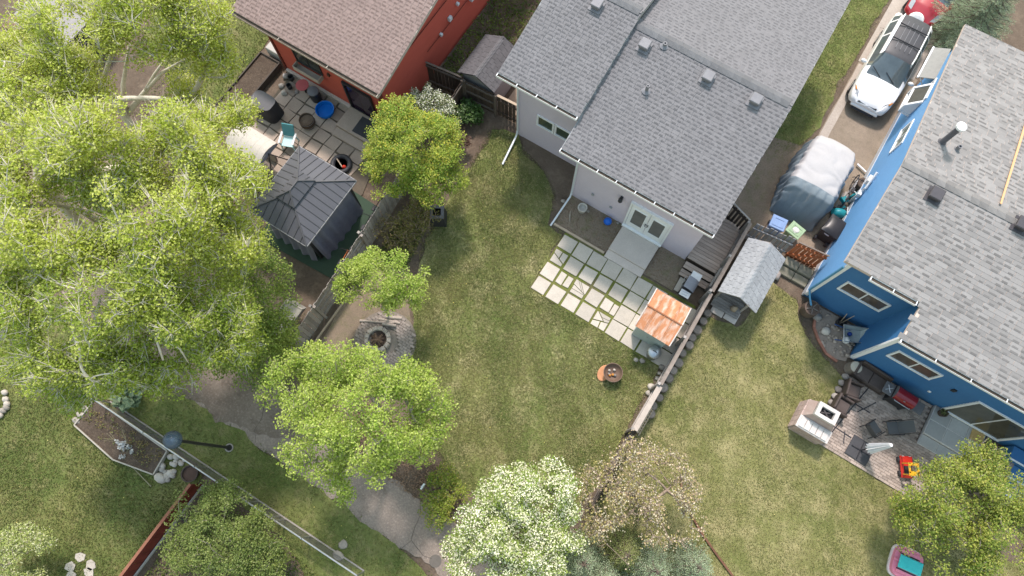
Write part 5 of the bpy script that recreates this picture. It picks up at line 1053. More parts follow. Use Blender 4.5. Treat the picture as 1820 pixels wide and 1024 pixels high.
# ------------------------------------------------------------------ cars
def lerp_tab(tab, x):
    for (a, *p), (b, *q) in zip(tab[:-1], tab[1:]):
        if a <= x <= b:
            t = (x-a)/(b-a); return [i+(j-i)*t for i, j in zip(p, q)]
    return list(tab[-1][1:])
def car(name, label, loc, rz, paint, roofm, tab, glassm, cuts, L, wheels, gname=None):
    """tab: x, half width, sill z, belt z, roof z, roof half width; x 0 = nose.  cuts: hood/windscreen/roof/rear stations"""
    o = thing(name, label, 'car', loc, rz); xs = [L*i/60 for i in range(61)]
    for c in cuts.values():
        if not isinstance(c, tuple): xs.append(c)
    xs = sorted(set(round(x, 4) for x in xs)); rows = []
    K = 9
    for x in xs:
        hw, sill, belt, top, rw = lerp_tab(tab, x); r = []
        pts = [(hw*.93, sill), (hw*.99, sill+.16), (hw, (sill+belt)/2+.05), (hw*.985, belt-.06), (hw*.95, belt), (rw+(hw*.95-rw)*.35, belt+(top-belt)*.62), (rw, top-.035), (rw*.62, top+.01), (0, top+.022)]
        rows.append([(x, -y, z) for y, z in pts]+[(x, y, z) for y, z in pts[-2::-1]])
    n = len(rows[0]); V = [p for r in rows for p in r]; parts = {}
    for i in range(len(xs)-1):
        xm = (xs[i]+xs[i+1])/2; hw, sill, belt, top, rw = lerp_tab(tab, xm)
        for j in range(n-1):
            k = j if j < K-1 else n-2-j; tall = top-belt > .12
            if cuts['ws0'] < xm < cuts['ws1'] and k >= 5: p = 'windshield'
            elif cuts['rg0'] < xm < cuts['rg1'] and k >= 5: p = 'rear_window'
            elif cuts['ws1'] < xm < cuts['rg0'] and k >= 6: p = 'roof_panel'
            elif k in (4,) and tall and cuts['sg0'] < xm < cuts['sg1'] and not any(abs(xm-c) < .035 for c in cuts.get('pillars', ())): p = 'side_window'+('' if j < K-1 else '_r')
            elif k == 0: p = 'sill'
            elif xm < cuts['ws0'] and k >= 5: p = 'hood'
            else: p = 'body'
            parts.setdefault(p, []).append((i*n+j, i*n+n+j, i*n+n+j+1, i*n+j+1))
    parts.setdefault('body', []).append(tuple(range(n))); parts['body'].append(tuple((len(xs)-1)*n+k for k in range(n-1, -1, -1)))
    mm = {'windshield': glassm, 'rear_window': glassm, 'side_window': glassm, 'roof_panel': roofm, 'sill': BLACKP}
    for p, F in parts.items():
        ids = sorted(set(i for f in F for i in f)); mp = {a: b for b, a in enumerate(ids)}; mb = MB(); mb.v = [V[i] for i in ids]; mb.f = [tuple(mp[i] for i in f) for f in F]
        nm = p.replace('_r', '') if p == 'side_window_r' else p
        mb.to(nm, mm.get(nm, paint), o, smooth=50, world=False)
    hw = tab[len(tab)//2][1]
    wm = None
    for wx in wheels:
        for s in (-1, 1):
            w = MB().lathe([(.33, -.1), (.34, 0), (.33, .1)], n=20); w.v = [(wx+a, s*(hw-.1)+c, .34+b) for a, b, c in w.v]; t = w.to('wheel', BLACKP, o, smooth=True, world=False)
            r = MB().lathe([(.0, .11), (.22, .105), (.23, .09)], n=16); r.v = [(wx+a, s*(hw-.1+c), .34+b) for a, b, c in r.v]; r.to('rim', STEEL, t, world=False)
    return o
WP = M('white_car_paint', (.80, .80, .80), (.78, .78, .78), rough=.25, sc=1, fine=0, coat=.6, spec=.5); RP = M('red_car_paint', (.34, .012, .022), (.32, .012, .02), rough=.28, sc=1, fine=0, coat=.6, spec=.5)
CG = glass('car_glass', (.055, .07, .075), .05); CG.node_tree.nodes['Principled BSDF'].inputs['Specular IOR Level'].default_value = 1.0
suv = car('suv_car', 'white compact sport utility car with a black roof and roof rails on the driveway', (4.42, 20.85, 0), radians(90), WP, M('black_roof', (.055, .053, .058), (.07, .068, .072), rough=.4, sc=2),
    [(0, .60, .34, .62, .64, .42), (.08, .74, .3, .70, .74, .5), (.3, .85, .27, .80, .86, .58), (.7, .90, .25, .93, .97, .62), (1.15, .915, .25, 1.0, 1.05, .66), (1.3, .92, .25, 1.02, 1.10, .66), (2.05, .92, .25, 1.05, 1.60, .60), (2.5, .92, .25, 1.06, 1.66, .60), (3.8, .915, .26, 1.09, 1.66, .58), (4.2, .90, .28, 1.10, 1.60, .56), (4.55, .86, .32, 1.08, 1.14, .60), (4.75, .80, .36, .98, 1.0, .56), (4.82, .72, .4, .8, .82, .5)],
    CG, dict(ws0=1.18, ws1=2.02, rg0=4.2, rg1=4.52, sg0=1.5, sg1=4.35, pillars=(2.25, 3.2, 4.0)), 4.82, (.85, 3.7))
for s in (-1, 1):
    MB().tube([(2.0, s*.62, 1.63), (2.3, s*.625, 1.70), (3.8, s*.6, 1.71), (4.15, s*.58, 1.63)], .028, 6).to('roof_rail', WP, suv, world=False)
    m = MB().blob(1.62, s*1.06, 1.08, .08, .13, .09, 1, rough=.02, nu=12, nv=8).to('mirror', WP, suv, smooth=True, world=False)
    MB().poly3([(.10, s*.50, .71), (.14, s*.72, .72), (.55, s*.86, .89), (.33, s*.60, .885)] if s < 0 else [(.33, s*.60, .885), (.55, s*.86, .89), (.14, s*.72, .72), (.10, s*.50, .71)], .03).to('headlight', M('lamp_lens', (.42, .44, .46), rough=.1), suv, world=False)
    MB().poly3([(.36, s*.70, .897), (.38, s*.78, .892), (.56, s*.85, .91), (.50, s*.78, .915)] if s < 0 else [(.50, s*.78, .915), (.56, s*.85, .91), (.38, s*.78, .892), (.36, s*.70, .897)], .02).to('indicator', M('amber_lens', (.55, .2, .03), rough=.2), suv, world=False)
for x in (2.75, 3.55): MB().tube([(x, -.6, 1.73), (x, .6, 1.73)], .025, 6).to('cross_bar', BLACK, suv, world=False)
for y in (-.3, -.1, .1, .3): MB().box(3.1, y, 1.685, 1.5, .018, .012).to('roof_rib', M('rib_grey', (.22, .22, .23)), suv, world=False)
MB().box(.10, 0, .60, .12, .84, .13, ry=-.5, bev=.02).to('grille', BLACKP, suv, world=False)
MB().lathe([(.05, .0), (.07, .012), (.05, .02)], .05, 0, .69, 14, sx=.7).to('badge', STEEL, suv, world=False)
MB().box(.02, 0, .36, .14, 1.2, .16, bev=.05).to('bumper', WP, suv, world=False); MB().box(-.02, 0, .27, .14, 1.0, .09, bev=.03).to('air_dam', BLACKP, suv, world=False)
for y in (-.45, .15): MB().bar((1.22, y, 1.10), (1.45, y+.5, 1.25), .018).to('wiper', BLACK, suv, world=False)
sp_ = MB().lathe([(0, .2), (.28, .2), (.33, .12), (.33, 0)], n=20); sp_.v = [(4.76+c, a, .95+b) for a, b, c in sp_.v]; sp_.to('spare_wheel_cover', WP, suv, smooth=40, world=False)
rc = car('hatchback_car', 'red hatchback parked behind the white car at the top edge', (4.55, 26.15, 0), radians(80), RP, RP,
    [(0, .52, .3, .52, .56, .36), (.1, .70, .27, .62, .66, .46), (.5, .80, .25, .78, .84, .55), (1.0, .84, .24, .88, .94, .6), (1.1, .84, .24, .90, .98, .6), (1.9, .85, .24, .95, 1.42, .56), (2.4, .85, .24, .96, 1.48, .56), (3.3, .84, .26, .98, 1.44, .54), (3.8, .80, .3, .96, 1.0, .5), (4.0, .7, .36, .8, .82, .45)],
    CG, dict(ws0=1.0, ws1=1.85, rg0=3.35, rg1=3.75, sg0=1.3, sg1=3.5, pillars=(2.1, 2.9)), 4.0, (.75, 3.2))
for s in (-1, 1): MB().poly3([(.12, s*.48, .67), (.2, s*.68, .66), (.62, s*.77, .86), (.42, s*.55, .845)] if s < 0 else [(.42, s*.55, .845), (.62, s*.77, .86), (.2, s*.68, .66), (.12, s*.48, .67)], .03).to('headlight', M('lamp_lens', (.42, .44, .46), rough=.1), rc, world=False)
# ------------------------------------------------------------------ along the blue side wall
def bike(label, loc, rz, mat, s=1.0, lay=0.0, name='bicycle'):
    o = thing(name, label, 'bicycle', loc, rz); R_ = .31*s
    for x in (-.48*s, .48*s):
        pts = [(x+R_*cos(a), 0, R_+R_*sin(a)) for a in [2*pi*k/18 for k in range(19)]]; w = MB().tube(pts, .022*s, 6, cap=False).to('wheel', BLACKP, o, world=False)
        mb = MB()
        for k in range(8): a = 2*pi*k/8; mb.tube([(x, 0, R_), (x+R_*.96*cos(a), 0, R_+R_*.96*sin(a))], .004, 4)
        mb.to('spokes', STEEL, w, world=False)
    f = MB()
    for p, q in (((-.48, .31), (-.12, .28)), ((-.12, .28), (-.2, .75)), ((-.2, .68), (.32, .72)), ((-.12, .28), (.34, .62)), ((-.48, .31), (-.2, .68)), ((.48, .31), (.30, .85))): f.tube([(p[0]*s, 0, p[1]*s), (q[0]*s, 0, q[1]*s)], .018*s, 6)
    f.to('frame', mat, o, world=False); MB().tube([(.2*s, -.28*s, .9*s), (.28*s, -.2*s, .88*s), (.3*s, 0, .86*s), (.28*s, .2*s, .88*s), (.2*s, .28*s, .9*s)], .014*s, 6).to('handlebar', BLACK, o, world=False)
    MB().box(-.22*s, 0, .76*s, .24*s, .13*s, .05*s, bev=.02).to('saddle', BLACKP, o, world=False)
    o.rotation_euler = (lay, 0, rz); return o
bike('bicycle leaning on the blue side wall behind the covered car', (5.5, 17.2, 0), radians(90), M('pale_frame', (.45, .43, .42), rough=.4), lay=radians(0))
x, y = at(1507, 352, .3); tr = thing('tricycle', 'teal child tricycle beside the covered car', 'tricycle', (x, y, 0), radians(60)); TEAL = M('teal_plastic', (.02, .26, .30), (.018, .22, .26), rough=.4)
MB().tube([(.35, 0, .2), (.25, 0, .45), (-.3, 0, .25)], .035, 6).box(-.18, 0, .28, .3, .26, .05, bev=.02).box(-.34, 0, .3, .06, .28, .22, bev=.02).to('frame', TEAL, tr, world=False)
MB().tube([(.22, -.25, .55), (.27, 0, .52), (.22, .25, .55)], .02, 6).to('handlebar', M('white_plastic', (.7, .72, .72)), tr, world=False)
for x_, y_, r_ in ((.36, 0, .2), (-.35, -.25, .13), (-.35, .25, .13)):
    w = MB().lathe([(r_, -.035), (r_, .035)], n=16); w.v = [(x_+a, y_+c, r_+b) for a, b, c in w.v]; w.to('wheel', TEAL, tr, world=False)
x, y = at(1492, 378, .2); tr2 = thing('ride_on_toy', 'teal plastic ride-on toy in front of the tricycle', 'toy', (x, y, 0), radians(20))
mb = MB().grid(lambda u, v: (-.32+.64*u, (-.2+.4*v)*(1-.5*abs(2*u-1)**3), .16+.2*sin(pi*u)**.6*sin(pi*v)**.5), 14, 10); mb.to('body', TEAL, tr2, smooth=True, world=False)
for x_ in (-.22, .22):
    for s in (-1, 1):
        w = MB().lathe([(.1, -.03), (.1, .03)], n=12); w.v = [(x_+a, s*.2+c, .1+b) for a, b, c in w.v]; w.to('wheel', BLACKP, tr2, world=False)
MB().tube([(.2, -.16, .48), (.18, 0, .5), (.2, .16, .48)], .018, 6).to('handlebar', M('white_plastic', (.7, .72, .72)), tr2, world=False)
x, y = at(1507, 392, .3); tag(MB().lathe([(0, 0), (.15, .02), (.2, .18), (.16, .34), (.07, .42), (0, .44)], x, y, 0, 14).to('flower_pot', M('white_ceramic', (.60, .60, .57), (.45, .44, .42), sc=9), smooth=True), 'small pale pot between the garbage cart and the toys', 'pot')
x, y = at(1533, 325, .4); tag(MB().lathe([(0, .0), (.26, .02), (.28, .3), (.24, .42), (.16, .44), (0, .36)], x, y, 0, 16, sx=.8).to('wicker_basket', M('dark_wicker', (.07, .05, .04), (.13, .10, .08), sc=22, wid=.1), smooth=30), 'dark wicker basket at the foot of the blue side wall', 'basket')
tag(MB().bar((5.3, 18.6, .12), (5.75, 18.45, .12), .06).to('white_pipe', WHITE), 'short white pipe sticking out from the foundation of the blue side wall', 'pipe')
wr = thing('wood_planks', 'bundle of loose planks lying along the blue side wall', 'planks', (5.5, 16.7, 0))
for k in range(3): MB().box(5.38+k*.11, 16.6+k*.1, .02+k*.01, .09, 1.1, .03, rz=.06*k).to('plank', WOODG, wr)
# ------------------------------------------------------------------ blue house patio
PAT = [(8.75, 7.42), (12.6, 7.35), (14.0, 7.6), (14.0, 9.35), (11.85, 9.4), (11.85, 10.93), (8.75, 10.93)]
bp = struct('brick_patio', MB().prism(PAT, -.02, .012), M('patio_sand', (.20, .165, .14), (.16, .13, .11)))
PBR = M('patio_brick', (.34, .272, .228), (.30, .255, .225), sc=.9, rv=.24, fine=.12); bm_ = MB().box(0, 0, 0, .212, .1, .045, bev=.006).mesh('brick'); bm_.materials.append(PBR); sp = []
rr = random.Random(3); pn = np.array(PAT)
for i in range(60):
    for j in range(28):
        x = 8.86+j*.222+(.111 if i % 2 else 0); y = 7.42+i*.108
        if inside(PAT, np.array([x-.1, x+.1]), np.array([y, y])).all(): sp.append((x, y))
sp.sort(key=lambda p: math.hypot(p[0]-10.2, p[1]-8.3)); big = []
for k, (x, y) in enumerate(sp):
    z = .008+rr.uniform(-.004, .003)
    if k < 300: piece('brick', bm_, bp, (x, y, z), rr.uniform(-.015, .015))
    else: big.append((x, y, z))
mb = MB()
for x, y, z in big: mb.box(x, y, z, .212, .1, .045, bev=.006)
stuff(mb.to('brick_field', PBR, bp))
# stone border
for i in range(9): x, y = 8.62+U(-.04, .04), 10.5-i*.3; tag(MB().blob(x, y, .04, .15, .13, .09, i+60).to('border_stone', STONEG, smooth=True), 'grey border stone along the left edge of the brick patio', 'stone', 'stones along the left edge of the brick patio')
# landing of grey slabs
ld2 = thing('patio_landing', 'grey slab landing in front of the big patio door', 'landing', (12.9, 10.1, 0))
MB().box(12.9, 10.36, -.01, 2.0, 1.2, .19).to('base', M('white_grout', (.60, .58, .56)), ld2); MB().box(12.9, 9.53, -.01, 2.0, .42, .085).to('base', M('white_grout', (.6, .58, .56)), ld2)
GSL = M('grey_slab', (.38, .385, .375), (.33, .33, .32), sc=2, rv=.12, fine=.06)
for i in range(3):
    for j in range(2): MB().box(12.24+i*.665, 10.07+j*.6, .18, .63, .56, .02, bev=.006).to('slab', GSL, ld2)
    MB().box(12.24+i*.665, 9.53, .075, .64, .38, .02, bev=.006).to('slab', GSL, ld2)
tag(MB().box(13.62, 10.68, .2, .48, .42, .015, rz=.05).to('door_mat', M('yellow_mat', (.45, .30, .11), (.38, .26, .12), sc=6)), 'ochre door mat on the grey slab landing', 'mat')
x, y = 12.15, 10.76; po = thing('potted_plant', 'small potted plant at the corner of the patio door', 'plant', (x, y, .2)); MB().lathe([(0, .2), (.12, .2), (.16, .42), (.13, .42), (.12, .36), (0, .36)], x, y, 0, 14).to('pot', M('dark_clay', (.10, .07, .055)), po)
V, F = leaves(np.array([(0, 0, .2), (.06, .04, .18), (-.05, .05, .2)]), 40, .14, .06, np.random.default_rng(5)); link('foliage', npmesh('foliage', V, F), leafmat('herb_leaf', (.12, .15, .05), (.2, .2, .08)), po)
# outdoor fireplace
FPB = M('whitewashed_brick', (.50, .40, .36), (.40, .29, .255), sc=5, rv=.14, fine=.12); FPW = M('limewash', (.58, .555, .53), (.44, .40, .375), sc=6, fine=.15)
fp2 = thing('outdoor_fireplace', 'whitewashed brick outdoor fireplace with a tapering chimney at the patio corner', 'fireplace', (8.1, 7.9, 0), 0)
def course(x0, x1, y0, y1, z, h, off):
    """ring of bricks laid as one course"""
    L = .2
    for (ax, ay, bx_, by) in ((x0, y0, x1, y0), (x1, y0, x1, y1), (x1, y1, x0, y1), (x0, y1, x0, y0)):
        d = math.hypot(bx_-ax, by-ay); n = max(1, round(d/L)); l = d/n
        for k in range(n):
            t = (k+.5)/n; MB().box(ax+(bx_-ax)*t, ay+(by-ay)*t, z, l-.012 if ay == by else .1, .1 if ay == by else l-.012, h-.01).to('brick', FPB, fp2)
MB().box(8.18, 7.87, 0, 1.12, 1.08, .82).to('core', FPW, fp2)
for c in range(8): 
    z = c*.1; course(7.62, 8.74, 7.33, 8.41, z, .1, c % 2)
MB().prism([(7.55, 7.28), (8.8, 7.28), (8.8, 7.75), (7.55, 7.75)], .83, .87).to('hearth_shelf', FPW, fp2)
for k in range(5): MB().box(7.72+k*.22, 7.5, .875, .2, .36, .05, bev=.01).to('cap_brick', FPW, fp2)
MB().add([(7.6, 7.75, .83), (8.76, 7.75, .83), (8.76, 8.42, .83), (7.6, 8.42, .83), (7.78, 7.85, 1.25), (8.58, 7.85, 1.25), (8.58, 8.38, 1.25), (7.78, 8.38, 1.25)], [(0, 1, 5, 4), (1, 2, 6, 5), (2, 3, 7, 6), (3, 0, 4, 7)]).to('shoulder', FPB, fp2)
mb = MB()
for sx, sy, w, d in ((7.86, 8.115, .14, .53), (8.5, 8.115, .14, .53), (8.18, 7.91, .5, .13), (8.18, 8.32, .5, .13)): mb.box(sx, sy, 1.25, w, d, .16)
mb.to('chimney_cap', FPW, fp2); MB().box(8.18, 8.115, 1.2, .5, .28, .03).to('flue_opening', M('soot', (.015, .015, .017)), fp2)
MB().tube([(8.0, 8.05, 1.26), (8.3, 8.2, 1.28)], .03, 6).tube([(8.3, 8.02, 1.26), (8.05, 8.2, 1.29)], .03, 6).to('log', M('soot_log', (.08, .07, .07)), fp2)
# chairs, sofa, barbecue, loungers
WK = M('dark_wicker_weave', (.055, .042, .038), (.085, .065, .058), sc=30, wid=.12, rough=.6)
def armchair(label, x, y, rz):
    o = thing('wicker_armchair', label, 'armchair', (x, y, 0), rz, 'dark wicker armchairs on the brick patio')
    MB().box(0, 0, .1, .58, .56, .24, bev=.03).to('base', WK, o, world=False); MB().box(0, -.02, .34, .46, .46, .08, bev=.03).to('cushion', M('brown_cushion', (.075, .058, .052), (.095, .075, .068)), o, world=False)
    MB().box(0, .29, .1, .64, .09, .66, rx=-.12, bev=.03).to('backrest', WK, o, world=False)
    for s in (-1, 1): MB().box(s*.3, 0, .1, .09, .58, .46, bev=.03).to('armrest', WK, o, world=False)
    for s in (-1, 1):
        for t in (-1, 1): MB().box(s*.27, t*.25, 0, .05, .05, .1).to('leg', BLACK, o, world=False)
    return o
armchair('dark wicker armchair nearest the blue house wall', 8.98, 9.72, radians(100)); armchair('dark wicker armchair next to the outdoor fireplace', 8.86, 8.98, radians(88))
so = thing('wicker_sofa', 'dark wicker sofa against the blue wall', 'sofa', (9.35, 10.55, 0), radians(-4))
MB().box(0, 0, .08, 1.2, .6, .26, bev=.03).to('base', WK, so, world=False); MB().box(0, .28, .1, 1.2, .1, .6, bev=.03).to('backrest', WK, so, world=False)
for s in (-1, 1): MB().box(s*.6, 0, .1, .09, .62, .42, bev=.03).to('armrest', WK, so, world=False)
for s in (-1, 1): MB().box(s*.28, -.03, .34, .54, .5, .09, bev=.03).to('cushion', M('brown_cushion', (.075, .058, .052)), so, world=False)
rb = thing('gas_barbecue', 'dark red hooded gas barbecue against the blue wall', 'barbecue', (10.5, 10.3, 0), radians(-3)); RH = M('red_enamel', (.20, .012, .018), (.18, .011, .016), rough=.22, fine=0, coat=.5)
MB().box(0, .05, .12, .7, .45, .6).to('cabinet', BLACK, rb, world=False); MB().box(0, .02, .72, .78, .52, .14, bev=.02).to('firebox', BLACKP, rb, world=False)
mb = MB().grid(lambda u, v: (-.38+.76*u, .02-.26*cos(pi*v), .86+.24*sin(pi*v)**.8), 4, 12); mb.to('hood', RH, rb, smooth=True, world=False)
for s in (-1, 1): MB().add([(s*.38, .02-.26*cos(pi*k/12), .86+.24*sin(pi*k/12)**.8) for k in range(13)], [tuple(range(13)) if s < 0 else tuple(range(12, -1, -1))]).to('hood_end', STEEL, rb, world=False)
MB().tube([(-.3, -.28, .94), (-.3, -.32, .95), (.3, -.32, .95), (.3, -.28, .94)], .014, 6).to('handle', STEEL, rb, world=False); MB().box(0, -.19, 1.0, .07, .02, .04).to('badge', STEEL, rb, world=False)
for s in (-1, 1): MB().box(s*.6, 0, .8, .36, .46, .035, bev=.01).to('side_shelf', M('shelf_grey', (.12, .12, .125), rough=.4), rb, world=False)
MB().tube([(-.7, -.1, .85), (-.48, .1, .85)], .015, 5).to('tongs', STEEL, rb, world=False); MB().tube([(-.68, .12, .85), (-.5, -.12, .85)], .015, 5).to('spatula', STEEL, rb, world=False)
for s in (-1, 1):
    for t in (-.15, .22): MB().lathe([(.05, 0), (.05, .12)], s*.3, t, 0, 8).to('wheel', BLACKP, rb, world=False)
def lounger(label, x, y, rz, s=1.0, back=.35):
    o = thing('sling_chair', label, 'lounge chair', (x, y, 0), rz, 'black sling chairs on the brick patio'); o.scale = (.85, .78, .85); SL = M('charcoal_sling', (.085, .09, .095), (.075, .08, .085), sc=30, rough=.6)
    MB().poly3([(-.26, -.3, .36), (.26, -.3, .36), (.26, .22, .33), (-.26, .22, .33)][::1], .02).to('seat', SL, o, world=False)
    MB().poly3([(-.26, .22, .34), (.26, .22, .34), (.25, .22+back, .34+.6), (-.25, .22+back, .34+.6)], .02, (0, .5, -.8)).to('backrest', SL, o, world=False)
    for q in (-1, 1):
        MB().tube([(q*.29, -.34, 0), (q*.29, -.3, .36), (q*.29, .22, .34), (q*.28, .22+back, .95)], .018, 6).to('side_frame', BLACK, o, world=False)
        MB().tube([(q*.29, .36, 0), (q*.29, .1, .56)], .018, 6).to('rear_leg', BLACK, o, world=False)
        MB().tube([(q*.31, -.3, .56), (q*.31, .3, .58)], .026, 6).to('armrest', BLACK, o, world=False)
    return o
lounger('charcoal sling chair in the middle of the brick patio, its back to the house', 10.85, 9.3, radians(-55), back=.42); lounger('charcoal sling chair with an upright back beside the umbrella base', 10.2, 8.85, radians(150), back=.1)
# tipped-over patio frame
fr = thing('pergola_frame', 'thin black metal table frame lying across the brick patio', 'frame', (9.5, 9.2, 0))
for p, q in (((9.0, 7.75, .05), (9.55, 10.35, .06)), ((8.9, 9.45, .05), (9.95, 9.42, .06)), ((8.95, 8.25, .05), (9.75, 8.2, .05)), ((9.45, 8.3, .04), (9.6, 7.85, .04)), ((9.55, 9.2, .05), (10.0, 9.9, .05))): MB().bar(p, q, .035).to('bar', BLACK, fr)
# umbrella: base mat, cross stand, folded canopy leaning
ub = thing('patio_umbrella', 'folded white patio umbrella leaning from a cross stand on a black base', 'umbrella', (10.2, 7.95, 0))
MB().box(10.2, 7.95, .05, .86, .82, .06, rz=-.05, bev=.028).to('base', M('black_rubber', (.05, .05, .055), (.065, .065, .07), rough=.7), ub)
MB().bar((9.85, 7.95, .13), (10.58, 7.95, .13), .03).bar((10.2, 7.6, .135), (10.2, 8.3, .135), .03).to('cross_stand', BLACK, ub)
P0 = Vector((10.2, 7.95, .12)); P1 = Vector((10.45, 8.22, 1.55)); MB().tube([P0, P1], .025, 8).to('pole', BLACK, ub)
dv = (P1-P0); t = dv.normalized(); a = t.cross(Vector((0, 0, 1))).normalized(); b = t.cross(a); mb = MB(); V = []; n = 20
for i in range(9):
    q = i/8; c = P0+dv*(.32+.72*q)
    for k in range(n): w = 2*pi*k/n; r_ = (.15-.09*q)*(1+.38*(1 if k % 2 else -1)*(.9 if q < .9 else .2)); V.append(c+(a*cos(w)+b*sin(w))*r_)
mb.add(V, [(i*n+k, i*n+(k+1) % n, i*n+n+(k+1) % n, i*n+n+k) for i in range(8) for k in range(n)]+[tuple(range(n-1, -1, -1)), tuple(range(8*n, 9*n))]); mb.to('canopy', M('white_canvas', (.72, .72, .73), (.62, .62, .64)), ub)
# toy car
x, y = at(1613, 830, .3); tc = thing('toy_car', 'red and yellow plastic toy car on the brick patio', 'toy car', (x, y, 0), radians(118)); RD = M('toy_red', (.52, .025, .015), (.48, .022, .013), rough=.35); YL = M('toy_yellow', (.70, .36, .025), (.66, .33, .02), rough=.35)
MB().box(0, 0, .1, .78, .42, .22, bev=.09).to('body', RD, tc, smooth=40, world=False); MB().box(.25, 0, .3, .24, .36, .06, bev=.03).to('hood', RD, tc, world=False)
for s in (-1, 1):
    for x_ in (-.27, .12): MB().tube([(x_, s*.17, .3), (x_-.02, s*.15, .68)], .025, 6).to('pillar', YL, tc, world=False)
    MB().box(.36, s*.12, .26, .05, .08, .06, bev=.02).to('headlight', M('toy_white', (.75, .75, .75)), tc, world=False)
mb = MB()
for sx, sy, w, d in ((-.25, 0, .16, .38), (.08, 0, .1, .38), (-.1, .15, .3, .08), (-.1, -.15, .3, .08)): mb.box(sx, sy, .68, w, d, .05, bev=.018)
mb.to('roof', YL, tc, world=False); MB().box(-.12, 0, .31, .3, .28, .03).to('seat', M('toy_black', (.03, .03, .03)), tc, world=False)
for x_ in (-.25, .25):
    for s in (-1, 1):
        w = MB().lathe([(.1, -.04), (.11, 0), (.1, .04)], n=14); w.v = [(x_+a_, s*.22+c_, .11+b_) for a_, b_, c_ in w.v]; w.to('wheel', BLACKP, tc, smooth=True, world=False)
# pink and teal toy on the right lawn
x, y = at(1612, 1003, .2); pk = thing('toy_water_table', 'pink and turquoise plastic play table on the right lawn', 'toy', (x, y, 0), radians(8)); PK = M('toy_pink', (.68, .22, .31), (.64, .2, .29), rough=.35); TQ = M('toy_turquoise', (.05, .50, .50), (.045, .46, .47), rough=.35)
MB().prism([(.5*cos(a_)*abs(cos(a_))**-.5 if abs(cos(a_)) > 1e-3 else 0, .53*sin(a_)*abs(sin(a_))**-.5 if abs(sin(a_)) > 1e-3 else 0) for a_ in [2*pi*k/32 for k in range(32)]], .05, .24).to('base', PK, pk, smooth=40, world=False); MB().box(-.02, 0, .24, .98, .08, .06, bev=.02).box(0, -.3, .24, .7, .2, .05, bev=.02).box(0, .33, .24, .7, .2, .05, bev=.02).to('tray_rim', PK, pk, world=False)
MB().box(.05, 0, .31, .82, .46, .07, bev=.03).to('lid', TQ, pk, world=False); MB().box(-.02, -.27, .29, .7, .04, .02).box(-.02, .27, .29, .7, .04, .02).to('slot', M('slot_dark', (.03, .03, .035)), pk, world=False)
for s in (-1, 1):
    for t in (-1, 1): MB().lathe([(.06, 0), (.06, .08)], s*.32, t*.34, 0, 8).to('foot', PK, pk, world=False)
MB().prism([(.56*cos(a_)*abs(cos(a_))**-.5 if abs(cos(a_)) > 1e-3 else 0, .59*sin(a_)*abs(sin(a_))**-.5 if abs(sin(a_)) > 1e-3 else 0) for a_ in [2*pi*k/32 for k in range(32)]], .0, .08).to('skirt', M('toy_pale', (.70, .62, .6)), pk, world=False)
# blue boxes (storage steps) at the right edge
sb2 = thing('storage_steps', 'blue painted box steps with pale edges beside the patio door', 'steps', (15.1, 10.2, 0))
for i, (y, z) in enumerate(((10.6, .75), (10.05, .5), (9.5, .28))):
    MB().box(15.4, y, 0, 1.6, .52, z).to('step', BSID, sb2); MB().box(15.4, y-.24, z+.004, 1.62, .06, .03).to('nosing', WHITE, sb2)
x, y = at(1789, 832, .5); tag(MB().box(x, y, 0, .32, .62, .55, rz=-.1, bev=.04).to('speaker_box', M('taupe_box', (.21, .18, .165))), 'taupe storage box beside the blue box steps', 'box')
# rock bed by the blue wall
BED = [(6.2, 12.2), (8.4, 12.2), (8.4, 10.75), (7.75, 10.55), (7.2, 10.95), (6.8, 11.35)]
sheet('rock_bed', BED, .012, M('bed_gravel', (.33, .27, .22), (.24, .19, .155), sc=14, fine=.3), amp=.04, seed=21)
bedge = thing('brick_edging', 'curved red brick edging of the rock bed', 'edging', (7.2, 11.0, 0)); pts = wig([(6.62, 11.75), (6.78, 11.3), (7.1, 10.98), (7.6, 10.62), (8.1, 10.55)], .2, .01, 2, closed=False)
for a_, b_ in zip(pts[:-1], pts[1:]): MB().bar((*a_, .05), (*b_, .05), .09).to('brick', M('red_brick', (.36, .16, .11), (.28, .13, .09), rv=.2), bedge)
rk = random.Random(8); n = 0; g = 'tan rocks filling the bed by the blue wall'
while n < 46:
    x, y = rk.uniform(6.6, 8.4), rk.uniform(10.7, 12.1)
    if not inside(BED, np.array([x]), np.array([y]))[0]: continue
    s = rk.uniform(.05, .11); tag(MB().blob(x, y, .03, s, s*.8, s*.6, n+100).to('rock', M('tan_rock', (.42, .34, .27), (.30, .25, .21), rv=.3, sc=9), smooth=True), 'small tan rock in the bed by the blue wall', 'rock', g); n += 1
x, y = at(1467, 589, .05); tag(MB().blob(x, y, .1, .19, .17, .12, 77).to('rock', M('white_rock', (.58, .52, .45)), smooth=True), 'largest pale rock in the bed by the blue wall', 'rock')
x, y = at(1452, 563, .1); tag(MB().blob(x, y, .1, .2, .16, .15, 78).to('rock', STONEG, smooth=True), 'grey rock beside the rain barrel', 'rock')
x, y = at(1443, 548, .55); rbr = thing('rain_barrel', 'brown rain barrel with a spoked lid under the blue downspout', 'barrel', (x, y, 0)); MB().lathe([(0, 0), (.26, 0), (.32, .3), (.28, .6), (.3, .62), (.24, .62), (.24, .56), (0, .56)], x, y, 0, 20).to('barrel', M('barrel_brown', (.13, .095, .075), (.10, .072, .06)), rbr, smooth=40)
mb = MB()
for k in range(5): a_ = 2*pi*k/5; mb.bar((x, y, .6), (x+.24*cos(a_), y+.24*sin(a_), .6), .035)
mb.to('lid_spokes', M('lid_grey', (.2, .17, .15)), rbr)
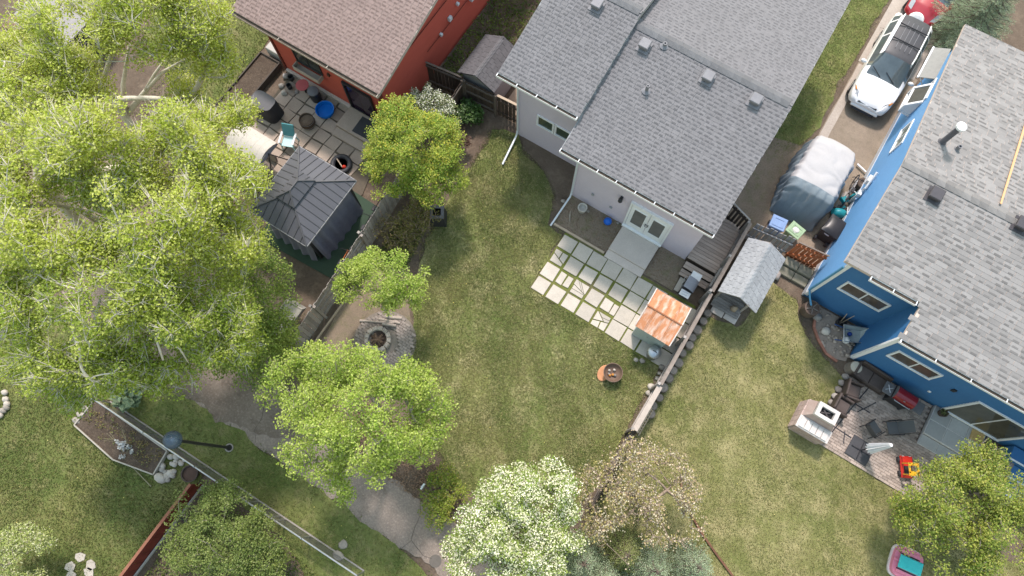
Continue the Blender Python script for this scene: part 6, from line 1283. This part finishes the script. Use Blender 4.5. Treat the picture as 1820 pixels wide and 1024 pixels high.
x, y = at(1518, 596, .4); wb = thing('wheelbarrow', 'old galvanised wheelbarrow holding a white ball in the rock bed', 'wheelbarrow', (x, y, 0), radians(25)); TUBM = M('worn_tub', (.42, .45, .43), (.30, .34, .33), sc=5, rough=.5)
mb = MB().add([(-.28, -.22, .3), (.28, -.22, .3), (.28, .22, .3), (-.28, .22, .3), (-.46, -.33, .55), (.46, -.3, .55), (.46, .3, .55), (-.46, .33, .55)], [(0, 1, 2, 3), (4, 5, 1, 0), (5, 6, 2, 1), (6, 7, 3, 2), (7, 4, 0, 3)]); mb.to('tub', TUBM, wb, world=False)
MB().tube([(-.46, -.33, .56), (.46, -.3, .56), (.46, .3, .56), (-.46, .33, .56), (-.46, -.33, .56)], .02, 6).to('rim', STEEL, wb, world=False)
for s in (-1, 1): MB().tube([(.5, s*.08, .18), (-.3, s*.25, .32), (-.8, s*.3, .55)], .022, 6).to('handle', M('blue_handle', (.05, .1, .25)), wb, world=False); MB().tube([(-.25, s*.24, .32), (-.3, s*.24, 0)], .018, 5).to('leg', STEEL, wb, world=False)
w = MB().lathe([(.17, -.04), (.18, 0), (.17, .04)], n=16); w.v = [(.52+a_, c_, .18+b_) for a_, b_, c_ in w.v]; w.to('wheel', BLACKP, wb, world=False)
x2, y2 = at(1506, 604, .55); tag(MB().blob(x2, y2, .45, .14, .14, .14, 1, rough=.01, nu=14, nv=9).to('ball', M('white_ball', (.66, .64, .60)), smooth=True), 'white ball lying in the wheelbarrow', 'ball')
x2, y2 = at(1512, 593, .5); tag(MB().blob(x2, y2, .42, .09, .09, .09, 1, rough=.01, nu=12, nv=8).to('ball', M('navy_ball', (.02, .05, .22)), smooth=True), 'small navy ball beside the white ball in the wheelbarrow', 'ball')
x, y = at(1497, 572, .3); bkt = thing('tool_bucket', 'dark bucket with two sticks in it beside the wheelbarrow', 'bucket', (x, y, 0)); MB().lathe([(0, 0), (.15, 0), (.19, .32), (.17, .32), (.14, .05), (0, .05)], x, y, 0, 14).to('bucket', BLACKP, bkt); MB().tube([(x, y, .05), (x-.15, y+.1, .9)], .015, 5).to('stick', WOODT, bkt); MB().tube([(x+.03, y, .05), (x+.1, y+.15, .95)], .015, 5).to('stick', WOODT, bkt)
x, y = at(1521, 653, .4); stp = thing('tree_stump', 'pale sawn tree stump at the corner of the blue house', 'stump', (x, y, 0)); MB().lathe([(.27, 0), (.24, .2), (.23, .45)], x, y, 0, 14).to('bark', M('stump_bark', (.26, .22, .18), (.19, .16, .13), sc=9), stp, smooth=50); MB().lathe([(.215, .45), (.1, .465), (0, .466)], x, y, 0, 14).to('cut_face', M('stump_cut', (.48, .44, .36), (.36, .33, .27), sc=11), stp)
# ------------------------------------------------------------------ red house yard
fl = struct('flagstone_patio', MB().prism([(-17.2, 5.2), (-12.2, 5.0), (-11.4, 6.5), (-12.2, 9.55), (-17.4, 9.55)], -.02, .012), M('dark_joint', (.09, .072, .058), (.12, .10, .07), sc=5))
FLG = M('flagstone', (.35, .28, .225), (.285, .23, .19), sc=2.5, rv=.2, fine=.14, bump=.2); r8 = random.Random(5)
for i in range(9):
    for j in range(8):
        x = -16.9+i*.62; y = 5.45+j*.58
        if x > -12.35+(.0 if y < 8 else -.2) or (x > -14.3 and y > 8.3) or x < -17.0: continue
        pts = [(x+sx*.285+r8.uniform(-.035, .035), y+sy*.265+r8.uniform(-.035, .035)) for sx, sy in ((-1, -1), (1, -1), (1, 1), (-1, 1))]
        MB().prism(pts, .008, .045+r8.uniform(-.006, .008)).to('flagstone', FLG, fl)
sr = thing('concrete_steps', 'two brown grey concrete steps with a dark mat at the red house door', 'steps', (-13.2, 8.7, 0)); CB = M('brown_concrete', (.38, .305, .25), (.31, .25, .21), sc=3, fine=.12)
MB().box(-13.2, 8.95, 0, 1.75, 1.05, .36, bev=.02).to('step', CB, sr); MB().box(-13.2, 8.24, 0, 1.75, .4, .18, bev=.02).to('step', CB, sr)
tag(MB().box(-12.85, 8.95, .36, .95, .8, .02, rz=.03, bev=.008).to('door_mat', M('charcoal_mat', (.05, .05, .055))), 'charcoal mat on the steps of the red house', 'mat')
# gazebo
GZ = M('charcoal_metal_roof', (.085, .088, .102), (.072, .075, .088), rough=.5, sc=1.5, rv=.06, fine=.04); GZD = M('gazebo_seam', (.08, .082, .09), rough=.5); NAVY = M('navy_curtain', (.17, .175, .225), (.135, .14, .18), sc=3, rough=.9)
gz = thing('gazebo', 'charcoal two tier metal gazebo with navy curtains on the green mat', 'gazebo', (-12.25, 4.72, 0))
x0, x1, y0, y1 = -13.6, -10.92, 3.16, 6.26; tx0, tx1, ty0, ty1 = -12.78, -11.95, 4.03, 5.33; ZE, ZT = 2.35, 2.82
def slope(P, n, nm='roof_panel', along=0):
    """trapezoid a,b (eave) c,d (top) split into n raised panels"""
    a, b, c, d = [Vector(p) for p in P]; L = (b-a).length; t = (b-a).normalized()
    up = ((d+c)/2-(a+b)/2); cuts = [i/n for i in range(n+1)]; sd_ = (d-a).dot(t); ed = (c-a).dot(t); h = (d-a)-t*sd_
    for i in range(n):
        s0, s1 = cuts[i]*L+.008, cuts[i+1]*L-.008
        def lim(s): return min(1, s/sd_ if sd_ > 1e-6 else 1, (L-s)/(L-ed) if L-ed > 1e-6 else 1)
        ss = sorted(set([s0, s1]+[k for k in (sd_, ed) if s0 < k < s1])); lo = [a+t*s for s in ss]; hi = [a+t*s+h*lim(s) for s in ss]
        poly = lo+[p for p in hi[::-1]]; pp = [poly[0]]
        for p in poly[1:]:
            if (p-pp[-1]).length > .005: pp.append(p)
        if len(pp) > 2: MB().poly3(pp, .02).to(nm, GZ, gz)
        if i: sx = cuts[i]*L; nn = t.cross(h).normalized(); MB().bar(a+t*sx+nn*.012, a+t*sx+h*lim(sx)+nn*.012, .026).to('seam', GZD, gz)
E_ = [(x0, y0, ZE), (x1, y0, ZE), (x1, y1, ZE), (x0, y1, ZE)]; T_ = [(tx0+.03, ty0+.03, ZT-.04), (tx1-.03, ty0+.03, ZT-.04), (tx1-.03, ty1-.03, ZT-.04), (tx0+.03, ty1-.03, ZT-.04)]
for k in range(4): slope((E_[k], E_[(k+1) % 4], T_[(k+1) % 4], T_[k]), 9 if k % 2 == 0 else 11)
U_ = [(tx0, ty0, ZT+.04), (tx1, ty0, ZT+.04), (tx1, ty1, ZT+.04), (tx0, ty1, ZT+.04)]; R1, R2 = (-12.36, 4.45, 3.14), (-12.36, 4.91, 3.14)
slope((U_[0], U_[1], R1, R1), 3, 'upper_panel'); slope((U_[1], U_[2], R2, R1), 4, 'upper_panel'); slope((U_[2], U_[3], R2, R2), 3, 'upper_panel'); slope((U_[3], U_[0], R1, R2), 4, 'upper_panel')
for a_, b_ in zip(E_, T_): MB().bar((a_[0], a_[1], a_[2]+.02), (b_[0], b_[1], b_[2]+.02), .05).to('hip_cap', GZD, gz)
for a_, b_ in ((U_[0], R1), (U_[1], R1), (U_[2], R2), (U_[3], R2), (R1, R2)): MB().bar((a_[0], a_[1], a_[2]+.015), (b_[0], b_[1], b_[2]+.015), .045).to('hip_cap', GZD, gz)
for k in range(4): a_, b_ = E_[k], E_[(k+1) % 4]; MB().bar((a_[0], a_[1], ZE-.05), (b_[0], b_[1], ZE-.05), .06).to('eave_trim', M('eave_grey', (.30, .30, .31)), gz)
for x in (x0+.25, x1-.25):
    for y in (y0+.25, y1-.25): MB().bar((x, y, 0), (x, y, ZE), .1).to('post', BLACK, gz)
def curtain(p, q):
    p = Vector(p); q = Vector(q); t = (q-p); o = Vector((t.y, -t.x, 0)).normalized()
    MB().grid(lambda u, v: tuple(p+t*u+o*(.05*sin(u*t.length*14)+.03*sin(u*31)+.22*v*v)+Vector((0, 0, 2.25*(1-v)+.03))), int(t.length*16), 8).to('curtain', NAVY, gz, smooth=True)
curtain((x1-.22, y0+.3, 0), (x1-.22, y1-.3, 0)); curtain((x0+.3, y0+.22, 0), (x1-.3, y0+.22, 0)); curtain((x0+.22, y1-.3, 0), (x0+.22, y0+.3, 0))
tag(MB().prism([(-13.9, 2.7), (-10.3, 2.9), (-10.2, 6.0), (-10.5, 6.4), (-13.9, 6.5)], .0, .03).to('green_mat', M('green_turf_mat', (.04, .07, .045), (.034, .058, .038), sc=4, fine=.12)), 'dark green turf mat under the gazebo', 'mat')
# swing with canopy
sw = thing('canopy_swing', 'garden swing seat with a cream curved canopy', 'swing', (-15.65, 5.5, 0)); CRM = M('cream_canvas', (.48, .445, .395), (.42, .39, .345), sc=2)
for i in range(6):
    xa = -16.55+i*.29; MB().grid(lambda u, v, xa=xa: (xa+.285*u, 4.98+1.1*v, 1.72+.2*sin(pi*v)), 1, 10).to('canopy_panel', CRM, sw, smooth=True)
MB().add([(-14.81, 4.98+1.1*k/10, 1.70+.2*sin(pi*k/10)) for k in range(11)]+[(-14.81, 4.98, 1.58), (-14.81, 6.08, 1.58)], [tuple(list(range(11))+[12, 11])]).to('valance', M('grey_valance', (.25, .25, .28)), sw)
for x in (-16.6, -14.78):
    for s in (-1, 1): MB().tube([(x, 5.53, 1.7), (x, 5.53+s*.65, 0)], .025, 6).to('leg', BLACK, sw)
MB().tube([(-16.6, 5.53, 1.7), (-14.78, 5.53, 1.7)], .025, 6).to('top_bar', BLACK, sw)
MB().box(-15.7, 5.4, .45, 1.5, .5, .08, bev=.03).to('seat', M('tan_seat', (.30, .24, .2)), sw); MB().box(-15.7, 5.72, .5, 1.5, .08, .5, rx=-.2, bev=.03).to('backrest', M('tan_seat', (.3, .24, .2)), sw)
for x in (-16.4, -15.0): MB().tube([(x, 5.5, 1.68), (x, 5.4, .5)], .012, 5).to('hanger', BLACK, sw)
# plastic chair
x, y = at(513, 250, .4); pc = thing('plastic_chair', 'teal plastic lawn chair with white arms beside the gazebo', 'chair', (x, y, 0), radians(22)); TC = M('teal_chair', (.10, .30, .33), (.09, .27, .30), rough=.45); TL = M('pale_teal', (.42, .62, .62), (.38, .57, .57), rough=.45)
MB().box(0, -.05, .38, .5, .48, .04, bev=.015).to('seat', TL, pc, world=False); MB().box(0, .32, .42, .5, .05, .6, rx=-.5, bev=.02).to('backrest', TC, pc, world=False)
for s in (-1, 1):
    MB().box(s*.29, 0, .58, .09, .55, .035, bev=.015).to('armrest', M('white_plastic', (.7, .72, .72)), pc, world=False)
    for t in (-.25, .22): MB().bar((s*.24, t, .4), (s*.28, t*1.15, 0), .05).to('leg', TL, pc, world=False)
    MB().bar((s*.28, -.22, .38), (s*.29, -.24, .6), .045).to('arm_post', TL, pc, world=False)
# patio clutter
x, y = at(578, 196, .15); tag(MB().lathe([(0, .03), (.32, .03), (.37, .22), (.40, .23), (.41, .2), (.36, .0), (0, .0)], x, y, .04, 26).to('wading_pool', M('blue_pool_plastic', (.005, .13, .50), (.006, .16, .55), rough=.25, sc=5), smooth=50), 'bright blue plastic wading pool on the flagstones', 'pool')
x, y = at(545, 214, .4); bb = thing('half_barrel', 'dark brown half barrel planter on the flagstones', 'barrel', (x, y, .04)); MB().lathe([(0, 0), (.26, 0), (.33, .22), (.31, .46), (.28, .46), (.28, .36), (0, .36)], x, y, .04, 20).to('barrel', M('barrel_dark', (.08, .055, .042), (.11, .08, .06), sc=8), bb, smooth=40)
for z in (.1, .38): MB().lathe([(.318 if z > .2 else .30, z), (.322 if z > .2 else .306, z+.04)], x, y, .04, 20, cap=False).to('hoop', STEEL, bb)
MB().lathe([(0, .39), (.27, .37)], x, y, .04, 16).to('soil', SOIL, bb)
x, y = at(537, 151, .6); stl = thing('round_stool', 'round table with a faded red top against the red house', 'table', (x, y, 0)); MB().lathe([(0, .56), (.27, .56), (.28, .6), (0, .61)], x, y, 0, 22).to('top', M('faded_red', (.42, .10, .105), (.37, .085, .09)), stl); MB().lathe([(.04, .0), (.04, .56)], x, y, 0, 8).to('pedestal', BLACK, stl); MB().lathe([(.2, 0), (.04, .04)], x, y, 0, 12).to('foot', BLACK, stl)
x, y = at(557, 163, .6); tb = thing('kettle_drum', 'dark drum with a grey lid beside the red topped table', 'barrel', (x, y, 0)); MB().lathe([(0, 0), (.22, 0), (.24, .3), (.23, .62)], x, y, 0, 16).to('drum', BLACK, tb, smooth=40); MB().lathe([(.25, .62), (.24, .67), (.1, .7), (0, .7)], x, y, 0, 16).to('lid', M('lid_steel', (.14, .14, .155), rough=.4), tb, smooth=40)
x, y = at(474, 190, .5); bc_ = thing('covered_barbecue', 'barbecue under a black cover beside the raised bed', 'covered barbecue', (x, y, 0), radians(0))
MB().grid(lambda u, v: tuple(Vector((cos(2*pi*u)*abs(cos(2*pi*u))**-.45*(.52+.05*v) if abs(cos(2*pi*u)) > 1e-4 else 0, sin(2*pi*u)*abs(sin(2*pi*u))**-.45*(.36+.06*v) if abs(sin(2*pi*u)) > 1e-4 else 0, .98*(1-v)+.02))*1.0), 40, 8).to('cover_skirt', M('black_cover', (.025, .025, .03), (.035, .035, .04), rough=.6), bc_, smooth=True, world=False)
MB().add([(cos(2*pi*k/40)*abs(cos(2*pi*k/40))**-.45*.52 if abs(cos(2*pi*k/40)) > 1e-4 else 0, sin(2*pi*k/40)*abs(sin(2*pi*k/40))**-.45*.36 if abs(sin(2*pi*k/40)) > 1e-4 else 0, 1.0) for k in range(40)], [tuple(range(40))]).to('cover_top', M('black_cover_top', (.075, .075, .082), rough=.45), bc_, world=False)
g = 'pots and rubble in the corner by the red table'
for i, (px, py, s, mt) in enumerate(((508, 135, .16, STONEG), (500, 152, .14, STONE), (518, 140, .13, BLACKP), (515, 155, .12, BLACKP), (527, 163, .1, STONEG), (505, 165, .15, STONE))): 
    x, y = at(px, py, .1); lb = ('grey rock beside the corner of the red house', 'pale rock left of the red topped table', 'black pot behind the red topped table', 'black pot left of the red topped table', 'small grey rock below the red topped table', 'pale flat rock at the upper end of the flagstones')[i]
    if mt is BLACKP: tag(MB().lathe([(0, 0), (s*.8, 0), (s, .25), (s*.85, .25), (s*.7, .04), (0, .04)], x, y, .02, 12).to('pot', mt), lb, 'pot', g)
    else: tag(MB().blob(x, y, s*.5, s, s*.9, s*.7, i+40).to('rock', mt, smooth=True), lb, 'rock', g)
x, y = at(607, 293, .1); tire = thing('tire_planter', 'black tire ring with toys in it between the gazebo and the steps', 'tire', (x, y, .04)); MB().tube([(x+.36*cos(a), y+.36*sin(a), .14) for a in [2*pi*k/20 for k in range(21)]], .11, 8, cap=False).to('tire', BLACKP, tire, smooth=True); MB().lathe([(0, .06), (.3, .06)], x, y, .04, 14).to('soil', MULCH, tire)
tag(MB().blob(x+.2, y-.05, .2, .09, .09, .09, 1, rough=.01).to('ball', M('red_ball', (.55, .04, .02), rough=.4), smooth=True), 'small red ball in the tire ring', 'ball'); tag(MB().tube([(x-.3, y+.1, .2), (x+.15, y-.1, .22)], .025, 6).to('stick', WOODT), 'stick lying in the tire ring', 'stick')
# raised bed at the red house
def raised(name, label, pts, h, mat, w=.05, soil=SOIL, sh=.75):
    o = thing(name, label, 'raised bed', (*pts[0], 0)); n = len(pts)
    for k in range(n): a_, b_ = Vector((*pts[k], 0)), Vector((*pts[(k+1) % n], 0)); d = (b_-a_).normalized(); MB().box(*((a_+b_)/2)[:2], 0, (b_-a_).length-.005, w, h, rz=math.atan2(d.y, d.x)).to('board', mat, o)
    MB().prism(pts if sum(pts[i][0]*pts[(i+1) % n][1]-pts[(i+1) % n][0]*pts[i][1] for i in range(n)) > 0 else pts[::-1], 0, h*sh).to('soil', soil, o); return o
raised('raised_bed', 'dark timber raised bed full of soil beside the red house', [(-18.95, 6.3), (-17.92, 6.3), (-17.92, 9.55), (-18.95, 9.55)], .35, M('black_timber', (.05, .042, .037), (.08, .065, .055)), soil=DSOIL)
tag(MB().box(-18.35, 10.3, 0, .85, 1.1, .55, bev=.02).to('bulkhead', M('pale_grey_box', (.42, .41, .39), (.36, .35, .33))), 'pale grey bulkhead box on the left side of the red house', 'box')
# dark shed by the back fence
ds = thing('garden_shed', 'small shed with a dark grey gabled roof between the red and grey houses', 'shed', (-9.65, 13.6, 0)); DSH = M('dark_shingle', (.11, .105, .11), (.09, .086, .09), sc=2, rv=.1, fine=.12)
MB().box(-9.65, 13.6, 0, 1.5, 1.75, 1.75).to('wall', M('shed_wall', (.25, .25, .25)), ds); MB().add([(-10.4, 12.72, 1.75), (-8.9, 12.72, 1.75), (-9.65, 12.72, 2.15)], [(0, 1, 2)]).to('gable', M('shed_gable', (.33, .34, .33)), ds)
MB().poly3([(-10.52, 12.55, 1.72), (-9.65, 12.55, 2.2), (-9.65, 14.7, 2.2), (-10.52, 14.7, 1.72)][::-1], .04).poly3([(-9.65, 12.55, 2.2), (-8.78, 12.55, 1.72), (-8.78, 14.7, 1.72), (-9.65, 14.7, 2.2)][::-1], .04).to('roof_deck', BLACK, ds)
it = []; shingle_slope(it, (-10.54, 14.7, 1.71), (0, -1, 0), (.87, 0, .48), 2.15, 1.0, e=.15, tw=.27, seed=15); shingle_slope(it, (-8.76, 12.55, 1.71), (0, 1, 0), (-.87, 0, .48), 2.15, 1.0, e=.15, tw=.27, seed=16); lay_shingles(it, ds, DSH, e=.15); ridge_caps(ds, M('shed_ridge', (.17, .165, .17)), (-9.65, 12.55, 2.22), (-9.65, 14.7, 2.22), d=.22, w=.09, drop=.05)
# leaning plastic panel and bikes at the plank fence
lp = thing('camper_shell', 'translucent grey camper shell leaning behind the plank fence', 'shell', (-10.2, .6, 0)); TG = M('grey_fibreglass', (.30, .285, .255), (.25, .235, .21), rough=.4)
MB().add([(-11.0, -.35, .75), (-10.0, -.35, 1.1), (-10.0, 1.35, 1.1), (-11.0, 1.35, .75), (-10.85, -.2, .95), (-10.0, -.2, 1.32), (-10.0, 1.2, 1.32), (-10.85, 1.2, .95)], [(4, 5, 6, 7), (0, 1, 5, 4), (2, 3, 7, 6), (3, 0, 4, 7), (1, 2, 6, 5)]).to('shell', TG, lp)
for a_, b_ in (((-10.85, -.2, .97), (-10.0, -.2, 1.34)), ((-10.85, 1.2, .97), (-10.0, 1.2, 1.34)), ((-10.85, -.2, .97), (-10.85, 1.2, .97)), ((-10.85, -.2, .97), (-10.6, .1, 1.08)), ((-10.85, 1.2, .97), (-10.55, .95, 1.1))): MB().tube([a_, b_], .022, 6).to('rim', M('pale_rim', (.45, .42, .37)), lp)
for y in (-.2, 1.2): MB().bar((-10.6, y, 0), (-10.6, y, 1.0), .06).to('stand', M('red_stand', (.2, .04, .03)), lp)
bike('bicycle with pale handlebars leaning behind the upper plank fence', (-10.25, 5.4, 0), radians(95), BLACK); bike('bicycle with an orange frame leaning behind the plank fence corner', (-10.15, 3.75, 0), radians(95), M('orange_frame', (.45, .14, .05), rough=.4)); bike('black bicycle leaning behind the twiggy shrub, upper of the row', (-10.35, 6.3, 0), radians(95), BLACK)
# toys and sheds glimpsed through the poplars at the top left
x, y = at(12, 108, .3); tag(MB().lathe([(0, .02), (.5, .02), (.58, .3), (.62, .3), (.56, 0), (0, 0)], x, y, 0, 22).to('wading_pool', M('pink_pool', (.55, .10, .14), (.5, .16, .2), rough=.35), smooth=50), 'pink wading pool at the left edge', 'pool')
x, y = at(22, 150, .3); tag(MB().box(x, y, 0, .5, .25, .3, rz=.6, bev=.05).to('toy_slide', TEAL), 'small teal toy under the poplars at the left edge', 'toy')
x, y = at(8, 78, .5); cbx = thing('storage_box', 'dark storage box with a pale lid at the left edge', 'box', (x, y, 0), .3); MB().box(0, 0, 0, .9, .6, .55, bev=.02).to('box', BLACKP, cbx, world=False); MB().box(.1, 0, .55, .55, .55, .04, bev=.01).to('lid', M('pale_lid', (.45, .46, .48)), cbx, world=False)
dsh = thing('garden_shed', 'grey flat roofed shed half hidden by the poplar at the top left', 'shed', (*at(100, 20, 1.5), 0)); x, y = at(100, 20, 1.8); MB().box(x, y, 0, 2.6, 1.8, 1.7).to('wall', M('shed_dark_wall', (.06, .07, .065)), dsh); MB().box(x, y, 1.705, 2.9, 2.1, .06).to('roof', M('shed_flat_roof', (.30, .28, .275)), dsh)
tag(MB().box(*at(28, 42, .6), 0, 1.0, .7, .6, rz=.2, bev=.02).to('crate', M('brown_crate', (.20, .12, .08), (.16, .1, .07))), 'brown wooden crate near the top left corner', 'crate')
x, y = at(152, 40, .8); tag(MB().blob(x, y, .5, .55, .35, .3, 6).to('white_tarp', M('tarp_white', (.70, .70, .72)), smooth=True), 'crumpled white tarp under the poplar near the top left', 'tarp')
x, y = at(330, 138, .4); mwr = thing('lawn_mower', 'dark push mower with a grey bag by the poplar trunk', 'lawn mower', (x, y, 0), radians(-20)); MB().box(0, 0, .08, .55, .48, .18, bev=.05).to('deck', BLACKP, mwr, world=False); MB().lathe([(.0, .38), (.14, .36), (.16, .26)], n=14).to('engine', BLACK, mwr, world=False); MB().box(.5, 0, .15, .4, .4, .3, bev=.06).to('bag', M('bag_grey', (.30, .30, .31)), mwr, world=False); MB().tube([(.25, -.2, .25), (.9, -.2, .95), (.9, .2, .95), (.25, .2, .25)], .015, 6).to('handle', BLACK, mwr, world=False)
for s in (-1, 1):
    for t in (-.22, .22): w = MB().lathe([(.09, -.03), (.09, .03)], n=12); w.v = [(t+a_, s*.26+c_, .09+b_) for a_, b_, c_ in w.v]; w.to('wheel', BLACKP, mwr, world=False)
tag(MB().blob(*at(388, 272, .15), .14, .14, .13, .13, 1, rough=.02).to('ball', M('pink_ball', (.5, .16, .15)), smooth=True), 'faded pink ball left of the canopy swing', 'ball')
# ------------------------------------------------------------------ bottom left
BD = [(-14.95, -5.7), (-14.95, -6.82), (-12.9, -7.0), (-11.3, -6.62), (-11.42, -5.7)]
raised('raised_bed', 'long raised bed of bare soil with pale boards behind the chain link fence', BD, .22, M('pale_board', (.40, .365, .315), (.32, .29, .25), sc=6), w=.045, soil=DSOIL)
x, y = at(218, 792, .25); dm = thing('dusty_miller', 'silvery dusty miller plant in the long raised bed', 'plant', (x, y, .16)); V, F = leaves(np.random.default_rng(3).normal(0, .13, (9, 3))*[1, 1, .2]+[0, 0, .08], 16, .12, .09, np.random.default_rng(6)); link('foliage', npmesh('foliage', V, F), leafmat('silver_leaf', (.42, .44, .44), (.52, .53, .53)), dm)
rng_ = np.random.default_rng(9); pts = np.stack([rng_.uniform(-14.8, -11.5, 70), rng_.uniform(-6.6, -5.8, 70), np.full(70, .2)], 1); V, F = leaves(pts, 9, .12, .06, rng_); o = link('seedlings', npmesh('seedlings', V, F), leafmat('seedling_leaf', (.17, .15, .05), (.27, .2, .08), (.2, .22, .08))); tag(o, 'dry stems and seedlings sprouting in the long raised bed', 'plants'); stuff(o)
g = 'pale river stones beside the long raised bed'; rs = random.Random(6)
for i in range(22):
    x, y = -11.02+rs.uniform(-.28, .42), -6.1+rs.uniform(-.42, .45); s = rs.uniform(.07, .15); tag(MB().blob(x, y, s*.5, s, s*.85, s*.65, i+200).to('river_stone', M('river_stone_pale', (.43, .39, .34), (.32, .29, .255), rv=.15, sc=7, fine=.1), smooth=True), 'pale river stone in the pile at the end of the long raised bed', 'stone', g)
tag(MB().blob(-11.05, -6.6, .1, .26, .17, .14, 240).to('river_stone', M('river_stone_pale', (.43, .39, .34)), smooth=True), 'largest river stone, at the corner of the long raised bed', 'stone')
for i, (px, py) in enumerate(((137, 748), (144, 738), (152, 728))): tag(MB().blob(*at(px, py, .1), .1, .2, .13, .12, 250+i).to('river_stone', STONE, smooth=True), ('lowest pale stone leaning on the left end of the long raised bed', 'middle pale stone leaning on the left end of the long raised bed', 'topmost pale stone leaning on the left end of the long raised bed')[i], 'stone')
for i, (px, py) in enumerate(((8, 698), (10, 710), (12, 718), (11, 724), (5, 730), (0, 738))): tag(MB().blob(*at(px, py, .08), .08, .14, .11, .1, 260+i).to('edging_stone', STONE, smooth=True), 'pale edging stone of the flower bed cut by the left edge', 'stone', 'edging stones at the left edge')
x, y = at(338, 842, .3); pt = thing('clay_pot', 'large dark clay pot under the chain link fence', 'pot', (x, y, 0)); MB().lathe([(0, 0), (.2, 0), (.29, .36), (.31, .38), (.27, .38), (.25, .3), (0, .3)], x, y, 0, 20).to('pot', M('dark_pot', (.06, .045, .04), (.08, .06, .05)), pt, smooth=40); MB().lathe([(0, .32), (.25, .3)], x, y, 0, 14).to('soil', M('pot_soil', (.10, .06, .045)), pt)
x, y = -9.62, -4.42; lpst = thing('lamp_post', 'black lamp post with a smoky glass globe beside the path', 'lamp post', (x, y, 0)); MB().lathe([(.12, 0), (.13, .03), (.07, .1), (.055, .4), (.05, 3.9), (.075, 3.95), (.075, 4.1)], x, y, 0, 14).to('post', BLACK, lpst, smooth=50); MB().lathe([(.16, 0), (.16, .04), (.1, .05)], x, y, 0, 12).to('base_plate', STONEG, lpst)
GLB = bpy.data.materials.new('globe_glass'); GLB.use_nodes = True; nn = GLB.node_tree.nodes; pb = nn['Principled BSDF']; tn = nn.new('ShaderNodeBsdfTransparent'); mxs = nn.new('ShaderNodeMixShader'); mxs.inputs[0].default_value = .5; pb.inputs['Base Color'].default_value = (.10, .14, .19, 1); pb.inputs['Roughness'].default_value = .06; tn.inputs[0].default_value = (.55, .62, .70, 1)
GLB.node_tree.links.new(tn.outputs[0], mxs.inputs[1]); GLB.node_tree.links.new(pb.outputs[0], mxs.inputs[2]); GLB.node_tree.links.new(mxs.outputs[0], nn['Material Output'].inputs[0])
MB().lathe([(.07, -.276)]+[(.285*sin(pi*k/14), -.285*cos(pi*k/14)) for k in range(2, 14)]+[(0, .285)], x, y, 4.42, 26).to('globe', GLB, lpst, smooth=True); MB().lathe([(.03, 0), (.03, .2), (.05, .22), (.05, .34), (0, .36)], x, y, 4.1, 10).to('bulb', M('bulb_white', (.7, .7, .68)), lpst)
g = 'pale stepping stones at the bottom left'
for i, (px, py) in enumerate(((143, 990), (163, 1003), (125, 1008), (158, 1018), (128, 1022))):
    x, y = at(px, py); tag(MB().prism([(x+.2*(1+.25*sin(i*3+k*2.1))*cos(2*pi*k/6), y+.17*(1+.25*cos(i*2+k))*sin(2*pi*k/6)) for k in range(6)], 0, .04).to('stepping_stone', M('pale_step', (.44, .40, .35), (.36, .325, .285), rv=.1)), ('topmost pale stepping stone of the cluster at the bottom left', 'right hand pale stepping stone of the cluster at the bottom left', 'left hand pale stepping stone of the cluster at the bottom left', 'lower right pale stepping stone of the cluster at the bottom left', 'pale stepping stone of the cluster cut by the bottom edge')[i], 'stone', g)
for i, (px, py) in enumerate(((601, 987), (610, 968))): x, y = at(px, py); tag(MB().blob(x, y, .02, .22-.05*i, .17, .05, 300+i).to('flat_rock', STONE, smooth=True), ('flat pale rock lying in the grass by the chain link gate posts', 'smaller flat pale rock above the chain link gate posts')[i], 'rock')
fb2 = thing('dead_branch', 'fallen bare branch lying on the lower left lawn', 'branch', (*at(240, 890), 0))
r9 = random.Random(2)
def twig(p, a, L, r, d):
    q = (p[0]+cos(a)*L, p[1]+sin(a)*L, max(.03, p[2]+r9.uniform(-.05, .09))); fbm.tube([p, q], [r, r*.7], 5)
    if d:
        for _ in range(3): t = r9.uniform(.35, 1); twig(tuple(p[i]*(1-t)+q[i]*t for i in range(3)), a+r9.uniform(-.9, .9), L*r9.uniform(.45, .75), r*.6, d-1)
fbm = MB(); p0 = at(270, 865, 0); twig((*p0, .05), radians(170), 1.4, .022, 3); fbm.to('branch', M('dead_twig', (.26, .24, .15)), fb2)
